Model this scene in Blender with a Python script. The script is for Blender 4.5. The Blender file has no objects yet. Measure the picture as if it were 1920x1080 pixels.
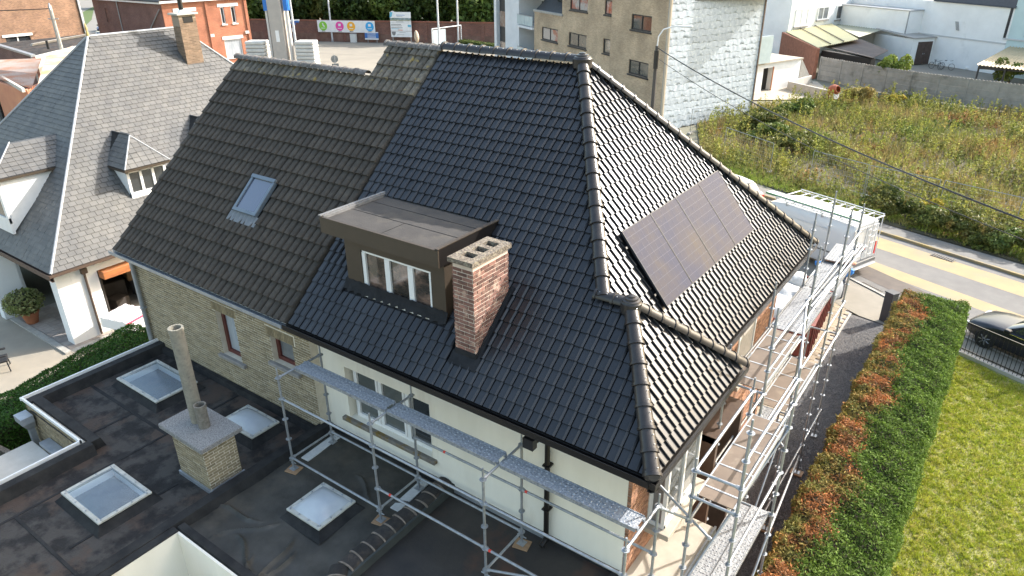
import bpy, bmesh, math, random
import numpy as np
from mathutils import Vector as V, Matrix
R=math.radians
rng=np.random.default_rng(7); random.seed(7)
S=bpy.context.scene
COL=S.collection
# ------------------------------------------------------------------ camera
CAM=V((3.387,-8.437,13.168)); YAW,PIT,ROL,FPX=-.6267,.4525,-.0085,1336.8
cy,sy,cp,sp=math.cos(YAW),math.sin(YAW),math.cos(PIT),math.sin(PIT)
fw=V((sy*cp,cy*cp,-sp)); rt=V((cy,-sy,0)); up=rt.cross(fw)
r2=math.cos(ROL)*rt+math.sin(ROL)*up; u2=-math.sin(ROL)*rt+math.cos(ROL)*up
cd=bpy.data.cameras.new('camera'); cam=bpy.data.objects.new('camera',cd); COL.objects.link(cam)
cam.matrix_world=Matrix(((r2.x,u2.x,-fw.x,CAM.x),(r2.y,u2.y,-fw.y,CAM.y),(r2.z,u2.z,-fw.z,CAM.z),(0,0,0,1)))
cd.sensor_width=36; cd.lens=36*FPX/1920; cd.clip_start=.1; cd.clip_end=2000
S.camera=cam
# ------------------------------------------------------------------ sky, sun, exposure
SUN=V((.76,1.33,1)).normalized()
elev=math.asin(SUN.z); az=math.atan2(SUN.x,SUN.y)
w=bpy.data.worlds.new('World'); S.world=w; w.use_nodes=True
nt=w.node_tree; bg=nt.nodes['Background']; sk=nt.nodes.new('ShaderNodeTexSky')
sk.sky_type='NISHITA'; sk.sun_disc=False; sk.sun_elevation=elev; sk.sun_rotation=az
sk.air_density=1.6; sk.dust_density=3.6; sk.ozone_density=.6
nt.links.new(sk.outputs[0],bg.inputs[0]); bg.inputs[1].default_value=.14
sl=bpy.data.lights.new('sun','SUN'); sl.energy=2.7; sl.angle=R(.55); sl.color=(1,.975,.94)
so=bpy.data.objects.new('sun',sl); COL.objects.link(so); so.rotation_euler=SUN.to_track_quat('Z','Y').to_euler(); so.location=(20,30,30)
S.view_settings.view_transform='Standard'; S.view_settings.look='None'; S.view_settings.gamma=1; S.view_settings.exposure=1.7
S.view_settings.use_curve_mapping=False
S.cycles.max_bounces=6; S.cycles.transparent_max_bounces=8
# ------------------------------------------------------------------ mesh builder
class MB:
    def __init__(s,M=None): s.v=[];s.f=[];s.m=[];s.M=M;s.mi=0
    def add(s,vs,fs):
        b=len(s.v)
        if s.M is not None: vs=[s.M@V(p) for p in vs]
        s.v+= [tuple(p) for p in vs]; s.f+=[tuple(i+b for i in f) for f in fs]; s.m+=[s.mi]*len(fs); return s
    def box(s,x0,x1,y0,y1,z0,z1):
        return s.add([(x0,y0,z0),(x1,y0,z0),(x1,y1,z0),(x0,y1,z0),(x0,y0,z1),(x1,y0,z1),(x1,y1,z1),(x0,y1,z1)],
          [(3,2,1,0),(4,5,6,7),(0,1,5,4),(1,2,6,5),(2,3,7,6),(3,0,4,7)])
    def bbox(s,x0,x1,y0,y1,z0,z1,b=.01):   # box with chamfered edges
        vs=[];cx,cy_,cz=(x0+x1)/2,(y0+y1)/2,(z0+z1)/2
        bm=bmesh.new(); bmesh.ops.create_cube(bm,size=1)
        for q in bm.verts: q.co=(cx+q.co.x*(x1-x0),cy_+q.co.y*(y1-y0),cz+q.co.z*(z1-z0))
        bmesh.ops.bevel(bm,geom=bm.edges[:],offset=b,segments=1,affect='EDGES'); bm.verts.index_update()
        s.add([q.co.copy() for q in bm.verts],[[q.index for q in f.verts] for f in bm.faces]); bm.free(); return s
    def tube(s,a,b,r,n=8,r2=None,cap=True):
        a,b=V(a),V(b); r2=r if r2 is None else r2; d=(b-a).normalized()
        x=d.orthogonal().normalized(); y=d.cross(x); vs=[]
        for i in range(n):
            t=2*math.pi*i/n; e=x*math.cos(t)+y*math.sin(t); vs+=[a+e*r,b+e*r2]
        fs=[(2*i,2*((i+1)%n),2*((i+1)%n)+1,2*i+1) for i in range(n)]
        if cap: fs+=[tuple(2*i for i in range(n))[::-1],tuple(2*i+1 for i in range(n))]
        return s.add(vs,fs)
    def path(s,ps,r,n=6):
        for a,b in zip(ps,ps[1:]): s.tube(a,b,r,n)
        return s
    def poly(s,ps): return s.add(ps,[tuple(range(len(ps)))])
    def prism(s,ps,d):
        n=len(ps); d=V(d); ps=[V(p) for p in ps]
        return s.add(ps+[p+d for p in ps],[tuple(range(n))[::-1],tuple(range(n,2*n))]+[(i,(i+1)%n,n+(i+1)%n,n+i) for i in range(n)])
    def lathe(s,pr,c,n=12,ax=None):
        c=V(c); z=V(ax).normalized() if ax else V((0,0,1)); x=z.orthogonal().normalized(); y=z.cross(x); vs=[]
        for r,h in pr:
            for i in range(n):
                t=2*math.pi*i/n; vs.append(c+z*h+(x*math.cos(t)+y*math.sin(t))*r)
        k=len(pr); fs=[(j*n+i,j*n+(i+1)%n,(j+1)*n+(i+1)%n,(j+1)*n+i) for j in range(k-1) for i in range(n)]
        fs+=[tuple(range(n))[::-1],tuple((k-1)*n+i for i in range(n))]
        return s.add(vs,fs)
    def loft(s,rings,closed=True,caps=True):
        n=len(rings[0]); vs=[p for r_ in rings for p in r_]; fs=[]
        for j in range(len(rings)-1):
            for i in range(n if closed else n-1):
                fs.append((j*n+i,j*n+(i+1)%n,(j+1)*n+(i+1)%n,(j+1)*n+i))
        if caps: fs+=[tuple(range(n))[::-1],tuple((len(rings)-1)*n+i for i in range(n))]
        return s.add(vs,fs)
    def build(s,name,mat,parent=None,smooth=None,**kw):
        o=wpos(parent); me=bpy.data.meshes.new(name)
        me.from_pydata([(p[0]-o.x,p[1]-o.y,p[2]-o.z) for p in s.v],[],s.f)
        mats=mat if isinstance(mat,(list,tuple)) else [mat]
        for m_ in mats: me.materials.append(m_)
        if len(mats)>1: me.polygons.foreach_set('material_index',s.m)
        if smooth is not None:
            me.polygons.foreach_set('use_smooth',[True]*len(me.polygons)); me.set_sharp_from_angle(angle=R(smooth))
        me.update(); return link(name,me,parent,**kw)
WP={}
def wpos(p): return WP.get(p.name,V((0,0,0))) if p else V((0,0,0))
def link(name,me,parent=None,M=None,**kw):
    ob=bpy.data.objects.new(name,me); COL.objects.link(ob)
    if parent: ob.parent=parent
    if M is not None:
        M=M.copy(); M.translation-=wpos(parent); ob.matrix_local=M
    WP[ob.name]=wpos(parent)
    if kw: tag(ob,**kw)
    return ob
def tag(o,label=None,cat=None,group=None,kind=None):
    if label:o['label']=label
    if cat:o['category']=cat
    if group:o['group']=group
    if kind:o['kind']=kind
    return o
def thing(name,loc,label,cat,group=None):
    e=bpy.data.objects.new(name,None); COL.objects.link(e); e.location=loc; e.empty_display_size=.2; WP[e.name]=V(loc)
    return tag(e,label,cat,group)
def struct(name,mb,m,**k): return mb.build(name,m,None,kind='structure',**k)
def fr(o,u,v):   # frame matrix: columns u,v,n at o
    u,v=V(u).normalized(),V(v).normalized(); n=u.cross(v)
    return Matrix(((u.x,v.x,n.x,o[0]),(u.y,v.y,n.y,o[1]),(u.z,v.z,n.z,o[2]),(0,0,0,1)))
def rz(x,y,a,z=0): return Matrix.Translation((x,y,z))@Matrix.Rotation(R(a),4,'Z')
def npmesh(name,vs,fs,mat,parent=None,smooth=False,**kw):
    o=wpos(parent); vs=np.asarray(vs,np.float32)-np.array(o,np.float32); fs=np.asarray(fs,np.int32); k=fs.shape[1]
    me=bpy.data.meshes.new(name); me.vertices.add(len(vs)); me.vertices.foreach_set('co',vs.ravel())
    me.loops.add(fs.size); me.loops.foreach_set('vertex_index',fs.ravel()); me.polygons.add(len(fs))
    me.polygons.foreach_set('loop_start',np.arange(0,fs.size,k,dtype=np.int32)); me.update(calc_edges=True)
    me.materials.append(mat)
    if smooth: me.polygons.foreach_set('use_smooth',[True]*len(fs))
    return link(name,me,parent,**kw)
def pieces(parent,name,T,Ms,mat,budget=300,stuff=None,clip=None,noind=(),smooth=None):
    """T: template MB; Ms: matrices. nearest `budget` pieces become objects, the rest one stuff mesh (clipped)."""
    Ms=list(Ms); c=sum((V(p) for p in T.v),V())/len(T.v)
    ok=[i for i in range(len(Ms)) if i not in noind]
    ok.sort(key=lambda i:(Ms[i]@c-CAM).length)
    ind=set(ok[:budget]); mats=mat if isinstance(mat,(list,tuple)) else [mat]
    if ind:
        me=bpy.data.meshes.new(name); me.from_pydata(T.v,[],T.f)
        for m_ in mats: me.materials.append(m_)
        if len(mats)>1: me.polygons.foreach_set('material_index',T.m)
        if smooth is not None: me.polygons.foreach_set('use_smooth',[True]*len(T.f)); me.set_sharp_from_angle(angle=R(smooth))
        for i in sorted(ind): link(name,me,parent,M=Ms[i])
    rest=[i for i in range(len(Ms)) if i not in ind]
    if rest:
        B=MB(); B.v=[tuple(Ms[i]@V(p)) for i in rest for p in T.v]; n=len(T.v)
        B.f=[tuple(q+k*n for q in f) for k in range(len(rest)) for f in T.f]; B.m=T.m*len(rest)
        ob=B.build(stuff or name+'_field',mat,parent,smooth=smooth,kind='stuff')
        if clip:
            bm=bmesh.new(); bm.from_mesh(ob.data); o=wpos(parent)
            for co,no in clip:
                bmesh.ops.bisect_plane(bm,geom=bm.verts[:]+bm.edges[:]+bm.faces[:],plane_co=V(co)-o,plane_no=V(no),clear_outer=True)
            bm.to_mesh(ob.data); bm.free()
        return ob
# ------------------------------------------------------------------ materials
MT={}
def mat(name,c,c2=None,sc=4,ro=.7,bump=0,rnd=0,spec=.5,met=0,det=6,lo=.35,hi=.65,bs=None,c3=None,sc3=1,lo3=.55,hi3=.7,st=None,coat=0,trans=0,em=None,rv=0):
    if name in MT: return MT[name]
    m=bpy.data.materials.new(name); m.use_nodes=True; t=m.node_tree; N=t.nodes; L=t.links; b=N['Principled BSDF']; MT[name]=m
    c=tuple(c)+(1,)
    geo=N.new('ShaderNodeNewGeometry'); vec=geo.outputs['Position']
    if st:
        mp=N.new('ShaderNodeVectorMath'); mp.operation='MULTIPLY'; mp.inputs[1].default_value=st; L.new(vec,mp.inputs[0]); vec=mp.outputs[0]
    out=None
    def noise(s,d=det):
        n=N.new('ShaderNodeTexNoise'); n.inputs['Scale'].default_value=s; n.inputs['Detail'].default_value=d; n.inputs['Roughness'].default_value=.62; L.new(vec,n.inputs['Vector']); return n.outputs['Fac']
    def ramp(f,a,z):
        r_=N.new('ShaderNodeMapRange'); r_.inputs[1].default_value=a; r_.inputs[2].default_value=z; L.new(f,r_.inputs[0]); return r_.outputs[0]
    def mix(f,A,B):
        x=N.new('ShaderNodeMix'); x.data_type='RGBA'; L.new(f,x.inputs[0])
        for k,q in ((6,A),(7,B)):
            if isinstance(q,tuple): x.inputs[k].default_value=q
            else: L.new(q,x.inputs[k])
        return x.outputs[2]
    out=c
    if c2 is not None: out=mix(ramp(noise(sc),lo,hi),c,tuple(c2)+(1,))
    if c3 is not None: out=mix(ramp(noise(sc3),lo3,hi3),out,tuple(c3)+(1,))
    if rnd:
        oi=N.new('ShaderNodeObjectInfo'); ad=N.new('ShaderNodeMath'); ad.operation='ADD'; L.new(geo.outputs['Random Per Island'],ad.inputs[0]); L.new(oi.outputs['Random'],ad.inputs[1])
        fr_=N.new('ShaderNodeMath'); fr_.operation='FRACT'; L.new(ad.outputs[0],fr_.inputs[0])
        mr=N.new('ShaderNodeMapRange'); mr.inputs[3].default_value=1-rnd; mr.inputs[4].default_value=1+rnd; L.new(fr_.outputs[0],mr.inputs[0])
        x=N.new('ShaderNodeVectorMath'); x.operation='SCALE'; L.new(mr.outputs[0],x.inputs['Scale'])
        if isinstance(out,tuple): x.inputs[0].default_value=out[:3]
        else: L.new(out,x.inputs[0])
        out=x.outputs[0]
    if isinstance(out,tuple): b.inputs['Base Color'].default_value=out
    else: L.new(out,b.inputs['Base Color'])
    b.inputs['Roughness'].default_value=ro; b.inputs['Metallic'].default_value=met; b.inputs['Specular IOR Level'].default_value=spec
    if rv:
        mr=N.new('ShaderNodeMapRange'); L.new(noise(sc*1.7,4),mr.inputs[0]); mr.inputs[1].default_value=.3; mr.inputs[2].default_value=.7; mr.inputs[3].default_value=max(.02,ro-rv); mr.inputs[4].default_value=min(1,ro+rv); L.new(mr.outputs[0],b.inputs['Roughness'])
    if coat: b.inputs['Coat Weight'].default_value=coat; b.inputs['Coat Roughness'].default_value=.05
    if trans: b.inputs['Transmission Weight'].default_value=trans
    if em: b.inputs['Emission Color'].default_value=em[0]+(1,); b.inputs['Emission Strength'].default_value=em[1]
    if bump:
        bp=N.new('ShaderNodeBump'); bp.inputs['Strength'].default_value=bump; bp.inputs['Distance'].default_value=.02; L.new(noise(bs or sc*4,5),bp.inputs['Height']); L.new(bp.outputs[0],b.inputs['Normal'])
    return m
def brickmat(name,c1,c2,mo,ang,bw=.22,bh=.072,ro=.93,stain=None):
    # far brick walls: coursing as pattern along the wall direction
    if name in MT: return MT[name]
    m=mat(name,c1,ro=ro); t=m.node_tree; N=t.nodes; L=t.links; b=N['Principled BSDF']
    g=N.new('ShaderNodeNewGeometry'); d_=N.new('ShaderNodeVectorMath'); d_.operation='DOT_PRODUCT'; d_.inputs[1].default_value=(math.cos(R(ang)),math.sin(R(ang)),0); L.new(g.outputs['Position'],d_.inputs[0])
    s=N.new('ShaderNodeSeparateXYZ'); L.new(g.outputs['Position'],s.inputs[0]); c=N.new('ShaderNodeCombineXYZ'); L.new(d_.outputs['Value'],c.inputs[0]); L.new(s.outputs[2],c.inputs[1])
    k=N.new('ShaderNodeTexBrick'); L.new(c.outputs[0],k.inputs['Vector']); k.inputs['Scale'].default_value=1; k.inputs['Brick Width'].default_value=bw; k.inputs['Row Height'].default_value=bh; k.inputs['Mortar Size'].default_value=.011; k.inputs['Color1'].default_value=tuple(c1)+(1,); k.inputs['Color2'].default_value=tuple(c2)+(1,); k.inputs['Mortar'].default_value=tuple(mo)+(1,)
    n=N.new('ShaderNodeTexNoise'); n.inputs['Scale'].default_value=.55; n.inputs['Detail'].default_value=7; L.new(g.outputs['Position'],n.inputs['Vector']); r_=N.new('ShaderNodeMapRange'); r_.inputs[1].default_value=.3; r_.inputs[2].default_value=.7; r_.inputs[3].default_value=.72; r_.inputs[4].default_value=1.18; L.new(n.outputs[0],r_.inputs[0])
    v=N.new('ShaderNodeVectorMath'); v.operation='SCALE'; L.new(k.outputs[0],v.inputs[0]); L.new(r_.outputs[0],v.inputs['Scale']); L.new(v.outputs[0],b.inputs['Base Color'])
    bp=N.new('ShaderNodeBump'); bp.inputs['Strength'].default_value=.5; bp.inputs['Distance'].default_value=.02; bp.invert=True; L.new(k.outputs['Fac'],bp.inputs['Height']); L.new(bp.outputs[0],b.inputs['Normal']); return m
def leafmat(name,cols,sc=.8,rnd=.35,ro=.55):
    """foliage: colour patches from two noises, random per leaf, some translucency"""
    m=mat(name,cols[0],cols[1],sc=sc,ro=ro,rnd=rnd,spec=.25,lo=.4,hi=.6,c3=cols[2] if len(cols)>2 else None,sc3=sc*1.7,lo3=.56,hi3=.66)
    t=m.node_tree; b=t.nodes['Principled BSDF']; o=t.nodes['Material Output']; tr=t.nodes.new('ShaderNodeBsdfTranslucent'); mx=t.nodes.new('ShaderNodeMixShader'); mx.inputs[0].default_value=.3
    l=b.inputs['Base Color'].links[0].from_socket; t.links.new(l,tr.inputs[0]); t.links.new(b.outputs[0],mx.inputs[1]); t.links.new(tr.outputs[0],mx.inputs[2]); t.links.new(mx.outputs[0],o.inputs[0]); return m
glass=mat('window_glass',(.03,.035,.04),ro=.03,spec=.9,coat=.6)
glass2=mat('pale_window_glass',(.22,.23,.23),(.12,.13,.14),sc=1.2,ro=.08,spec=.7,coat=.4)
white=mat('white_pvc',(.78,.78,.77),(.7,.7,.69),sc=3,ro=.35)
tileN=mat('new_roof_tile',(.016,.017,.02),(.023,.024,.027),sc=1.3,ro=.34,rnd=.22,spec=.48,bump=.06,bs=60,rv=.05)
ridgeN=mat('new_ridge_tile',(.024,.021,.02),(.034,.03,.028),sc=6,ro=.33,spec=.42,rnd=.1,rv=.06)
stud=mat('steel_screw',(.7,.7,.7),ro=.3,met=.6)
tileO=mat('old_concrete_tile',(.036,.030,.0235),(.056,.047,.037),sc=7,ro=.9,rnd=.18,bump=.5,bs=70,c3=(.1,.088,.07),sc3=16,lo3=.62,hi3=.8)
ridgeO=mat('lichen_ridge_tile',(.09,.08,.075),(.2,.185,.17),sc=14,ro=.95,rnd=.2,bump=.8,bs=40,c3=(.36,.22,.05),sc3=2.2,lo3=.6,hi3=.66)
tileLich=mat('lichen_tile',(.07,.062,.05),(.15,.13,.1),sc=9,ro=.95,rnd=.3,bump=.6,bs=60,c3=(.26,.19,.06),sc3=4.2,lo3=.6,hi3=.68)
slateM=mat('fibre_slate',(.2,.2,.2),(.28,.27,.255),sc=2.2,ro=.75,rnd=.16,bump=.25,bs=40,c3=(.33,.29,.22),sc3=.55,lo3=.52,hi3=.75,spec=.4)
slateD=mat('slate_shade_and_trim',(.05,.055,.062),(.08,.085,.09),sc=1.5,ro=.6,rnd=.2,bump=.2,bs=40,spec=.5)
wallW=mat('cream_render',(.84,.79,.68),(.77,.72,.61),st=(1.6,1.6,.35),sc=.9,ro=.9,bump=.12,bs=120,c3=(.62,.55,.44),sc3=.7,lo3=.58,hi3=.8,spec=.2)
wallWh=mat('white_render',(.78,.79,.79),(.7,.71,.71),sc=.6,ro=.9,bump=.1,bs=90,spec=.2)
mortarY=mat('pale_mortar',(.66,.6,.49),(.56,.5,.4),sc=8,ro=.95,bump=.2)
brickY=mat('yellow_brick',(.29,.235,.145),(.21,.17,.105),sc=9,ro=.92,rnd=.22,bump=.3,bs=90)
brickR=mat('red_brick',(.24,.12,.09),(.15,.08,.064),sc=8,ro=.92,rnd=.4,bump=.4,bs=90,c3=(.42,.29,.22),sc3=5,lo3=.55,hi3=.7)
brickB=mat('brown_brick',(.36,.19,.11),(.24,.12,.075),sc=6,ro=.92,rnd=.32,bump=.3,bs=80)
mortarG=mat('grey_mortar',(.5,.45,.4),(.4,.36,.32),sc=8,ro=.95)
darkM=mat('dark_brown_metal',(.055,.042,.03),(.065,.05,.036),sc=2,ro=.45,spec=.4)
gutD=mat('black_gutter',(.013,.011,.010),ro=.4,spec=.4)
zinc=mat('zinc',(.3,.32,.35),(.4,.42,.44),sc=5,ro=.45,met=.5,bump=.05)
galv=mat('galvanised_steel',(.27,.285,.3),(.38,.395,.41),sc=12,ro=.45,met=.5,rv=.1)
galvD=mat('galvanised_deck',(.46,.48,.5),(.24,.26,.29),sc=26,ro=.45,met=.55,bump=.7,bs=26)  # pale speckle in the colour imitates glints off the dimples
blackM=mat('black_metal',(.012,.012,.013),ro=.4)
bit=mat('bitumen',(.02,.018,.017),(.06,.053,.047),sc=2.4,ro=.8,spec=.3,bump=.5,bs=25,lo=.43,hi=.57,det=11,c3=(.07,.05,.039),sc3=1.1,lo3=.52,hi3=.6,rv=.12)
bitK=mat('bitumen_kerb',(.016,.016,.017),(.035,.034,.033),sc=3,ro=.8,spec=.2,bump=.3,bs=20,rv=.1)
epdm=mat('bitumen_membrane',(.028,.026,.021),(.06,.055,.045),sc=1.7,ro=.6,bump=.35,bs=9,c3=(.085,.07,.05),sc3=.6,lo3=.56,hi3=.7,rv=.15)
conc=mat('concrete',(.3,.28,.25),(.4,.38,.34),sc=5,ro=.92,bump=.3,bs=40)
concW=mat('pale_concrete',(.5,.47,.42),(.42,.39,.34),sc=2,ro=.9,bump=.15,bs=50)
pebble=mat('pebble_concrete',(.15,.145,.14),(.32,.31,.3),sc=55,ro=.95,bump=.9,bs=50,lo=.42,hi=.58)
mossC=mat('mossy_concrete',(.1,.08,.062),(.22,.185,.145),sc=28,ro=.95,bump=1,bs=30,c3=(.27,.24,.17),sc3=16,lo3=.55,hi3=.64,lo=.42,hi=.58)
asb=mat('fibre_cement_pipe',(.2,.185,.15),(.28,.26,.21),sc=14,ro=.95,bump=.4,bs=40,c3=(.14,.13,.115),sc3=7)
wood=mat('plywood',(.36,.22,.12),(.28,.17,.09),sc=3,ro=.7,st=(1,8,8),bump=.1)
plyG=mat('weathered_plywood',(.17,.125,.09),(.12,.088,.064),sc=2.5,ro=.75,c3=(.21,.165,.12),sc3=3)
stone=mat('blue_stone',(.22,.205,.19),(.3,.28,.26),sc=6,ro=.85,bump=.2)
stoneL=mat('pale_stone',(.43,.38,.305),(.36,.315,.25),sc=2.5,ro=.85,bump=.1)
dark=mat('dark_interior',(.02,.018,.016),ro=.9)
# ================================================================== main house with the new black tiles
ZE,YE,ZR,YR=6.037,-.591,10.911,4.721; XL,XA,XE0,XM=-8.046,-4.31,.237,-.319
FIN=V((-1.179,1.229,7.70)); HH=V((-1.716,1.229,7.70)); APX=V((XA,YR,ZR)); YK=3.2; YB=2*YR-YE
house=thing('tiled_house',(-4,4.7,0),'detached house with new glossy black tile roof, flat dormer and red brick chimney','house')
aF=math.atan2(ZR-ZE,YR-YE); cF,sF=math.cos(aF),math.sin(aF)
aR=math.atan2(ZR-ZE,XM-XA); aX=math.atan2(FIN.z-ZE,XE0-FIN.x); aB=math.atan2(FIN.z-ZE,YK-FIN.y)
# roof deck under the tiles
d=MB(); o=-.045
def P(*p): return V(p)+V((0,0,o))
d.poly([P(XL,YE,ZE),P(XE0,YE,ZE),P(*FIN),P(*HH),P(*APX),P(XL,YR,ZR)])
d.poly([P(XE0,YE,ZE),P(XE0,YK,ZE),P(*FIN)]); d.poly([P(XE0,YK,ZE),P(XM,YK,ZE),P(*HH),P(*FIN)])
d.poly([P(XM,YK,ZE),P(XM,YB,ZE),P(*APX),P(*HH)]); d.poly([P(XM,YB,ZE),P(XL,YB,ZE),P(XL,YR,ZR),P(*APX)])
d.build('roof_deck',mat('roof_underlay',(.012,.012,.014),ro=.95),house)
def tileT(prof,g,lift,th,ov=.03):
    T=MB(); n=len(prof); lo_=[(u,-ov,h+lift) for u,h in prof]; hi_=[(u,g,h) for u,h in prof]; fr_=[(u,-ov,h+lift-th) for u,h in prof]
    T.add(lo_+hi_+fr_,[(i,i+1,n+i+1,n+i) for i in range(n-1)]+[(2*n+i,2*n+i+1,i+1,i) for i in range(n-1)]+[(n-1,3*n-1,2*n-1),(2*n,0,n)]); return T
GW,GG=.1831,.2542
TN=tileT([(0,-.012),(.005,.0),(.124,.0),(.128,-.002),(.129,.022),(.134,.036),(.141,.037),(.171,.011),(.173,.0),(.174,-.018)],GG,.034,.03)
def jit(): return Matrix.Rotation(random.uniform(-.007,.007),4,'Z')@Matrix.Rotation(random.uniform(-.012,.012),4,'Y')@Matrix.Rotation(random.uniform(-.01,.01),4,'X')
def grid(M,w,g,u0,u1,n0,n1,ok): return [M@Matrix.Translation((u0+i*w,j*g+.03,random.uniform(-.002,.003)))@jit() for j in range(n0,n1) for i in range(int((u1-u0)/w+.999)) if ok(u0+(i+.5)*w,(j+.5)*g)]
MF=fr((XL,YE,ZE),(1,0,0),(0,cF,sF)); VF=(YR-YE)/cF
vH=(HH.y-YE)/cF; uH=HH.x-XL; uA=XA-XL; uE=XE0-XL; uFi=FIN.x-XL
hipM=lambda v:uH+(uA-uH)*(v-vH)/(VF-vH); hipX=lambda v:uE+(uFi-uE)*v/vH
dorm=lambda u,v:(.98<u<3.6 and 1.12<v<3.3) or (4.1<u<4.66 and .55<v<2.05)
allM=grid(MF,GW,GG,0,9,0,28,lambda u,v:v<VF+.1 and u<(hipM(v) if v>vH else hipX(v))+.12 and not dorm(u,v))
part=set()
def near(M,v_,fn):  # tile crosses the hip?
    return fn
fld=[];ind=[]
for m_ in allM:
    q=MF.inverted()@m_.translation; u,v=q.x,q.y
    e=min((hipM(v+a) if v+a>vH else hipX(v+a)) for a in (0,GG))
    (ind if u+GW<e and v+GG<VF else fld).append(m_)
hp=lambda a,b,c:(a,(V(b)-V(a)).cross(V(c)))   # vertical plane through a,b
MR=fr((XM,YE,ZE),(0,1,0),(-math.cos(aR),0,math.sin(aR))); VR=(XM-XA)/math.cos(aR); uAp=YR-YE; uV=YK-YE; uHr=HH.y-YE; vHr=(XM-HH.x)/math.cos(aR)
def inR(u,v,e=.0):
    if v>VR: return False
    lft=uV+(uHr-uV)*v/vHr if v<vHr else uHr+(uAp-uHr)*(v-vHr)/(VR-vHr)
    return lft-e<u<(YB-YE)+(uAp-(YB-YE))*v/VR+e
rAll=grid(MR,GW,GG,0,10.7,0,26,lambda u,v:inR(u,v,.16))
MX=fr((XE0,YE,ZE),(0,1,0),(-math.cos(aX),0,math.sin(aX))); VX=(XE0-FIN.x)/math.cos(aX); uF=FIN.y-YE
def inX(u,v,e=0): return v<VX+.05 and uF*v/VX-e<u<(YK-YE)+(uF-(YK-YE))*v/VX+e
xAll=grid(MX,GW,GG,0,3.9,0,10,lambda u,v:inX(u,v,.16))
def split(lst,M,fn):
    a,b=[],[]
    for m_ in lst:
        q=M.inverted()@m_.translation
        (a if all(fn(q.x+i,q.y+j) for i in (0,GW) for j in (-.02,GG)) else b).append(m_)
    return a,b
rI,rF=split(rAll,MR,inR); xI,xF=split(xAll,MX,inX)
cand=ind+rI+xI; c0=V((.09,.12,0)); cand.sort(key=lambda m_:(m_@c0-CAM).length)
big=set(id(m_) for m_ in cand[:300])
pieces(house,'tile',TN,cand[:300],tileN,300)
k=V((0,0,1))
fU=[m_ for m_ in ind+fld if id(m_) not in big]
eU=[m_ for m_ in fU if (MF.inverted()@m_.translation).x<uH-.02 or (MF.inverted()@m_.translation).y>vH]; eL=[m_ for m_ in fU if m_ not in eU]
def vpl(a,b,out):  # clip plane: vertical plane through a,b with outward side `out`
    n=(V(b)-V(a)).cross(k); n=n if n.dot(V(out))>0 else -n; return (a,n)
pieces(house,'tile',TN,eU,tileN,0,'roof_tiles',clip=[vpl(HH,APX,(1,0,0)),((0,YR,0),(0,1,0))])
pieces(house,'tile',TN,eL,tileN,0,'roof_tiles',clip=[vpl((XE0,YE,ZE),FIN,(1,0,0)),((0,FIN.y,0),(0,1,0))])
rU=[m_ for m_ in rI+rF if id(m_) not in big]
ra=[m_ for m_ in rU if (MR.inverted()@m_.translation).y<vHr-.1]; rb=[m_ for m_ in rU if m_ not in ra]
pieces(house,'tile',TN,ra,tileN,0,'roof_tiles',clip=[vpl((XM,YK,ZE),HH,(0,-1,0)),vpl((XM,YB,ZE),APX,(0,1,0))])
pieces(house,'tile',TN,rb,tileN,0,'roof_tiles',clip=[vpl(HH,APX,(-1,-1,0)),vpl((XM,YB,ZE),APX,(0,1,0))])
pieces(house,'tile',TN,[m_ for m_ in xI+xF if id(m_) not in big],tileN,0,'roof_tiles',clip=[vpl((XE0,YE,ZE),FIN,(-1,-1,0)),vpl((XE0,YK,ZE),FIN,(0,1,0))])
MBk=fr((XM,YB,ZE),(-1,0,0),(0,-cF,sF))
pieces(house,'tile',TN,grid(MBk,GW,GG,0,7.7,0,28,lambda u,v:v<VF),tileN,0,'roof_tiles',clip=[vpl((XM,YB,ZE),APX,(1,-1,0))])
MBx=fr((XE0,YK,ZE),(-1,0,0),(0,-math.cos(aB),math.sin(aB)))
pieces(house,'tile',TN,grid(MBx,GW,GG,0,2.1,0,10,lambda u,v:v<2.6),tileN,0,'roof_tiles',clip=[vpl((XE0,YK,ZE),FIN,(1,0,0)),vpl((XM,YK,ZE),HH,(-1,1,0))])
# ridge and hip caps (half-round, collar at the lower end, two screws)
def capT(L,r=.13,collar=True):
    T=MB(); n=9
    def ring(x,rr): return [(x,-rr*math.cos(math.pi*i/(n-1)),rr*math.sin(math.pi*i/(n-1))*.92) for i in range(n)]
    rs=[ring(0,r*1.16),ring(.045,r*1.16),ring(.05,r*1.02),ring(L+.03,r*.93)] if collar else [ring(0,r),ring(L+.02,r*.96)]
    T.loft(rs,closed=False,caps=False); T.add(ring(0,r*1.16)+ring(0,r*.8),[(i,n+i,n+i+1,i+1) for i in range(n-1)])
    T.mi=1
    for x in (.11,.26):
        for a in (1.05,):
            c=(x*L/.36,-r*math.cos(a)*1.0,r*math.sin(a)*.95); T.lathe([(.009,0),(.006,.012)],c,6,ax=(0,-math.cos(a),math.sin(a)))
    return T
def caps(par,a,b,L,mats,lift,r=.13,name='ridge_tile'):
    a,b=V(a),V(b); n=max(1,round((b-a).length/L)); L=(b-a).length/n; x=(b-a).normalized(); y=V((0,0,1)).cross(x).normalized(); z=x.cross(y)
    T=capT(L,r); Ms=[]
    for i in range(n):
        p=a+x*L*i+z*lift; j=random.uniform(-.012,.012)
        Ms.append(Matrix(((x.x,y.x,z.x,p.x),(x.y,y.y,z.y,p.y),(x.z,y.z,z.z,p.z),(0,0,0,1)))@Matrix.Rotation(j,4,'Z'))
    pieces(par,name,T,Ms,mats,300,smooth=40)
mr=[ridgeN,stud]
caps(house,(XE0-.02,YE+.02,ZE),FIN+V((0,0,-.02)),.355,mr,.035)
caps(house,HH+V((.02,0,.0)),APX,.355,mr,.035)
caps(house,(XE0,YK,ZE),FIN,.33,mr,.035)
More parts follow.
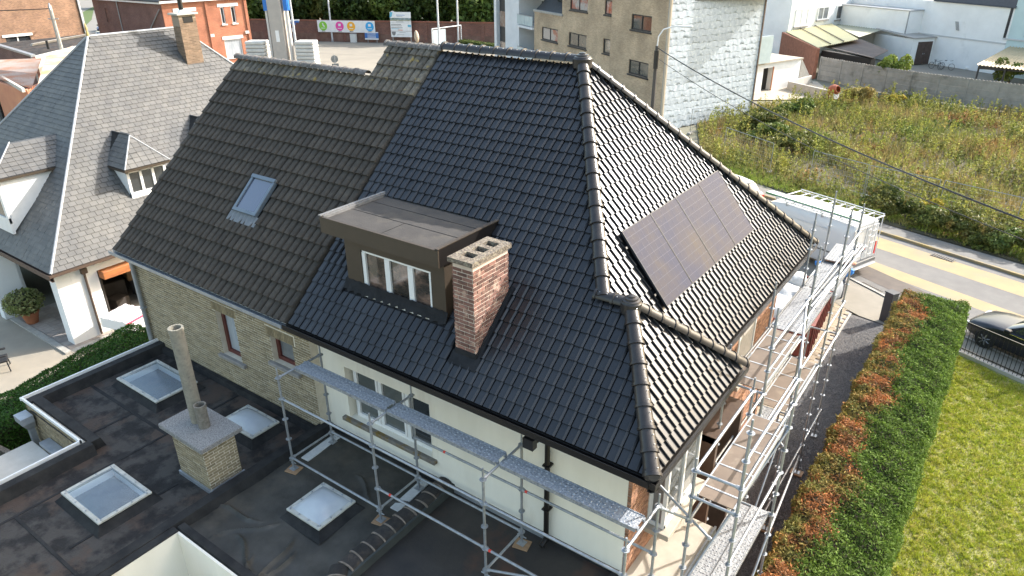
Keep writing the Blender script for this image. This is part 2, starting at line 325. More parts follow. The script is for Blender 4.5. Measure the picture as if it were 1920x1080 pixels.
caps(house,(XM,YB,ZE),APX,.36,mr,.035)
caps(house,(XL+.02,YR,ZR),APX,.36,mr,.03,.15)
caps(house,HH-V((.12,0,0)),FIN,.33,mr,.03)
for c,s_ in ((FIN,1.0),(APX,1.15)):
    MB().lathe([(.18*s_,-.1),(.18*s_,.07),(.16*s_,.09),(.155*s_,.11),(.12*s_,.125),(.115*s_,.15),(.07*s_,.165),(.065*s_,.185),(.012,.2)],c+V((0,0,.02)),16).build('ridge_finial',ridgeN,house,smooth=35)
MB().lathe([(.14,-.05),(.14,.05),(.09,.1)],(XE0-.04,YE+.04,ZE+.05),12,ax=(.5,-.5,.3)).build('hip_end_cap',ridgeN,house,smooth=35)
# gutters
def gutter(par,a,b,out,w,h,m,th=.012,name='gutter'):
    a,b,out=V(a),V(b),V(out).normalized(); g=MB(); z=V((0,0,1)); d=b-a
    pr=[(0,0),(0,-h),(w*.55,-h),(w,-h*.72),(w,.015),(w-th,.015),(w-th,-h*.66),(w*.5,-h+th),(th,-h+th),(th,0)]
    g.prism([a+out*p+z*q for p,q in pr],d); return g.build(name,m,par)
gutter(house,(XL-.1,YE+.02,ZE-.02),(XE0+.1,YE+.02,ZE-.02),(0,-1,0),.13,.15,gutD)
gutter(house,(XE0-.02,YE-.13,ZE-.02),(XE0-.02,YK+.1,ZE-.02),(1,0,0),.12,.14,gutD)
gutter(house,(XM-.02,YK+.1,ZE-.02),(XM-.02,YB+.1,ZE-.02),(1,0,0),.12,.14,gutD)
f_=MB(); f_.box(XL-.05,XE0-.02,YE+.03,0.0,ZE-.16,ZE-.1); f_.box(XM-.6,XE0-.03,.003,YK,ZE-.16,ZE-.1); f_.box(XM-.62,XM-.03,YK+.002,YB,ZE-.16,ZE-.1); f_.build('soffit',darkM,house)
g=MB(); g.box(-2.02,-1.82,-.71,-.58,5.66,5.86); g.tube((-1.92,-.6,5.72),(-1.92,-.12,5.6),.05); g.tube((-1.92,-.1,5.62),(-1.92,-.1,3.2),.05,10); g.tube((-1.92,-.1,3.2),(-1.92,-.26,3.13),.05,10)
for z in (3.9,4.9): g.box(-1.99,-1.85,-.16,0,z,z+.03)
g.build('downpipe',gutD,house,smooth=40)
# ---- walls
def wallY(name,x0,x1,y,t,z0,z1,holes,m,par):   # wall in plane y facing -Y, thickness t
    b=MB(); xs=sorted({x0,x1}|{h[0] for h in holes}|{h[1] for h in holes})
    for a,c in zip(xs,xs[1:]):
        zs=[(z0,z1)]
        for h in holes:
            if h[0]<=a and c<=h[1]: zs=[q for s_ in zs for q in ((s_[0],min(s_[1],h[2])),(max(s_[0],h[3]),s_[1])) if q[1]-q[0]>1e-4]
        for q in zs: b.add([(a,y,q[0]),(c,y,q[0]),(c,y+t,q[0]),(a,y+t,q[0]),(a,y,q[1]),(c,y,q[1]),(c,y+t,q[1]),(a,y+t,q[1])],[(3,2,1,0),(4,5,6,7),(0,1,5,4),(1,2,6,5),(2,3,7,6),(3,0,4,7)])
    return b.build(name,m,par)
WX,WX2,WZ,WZ2=-7.2,-4.76,3.68,4.99
wallY('front_wall',-8.2,-.405,0,.3,2.6,5.9,[(WX,WX2,WZ,WZ2)],wallW,house)
def windowY(par,x0,x1,z0,z1,y,nl,fm,gm,fw=.07,name='window',sash=True):
    """window facing -Y in opening; leaves split evenly; returns part"""
    f=MB(); f.box(x0,x1,y,y+.07,z0,z0+fw); f.box(x0,x1,y,y+.07,z1-fw,z1)
    w_=(x1-x0)/nl
    for i in range(nl+1):
        c=x0+i*w_; a=max(x0,c-fw*.5); b=min(x1,c+fw*.5)
        if i==0:b=x0+fw
        if i==nl:a=x1-fw
        f.box(a,b,y+.002,y+.068,z0+fw,z1-fw)
    if sash:
        for i in range(nl):
            a,b=x0+i*w_+fw*(1 if i==0 else .5)+.004,x0+(i+1)*w_-fw*(1 if i==nl-1 else .5)-.004; q=.05
            for bx in ((a,b,z0+fw+.004,z0+fw+q),(a,b,z1-fw-q,z1-fw-.004),(a,a+q,z0+fw+q,z1-fw-q),(b-q,b,z0+fw+q,z1-fw-q)): f.box(bx[0],bx[1],y-.018,y+.03,bx[2],bx[3])
    w=f.build(name,fm,par)
    for i in range(nl): MB().box(x0+i*w_+.05,x0+(i+1)*w_-.05,y+.035,y+.045,z0+.05,z1-.05).build('pane',gm[i%len(gm)],w)
    return w
greyglass=mat('grey_window_glass',(.13,.14,.13),(.09,.1,.1),sc=1.5,ro=.06,spec=.6,coat=.3)
windowY(house,WX+.1,WX2,WZ,WZ2,.14,3,white,[greyglass,greyglass,glass])
MB().box(WX,WX2,.25,.3,WZ,WZ2).build('curtain',mat('grey_curtain',(.2,.2,.19),ro=.9),house)
sill=MB().bbox(WX-.16,WX2+.12,-.1,.14,WZ-.1,WZ-.002,.012).build('window_sill',mat('mossy_sill',(.16,.14,.12),(.22,.2,.17),sc=8,ro=.95,c3=(.2,.13,.03),sc3=3,lo3=.5,hi3=.62,bump=.5),house)
b=MB(); b.box(-8.2,-.41,-.012,-.002,2.95,3.22); b.build('base_flashing',bitK,house)
MB().box(-4.3,-1.95,-.03,-.013,3.05,3.2).build('lead_flashing',zinc,house)
# brick return and east walls
brickT=MB().box(0,1,-1,0,0,1)
def bricks(par,M,W,H,m,bw=.21,bh=.05,jt=.012,proud=.008,budget=0,holes=(),name='brick',stuff='brickwork',sold=()):
    """running-bond bricks on a face: M maps (x along, -y out, z up)"""
    Ms=[];nr=int(H/(bh+jt)); 
    for j in range(nr):
        z=j*(bh+jt); x=-(j%2)*(bw+jt)/2
        while x<W:
            a,b=max(0,x),min(W,x+bw)
            cut=[(a,b)]
            for h in holes:
                if z+bh>h[2] and z<h[3]: cut=[q for s_ in cut for q in ((s_[0],min(s_[1],h[0])),(max(s_[0],h[1]),s_[1])) if q[1]-q[0]>.02]
            for a_,b_ in cut:
                if b_-a_>.02: Ms.append(M@Matrix.Translation((a_,0,z+random.uniform(-.001,.001)))@Matrix.Diagonal((b_-a_,proud*random.uniform(.5,1.4),bh,1)))
            x+=bw+jt
    for (a,b,z0,z1) in sold:
        x=a
        while x+.05<=b+.001: Ms.append(M@Matrix.Translation((x,0,z0))@Matrix.Diagonal((.05,proud,z1-z0,1))); x+=.062
    pieces(par,name,brickT,Ms,m,budget,stuff)
X0=-.34
east=thing_part=MB()
east.box(-.6,X0,.302,3.0,0,5.9); east.box(-.403,X0,0.002,.3,0,5.9)
east.box(-1.3,-.9,3.0,YB-.4,0,5.9); east.box(-8.2,-1.3,YB-.7,YB-.4,0,5.9); east.box(-8.2,-7.9,.3,YB-.7,0,5.9); east.box(-.9,-.62,3.0,3.2,0,5.9)
east.build('side_wall',mortarG,house)
bricks(house,fr((X0,0,3.0),(0,1,0),(0,0,1))@Matrix(((1,0,0,0),(0,0,1,0),(0,-1,0,0),(0,0,0,1))),3.0,2.9,brickB,holes=[(.72,2.25,.72,2.8)],stuff='east_brickwork')
bricks(house,Matrix.Translation((-.4,0,2.6)),.06,3.3,brickB,stuff='corner_brickwork')
bricks(house,fr((-.9,3.0,0),(0,1,0),(0,0,1))@Matrix(((1,0,0,0),(0,0,1,0),(0,-1,0,0),(0,0,0,1))),YB-3.4,5.85,brickB,holes=[(3.7,5.0,3.3,5.2),(.2,1.3,0,4.6)],stuff='side_brickwork')
# box window on the east side
bw_=MB(); x1=-.02; y0,y1,z0,z1=.78,2.2,3.78,5.72
for (a,b) in ((y0,y0+.07),(y1-.07,y1),((y0+y1)/2-.04,(y0+y1)/2+.04)): bw_.box(x1-.07,x1,a,b,z0,z1)
bw_.box(x1-.07,x1,y0+.002,y1-.002,z0,z0+.08); bw_.box(x1-.07,x1,y0+.002,y1-.002,z1-.08,z1)
for yy in (y0,y1-.07): bw_.box(X0,x1-.072,yy+.002,yy+.068,z0,z0+.08); bw_.box(X0,x1-.072,yy+.002,yy+.068,z1-.08,z1); bw_.box(X0,X0+.06,yy+.003,yy+.067,z0+.08,z1-.08)
bwin=bw_.build('box_window',white,house)
g=MB(); g.box(x1-.045,x1-.035,y0+.05,y1-.05,z0+.05,z1-.05); g.build('pane',glass2,bwin); g=MB(); g.box(X0+.03,x1-.06,y0+.03,y0+.04,z0+.05,z1-.05); g.build('pane',glass2,bwin)
MB().bbox(X0-.05,x1+.14,y0-.12,y1+.25,3.66,3.775,.012).build('window_sill',stoneL,house)
MB().box(X0-.04,x1,y0,y1,z1+.002,5.85).build('window_head',white,house)
can=MB(); can.bbox(X0,.52,-.35,1.95,3.1,3.22,.01); can.build('porch_roof',stoneL,house)
c_=MB(); c_.box(.522,.56,-.35,1.97,3.05,3.24); c_.build('porch_edge',zinc,house); MB().box(X0,.45,-.3,1.85,0,3.095).build('porch_wall',brickB,house)
dr=MB(); dr.box(X0-.05,.02,3.02,3.14,0,4.35); dr.box(X0-.05,.02,3.02,4.6,4.2,4.36); dr.box(X0-.05,.02,4.48,4.6,0,4.2); dr.build('door_frame',mat('dark_timber',(.06,.035,.022),(.09,.055,.035),sc=4,ro=.6),house)
MB().box(-.8,-.72,3.3,4.5,0,4.2).build('door',mat('grey_door',(.16,.15,.14),ro=.6),house)
w2=MB(); w2.box(-.95,-.88,6.75,6.83,3.3,5.2); w2.box(-.95,-.88,7.9,7.98,3.3,5.2); w2.box(-.95,-.88,6.83,7.9,3.3,3.38); w2.box(-.95,-.88,6.83,7.9,5.12,5.2); o_=w2.build('window',white,house); MB().box(-.93,-.92,6.8,7.95,3.35,5.15).build('pane',glass2,o_)
MB().bbox(-.92,-.72,6.6,8.1,3.18,3.298,.01).build('window_sill',stoneL,house)
# ---- dormer
mat('dull_zinc',(.16,.155,.15),(.24,.23,.22),sc=7,ro=.6,met=.2,bump=.3)
dm=MB(); dx0,dx1,dy=-7.06,-4.44,.3
dm.box(dx0,dx0+.44,dy,dy+.12,6.75,8.0); dm.box(-4.78,dx1,dy,dy+.12,6.75,8.0); dm.box(dx0+.44,-4.78,dy,dy+.12,7.74,8.0); dm.box(dx0+.44,-4.78,dy,dy+.12,6.72,6.84)
for xx in (dx0,dx1-.1): dm.prism([(xx,dy+.12,6.8),(xx,2.0,8.1),(xx,dy+.12,8.05)],(.1,0,0))
dormer=dm.build('dormer',darkM,house)
fa=MB(); fa.box(-7.48,-4.39,.1,.13,7.98,8.31); fa.box(-7.48,-7.45,.132,1.95,7.98,8.33); fa.build('fascia',darkM,dormer); MB().box(-4.42,-4.39,.132,1.95,7.98,8.33).build('side_fascia',gutD,dormer)
MB().box(-7.449,-4.421,.131,1.5,7.985,8.0).build('soffit',darkM,dormer)
MB().box(-7.449,-4.421,.131,2.02,8.15,8.27).build('dormer_roof',mat('felt_roofing',(.045,.04,.036),(.065,.058,.051),sc=2.5,ro=.85,bump=.3,bs=30,c3=(.085,.073,.058),sc3=1.2),dormer)
s_=MB(); s_.box(-7.44,-4.43,.86,.868,8.27,8.276); s_.box(-7.44,-4.43,1.42,1.428,8.27,8.276); s_.box(-5.9,-5.894,.14,.86,8.27,8.275); s_.build('felt_seam',gutD,dormer)
for a,b in ((-7.495,-7.42),(-4.45,-4.375)): MB().box(a,b,.09,2.0,8.332,8.35).build('roof_trim',MT['dull_zinc'] if a<-5 else darkM,dormer)
MB().box(-7.42,-7.38,.14,1.9,8.27,8.33).build('roof_upstand',MT['dull_zinc'],dormer)
t_=MB(); t_.box(-7.42,-4.45,.085,.132,8.312,8.322); t_.build('front_trim',darkM,dormer)
f=MB(); wx0,wx1,wz0,wz1,wy=-6.61,-4.79,6.85,7.735,.33
f.box(wx0,wx1,wy,wy+.07,wz0,wz0+.09); f.box(wx0,wx1,wy,wy+.07,wz1-.05,wz1)
for a,b in ((wx0,wx0+.09),(-5.99,-5.86),(-5.38,-5.25),(wx1-.05,wx1)): f.box(a,b,wy-.012,wy+.068,wz0+.09,wz1-.05)
wn=f.build('window_frame',white,dormer)
for a,b in ((wx0+.08,-5.98),(-5.87,-5.37),(-5.26,wx1-.04)): MB().box(a,b,wy+.03,wy+.04,wz0+.08,wz1-.04).build('pane',mat('dormer_glass',(.04,.035,.03),(.2,.13,.1),sc=2.1,ro=.04,spec=.8,coat=.5,lo=.45,hi=.62,st=(1,1,1.6)),dormer)
MB().box(wx0-.02,wx1+.02,.24,.3,6.76,6.83).build('sill',white,dormer)
l_=MB(MF)
def roofpt(x,y,h=.0): return (x,y,ZE+(y-YE)*math.tan(aF)+h)
lead=mat('lead_flashing_dark',(.013,.014,.016),(.022,.023,.026),sc=6,ro=.8,spec=.2,bump=.4,bs=14)
l_=MB(); nx=40
vs=[];fs=[]
for i in range(nx+1):
    x=-7.12+i*(2.72/nx); wob=.012*math.sin(x/GW*2*math.pi)+.04
    for j,(yy,h) in enumerate(((.29,.13),(.27,.07),(.23,.03),(.19+.03*math.sin(i*2.1),.0))): vs.append(roofpt(x,yy,h+wob))
for i in range(nx):
    for j in range(3): fs.append((i*4+j,i*4+j+1,i*4+j+5,i*4+j+4))
l_.add(vs,fs).build('lead_apron',lead,dormer,smooth=60)
# ---- chimney
cx0,cx1,cy0,cy1,cz1=-3.9,-3.45,-.1,.9,8.33
ch=MB().box(cx0+.008,cx1-.008,cy0+.008,cy1-.008,6.2,cz1-.01).build('chimney',mat('pink_mortar',(.6,.49,.4),(.5,.41,.34),sc=9,ro=.95),house)
bl=[]
def face(M,W,hz0,budget):
    bricks(ch,M,W,cz1-hz0-.02,brickR,bw=.2,bh=.056,jt=.02,proud=.012,budget=budget)
face(Matrix.Translation((cx0,cy0+.008,6.5)),cx1-cx0,6.5,150)
face(fr((cx1-.008,cy0,6.5),(0,1,0),(0,0,1))@Matrix(((1,0,0,0),(0,0,1,0),(0,-1,0,0),(0,0,0,1))),cy1-cy0,6.5,150)
face(fr((cx0+.008,cy1,6.5),(0,-1,0),(0,0,1))@Matrix(((1,0,0,0),(0,0,1,0),(0,-1,0,0),(0,0,0,1))),cy1-cy0,6.5,0)
face(Matrix.Translation((cx1,cy1-.008,6.5))@Matrix.Rotation(math.pi,4,'Z'),cx1-cx0,6.5,0)
cap=MB(); ca,cb,cc,cdd=cx0-.05,cx1+.04,cy0-.06,cy1+.05; hx0,hx1=-3.81,-3.55
fl=[(.02,.2),(.32,.5),(.62,.8)]; ys=[cc]+[q for h in fl for q in h]+[cdd]
cap.box(ca,hx0,cc,cdd,cz1,cz1+.085); cap.box(hx1,cb,cc,cdd,cz1,cz1+.085)
for i in range(0,len(ys),2): cap.box(hx0,hx1,ys[i],ys[i+1],cz1+.001,cz1+.084)
cap.build('chimney_cap',mossC,ch)
for h in fl: MB().box(hx0,hx1,h[0],h[1],cz1+.002,cz1+.012).build('flue',dark,ch)
sk_=MB(); sk_.prism([(cx0-.01,cy0-.012,roofpt(0,cy0)[2]+.02),(cx1+.01,cy0-.012,roofpt(0,cy0)[2]+.02),(cx1+.01,cy0-.012,roofpt(0,cy0)[2]+.16),(cx0-.01,cy0-.012,roofpt(0,cy0)[2]+.16)],(0,.01,0))
for xx in (cx1+.001,cx0-.011): sk_.prism([(xx,cy0,roofpt(0,cy0)[2]+.02),(xx,cy1,roofpt(0,cy1)[2]+.02),(xx,cy1,roofpt(0,cy1)[2]+.1),(xx,cy0,roofpt(0,cy0)[2]+.14)],(.012,0,0))
sk_.poly([roofpt(cx0-.08,cy0-.16,.05),roofpt(cx1+.1,cy0-.16,.05),roofpt(cx1+.1,cy0+.02,.06),roofpt(cx0-.08,cy0+.02,.06)])
sk_.poly([roofpt(cx1,cy0,.06),roofpt(cx1+.07,cy0,.05),roofpt(cx1+.07,cy1+.1,.05),roofpt(cx1,cy1+.1,.06)])
sk_.build('chimney_flashing',lead,house)
# ---- solar panels
cells=mat('solar_cells',(.042,.048,.08),(.058,.056,.072),sc=.9,ro=.2,spec=.03,c3=(.078,.067,.062),sc3=.7,lo3=.45,hi3=.7)
grid_m=mat('solar_gridline',(.075,.08,.11),ro=.35,spec=.1)
frm=mat('solar_frame',(.045,.045,.05),ro=.5,spec=.2)
pv0,ph,pu0,pw=1.354,1.60,2.53-YE,4.69/4
for i in range(4):
    u=pu0+i*pw; base=MR@V((u,pv0,.1))
    nm=['leftmost solar panel of the row, nearest the hip ridge','second solar panel from the hip ridge','third solar panel from the hip ridge','rightmost solar panel, farthest from the near hip ridge'][i]
    t=thing('solar_panel',base,nm+' on the glossy tile roof','solar panel','solar panels on the side roof')
    f=MB(MR); a,b,c_,e=u+.004,u+pw-.004,pv0,pv0+ph
    f.box(a,b,c_,c_+.016,.1,.14); f.box(a,b,e-.016,e,.1,.14); f.box(a,a+.012,c_+.016,e-.016,.1,.14); f.box(b-.012,b,c_+.016,e-.016,.1,.14)
    f.box(u+.2,u+.24,c_-.01,e+.01,.03,.098); f.box(u+pw-.24,u+pw-.2,c_-.01,e+.01,.03,.098); f.build('frame',frm,t)
    MB(MR).box(a+.012,b-.012,c_+.016,e-.016,.118,.134).build('glass',cells,t)
    g=MB(MR)
    for k_ in range(1,6): x=a+k_*(b-a)/6; g.box(x-.0025,x+.0025,c_+.018,e-.018,.134,.1352)
    for k_ in range(1,10): y=c_+k_*(e-c_)/10; g.box(a+.014,b-.014,y-.0025,y+.0025,.1353,.1362)
    g.build('cell_grid',grid_m,t)
# mounting rails
g=MB(MR)
for v_ in (pv0+.3,pv0+ph-.3): g.box(pu0-.09,pu0+4*pw+.05,v_-.02,v_+.02,.035,.095)
g.build('mounting_rail',blackM,house)
# ================================================================== old house next door
OL=-15.08; OR_=-8.06; YO,ZO=4.0,10.28
old=thing('brick_house',(-11.6,4,0),'yellow brick house with weathered concrete tile roof and small roof window','house')
d=MB(); d.poly([P(OL,YE,ZE-.03),P(OR_,YE,ZE-.03),P(OR_,YO,ZO),P(OL,YO,ZO)]); d.poly([P(OL,YO,ZO),P(OR_,YO,ZO),P(OR_,8.6,ZE),P(OL,8.6,ZE)])
d.poly([P(-9.85,YO-.1,ZO-.09),P(OR_,YO-.1,ZO-.09),P(OR_,YR,ZR),P(-9.85,YR,ZR)]); d.poly([P(-9.85,YR,ZR),P(OR_,YR,ZR),P(OR_,9,ZE+.6),P(-9.85,9,ZE+.6)])
d.build('roof_deck',mat('old_underlay',(.02,.018,.016),ro=.95),old)
OW,OG=.2115,.366
TO=tileT([(0,-.03),(.012,.008),(.028,.034),(.05,.046),(.15,.048),(.176,.038),(.192,.01),(.197,-.03)],OG,.05,.046,.04)
MO=fr((OL,YE,ZE-.02),(1,0,0),(0,cF,sF)); VO=(YO-YE)/cF
sky_=lambda u,v:(3.45<u<4.45 and 1.75<v<3.05)
t1=grid(MO,OW,OG,0,OR_-OL,0,20,lambda u,v:u<OR_-OL-.02 and not sky_(u,v) and (v<VO-.1 or (v<VF-.05 and u>OL*-1-9.85)))
lich=[m_ for m_ in t1 if (MO.inverted()@m_.translation).y>VO-.45 ]; plain=[m_ for m_ in t1 if m_ not in lich]
pieces(old,'tile',TO,plain,tileO,300-len(lich),'roof_tiles'); pieces(old,'tile',TO,lich,tileLich,300)
caps(old,(OL,YO,ZO-.02),(-9.9,YO,ZO-.02),.4,[ridgeO,ridgeO],.03,.115)
caps(old,(-9.88,YR,ZR-.04),(OR_,YR,ZR-.04),.4,[ridgeO,ridgeO],.03,.115)
gutter(old,(OL-.12,YE+.02,ZE-.05),(OR_-.12,YE+.02,ZE-.05),(0,-1,0),.13,.1,zinc)
e=MB()
for i in range(0,33): e.box(OL+i*OW+.03,OL+i*OW+.17,YE+.0,YE+.02,ZE-.045,ZE+.02)
e.build('eave_filler',conc,old)
MB().box(OL,OR_,YE+.025,.05,ZE-.2,ZE-.15).build('soffit',darkM,old)
g=MB(); g.tube((-15.0,-.3,5.75),(-15.0,-.3,3.1),.06,10); g.tube((-15.0,-.3,3.1),(-14.95,-.5,2.95),.06,10); g.tube((-14.95,YE-.06,ZE-.12),(-15.0,-.3,5.72),.05,8); g.box(-15.08,-14.92,-.37,-.2,4.2,4.23); g.build('downpipe',zinc,old,smooth=40)
# gable wall etc
o1=[(-11.5,-10.74,3.94,5.15),(-9.4,-8.6,4.46,5.13)]; YW=-.22
wallY('front_wall',-15.1,-8.0,YW+.008,.3,2.6,5.85,o1,mortarY,old)
b=MB(); b.prism([(-15.06,.1,0),(-15.06,8.2,0),(-15.06,8.2,5.9),(-15.06,YO,ZO-.2),(-15.06,.1,6.45)],(.3,0,0)); b.box(-14.76,-8.3,7.9,8.2,0,5.9); b.build('side_wall',brickY,old)
BX=-15.1
hol=[(a-BX,b-BX,c-2.6,e-2.6) for a,b,c,e in o1]
sold=[(a-BX-.12,b-BX+.12,e-2.6+.01,e-2.6+.24) for a,b,c,e in o1]
bricks(old,Matrix.Translation((BX,YW+.008,2.6)),7.1,3.22,brickY,bw=.2,bh=.048,jt=.019,proud=.009,budget=300,holes=hol+[(s_[0],s_[1],s_[2]-.01,s_[3]+.01) for s_ in sold],sold=sold,stuff='brickwork')
red=mat('red_brown_timber',(.12,.03,.022),(.09,.022,.018),sc=5,ro=.5)
curt=mat('net_curtain',(.42,.45,.48),(.3,.33,.36),sc=3,ro=.2,spec=.6,st=(9,1,.4),coat=.4)
for i,(a,b,c,e) in enumerate(o1):
    f=MB(); 
    for q in ((a,a+.1,c,e),(b-.06,b,c,e),(a+.1,b-.06,c,c+.1),(a+.1,b-.06,e-.06,e)): f.box(q[0],q[1],YW+.14,YW+.22,q[2],q[3])
    w_=f.build('window',red,old); MB().box(a+.06,b-.03,YW+.19,YW+.2,c+.06,e-.03).build('pane',curt if i==0 else glass2,w_)
    MB().bbox(a-.12,b+.18,YW-.09,YW+.14,c-.1,c-.004,.012).build('window_sill',stone,old)
# roof window
sw=fr(MO@V((3.95,2.48,.0)),(1,0,0),(0,cF,sF)); f=MB(sw)
f.box(-.44,.44,-.5,-.42,.03,.13); f.box(-.44,.44,.42,.51,.03,.15); f.box(-.44,-.36,-.42,.42,.03,.13); f.box(.36,.44,-.42,.42,.03,.13)
blueg=mat('roof_window_frame',(.12,.15,.18),(.15,.18,.21),sc=4,ro=.4,met=.3)
rw=f.build('roof_window',blueg,old); MB(sw).box(-.36,.36,-.42,.42,.085,.1).build('pane',mat('sky_glass',(.05,.06,.1),ro=.03,spec=1,coat=1),rw)
f=MB(sw); n=16
vs=[(-.55+i*1.1/n,-.5-.26*j/2,.06+(.012 if i%2 else -.01)) for i in range(n+1) for j in range(3)]; f.add(vs,[(i*3+j,i*3+j+1,i*3+j+4,i*3+j+3) for i in range(n) for j in range(2)]); f.build('roof_window_apron',mat('dull_lead',(.13,.14,.15),(.18,.19,.2),sc=6,ro=.6),rw)
# ================================================================== flat roofs behind
flat=thing('flat_roof_annexe',(-11,-3,0),'long flat bitumen roof annexe behind the yellow brick house','annexe')
ZF=3.0
b=MB(); pl=[(-14.7,0),(-14.7,-3.62),(-11.8,-3.62),(-11.8,-9.5),(-7.9,-9.5),(-7.9,0)]
b.poly([(x,y,ZF) for x,y in pl[::-1]]); b.build('roof_surface',bit,flat)
kb=MB()
def kerb(a,b_,w,h,z=ZF,m=kb):
    a,b_=V((*a,z)),V((*b_,z)); d_=(b_-a).normalized(); n_=V((-d_.y,d_.x,0))*w
    m.prism([a-n_*1.0+V((0,0,-.05)),a-n_*.55+V((0,0,h)),a+n_*.55+V((0,0,h)),a+n_*1.0+V((0,0,-.05))],b_-a)
for i,(p,q) in enumerate([((-14.58,-.02),(-14.58,-3.66)),((-14.58,-3.5),(-11.68,-3.5)),((-11.68,-3.6),(-11.68,-9.5)),((-7.95,-.02),(-7.95,-9.5)),((-14.5,-.28),(-8.1,-.28))]):
    m_=MB(); kerb(p,q,.2 if i<4 else .1,.25 if i<4 else .14,ZF+.002*i,m_); m_.build('kerb',bitK,flat,smooth=20)
for p,q in (((-14.8,.0),(-14.8,-3.74)),((-14.77,-3.72),(-11.9,-3.72)),((-11.9,-3.7),(-11.9,-9.5))):
    x0,x1=sorted((p[0],q[0])); y0,y1=sorted((p[1],q[1])); MB().box(x0-.02,x1+.02,y0-.02,y1+.02,3.2,3.28).build('roof_edge_trim',white,flat)
wb=MB(); wb.box(-14.76,-14.5,-3.68,0,0,2.99); wb.box(-14.5,-11.86,-3.68,-3.42,0,2.99); wb.box(-11.86,-11.6,-9.5,-3.42,0,2.99); wb.box(-14.76,-11.9,-3.68,-3.6,2.99,3.19); wb.box(-14.76,-14.7,-3.6,0,2.99,3.19); wb.box(-7.86,-7.7,-9.5,-3.95,0,2.99); wb.build('wall',mortarY,flat)
bricks(flat,Matrix.Translation((-14.76,-3.68,0)),2.9,3.15,brickY,bw=.2,bh=.052,jt=.014)
bricks(flat,fr((-14.76,0,0),(0,-1,0),(0,0,1))@Matrix(((1,0,0,0),(0,0,1,0),(0,-1,0,0),(0,0,0,1))),3.7,3.15,brickY,bw=.2,bh=.052,jt=.014)
# felt joints (overlap strips) and the rain hopper
for (x0,x1,y0,y1) in ((-14.4,-10.9,-2.35,-2.27),(-10.95,-10.89,-6.2,-.4),(-12.4,-12.34,-3.3,-2.36),(-9.2,-9.14,-5.3,-3.1),(-10.88,-8.2,-5.55,-5.49)):
    MB().box(x0,x1,y0,y1,ZF+.001,ZF+.007+(x0*7%1)*.006).build('felt_joint',bitK,flat)
h=MB(); h.loft([[(-14.75,-4.02,2.95),(-14.35,-4.02,2.95),(-14.35,-3.74,2.95),(-14.75,-3.74,2.95)],[(-14.75,-4.02,2.78),(-14.35,-4.02,2.78),(-14.35,-3.74,2.78),(-14.75,-3.74,2.78)],[(-14.63,-3.9,2.55),(-14.47,-3.9,2.55),(-14.47,-3.74,2.55),(-14.63,-3.74,2.55)]],caps=True); h.box(-14.62,-14.48,-3.88,-3.75,0,2.55); h.build('rain_hopper',zinc,flat)
# low canopy left below
cn=thing('patio_canopy',(-13.4,-5,0),'cream flat patio canopy in the nook of the annexe walls','canopy')
MB().bbox(-14.3,-11.93,-9.4,-3.95,2.25,2.35,.01).build('roof_sheet',concW,cn)
MB().box(-13.9,-11.93,-3.94,-3.7,2.36,2.46).build('lead_strip',zinc,cn)
for y in (-5.2,-7): MB().box(-14.28,-11.95,y,y+.1,2.353,2.36).build('joint_strip',darkM,cn)
for y in (-4.1,-9.2): MB().box(-14.25,-14.13,y,y+.12,0,2.25).build('post',white,cn)
dish=thing('satellite_dish',(-15.2,-4.85,0),'pale satellite dish at the left edge beside the canopy','dish')
f=MB(); f.lathe([(.05,0),(.25,.03),(.42,.09),(.52,.16),(.54,.17),(.52,.145),(.3,.03),(.05,-.02)],(-15.25,-4.95,2.3),24,ax=(.35,-.2,.9)); f.build('reflector',mat('grey_dish',(.5,.52,.52),ro=.5),dish,smooth=40)
MB().path([(-15.25,-4.95,2.25),(-15.2,-4.7,1.6),(-15.2,-4.7,0)],.03).build('mast',galv,dish)
# domes
dg=mat('dome_glass',(.42,.5,.56),(.36,.44,.52),sc=1.2,ro=.12,spec=.6,coat=.5)
dgw=mat('milky_dome',(.55,.58,.6),(.48,.51,.54),sc=2,ro=.2,coat=.4)
dfr=mat('dome_frame',(.5,.49,.44),(.4,.39,.34),sc=8,ro=.7,bump=.2)
dgd=mat('dome_interior',(.2,.26,.38),(.3,.36,.44),sc=1.5,ro=.3,coat=.6)
for m_,f_ in ((dg,.62),(dgw,.3)):
    t_=m_.node_tree; o_=t_.nodes['Material Output']; tr_=t_.nodes.new('ShaderNodeBsdfTransparent'); tr_.inputs[0].default_value=(.9,.95,1,1); mx_=t_.nodes.new('ShaderNodeMixShader'); mx_.inputs[0].default_value=f_; t_.links.new(t_.nodes['Principled BSDF'].outputs[0],mx_.inputs[1]); t_.links.new(tr_.outputs[0],mx_.inputs[2]); t_.links.new(mx_.outputs[0],o_.inputs[0])
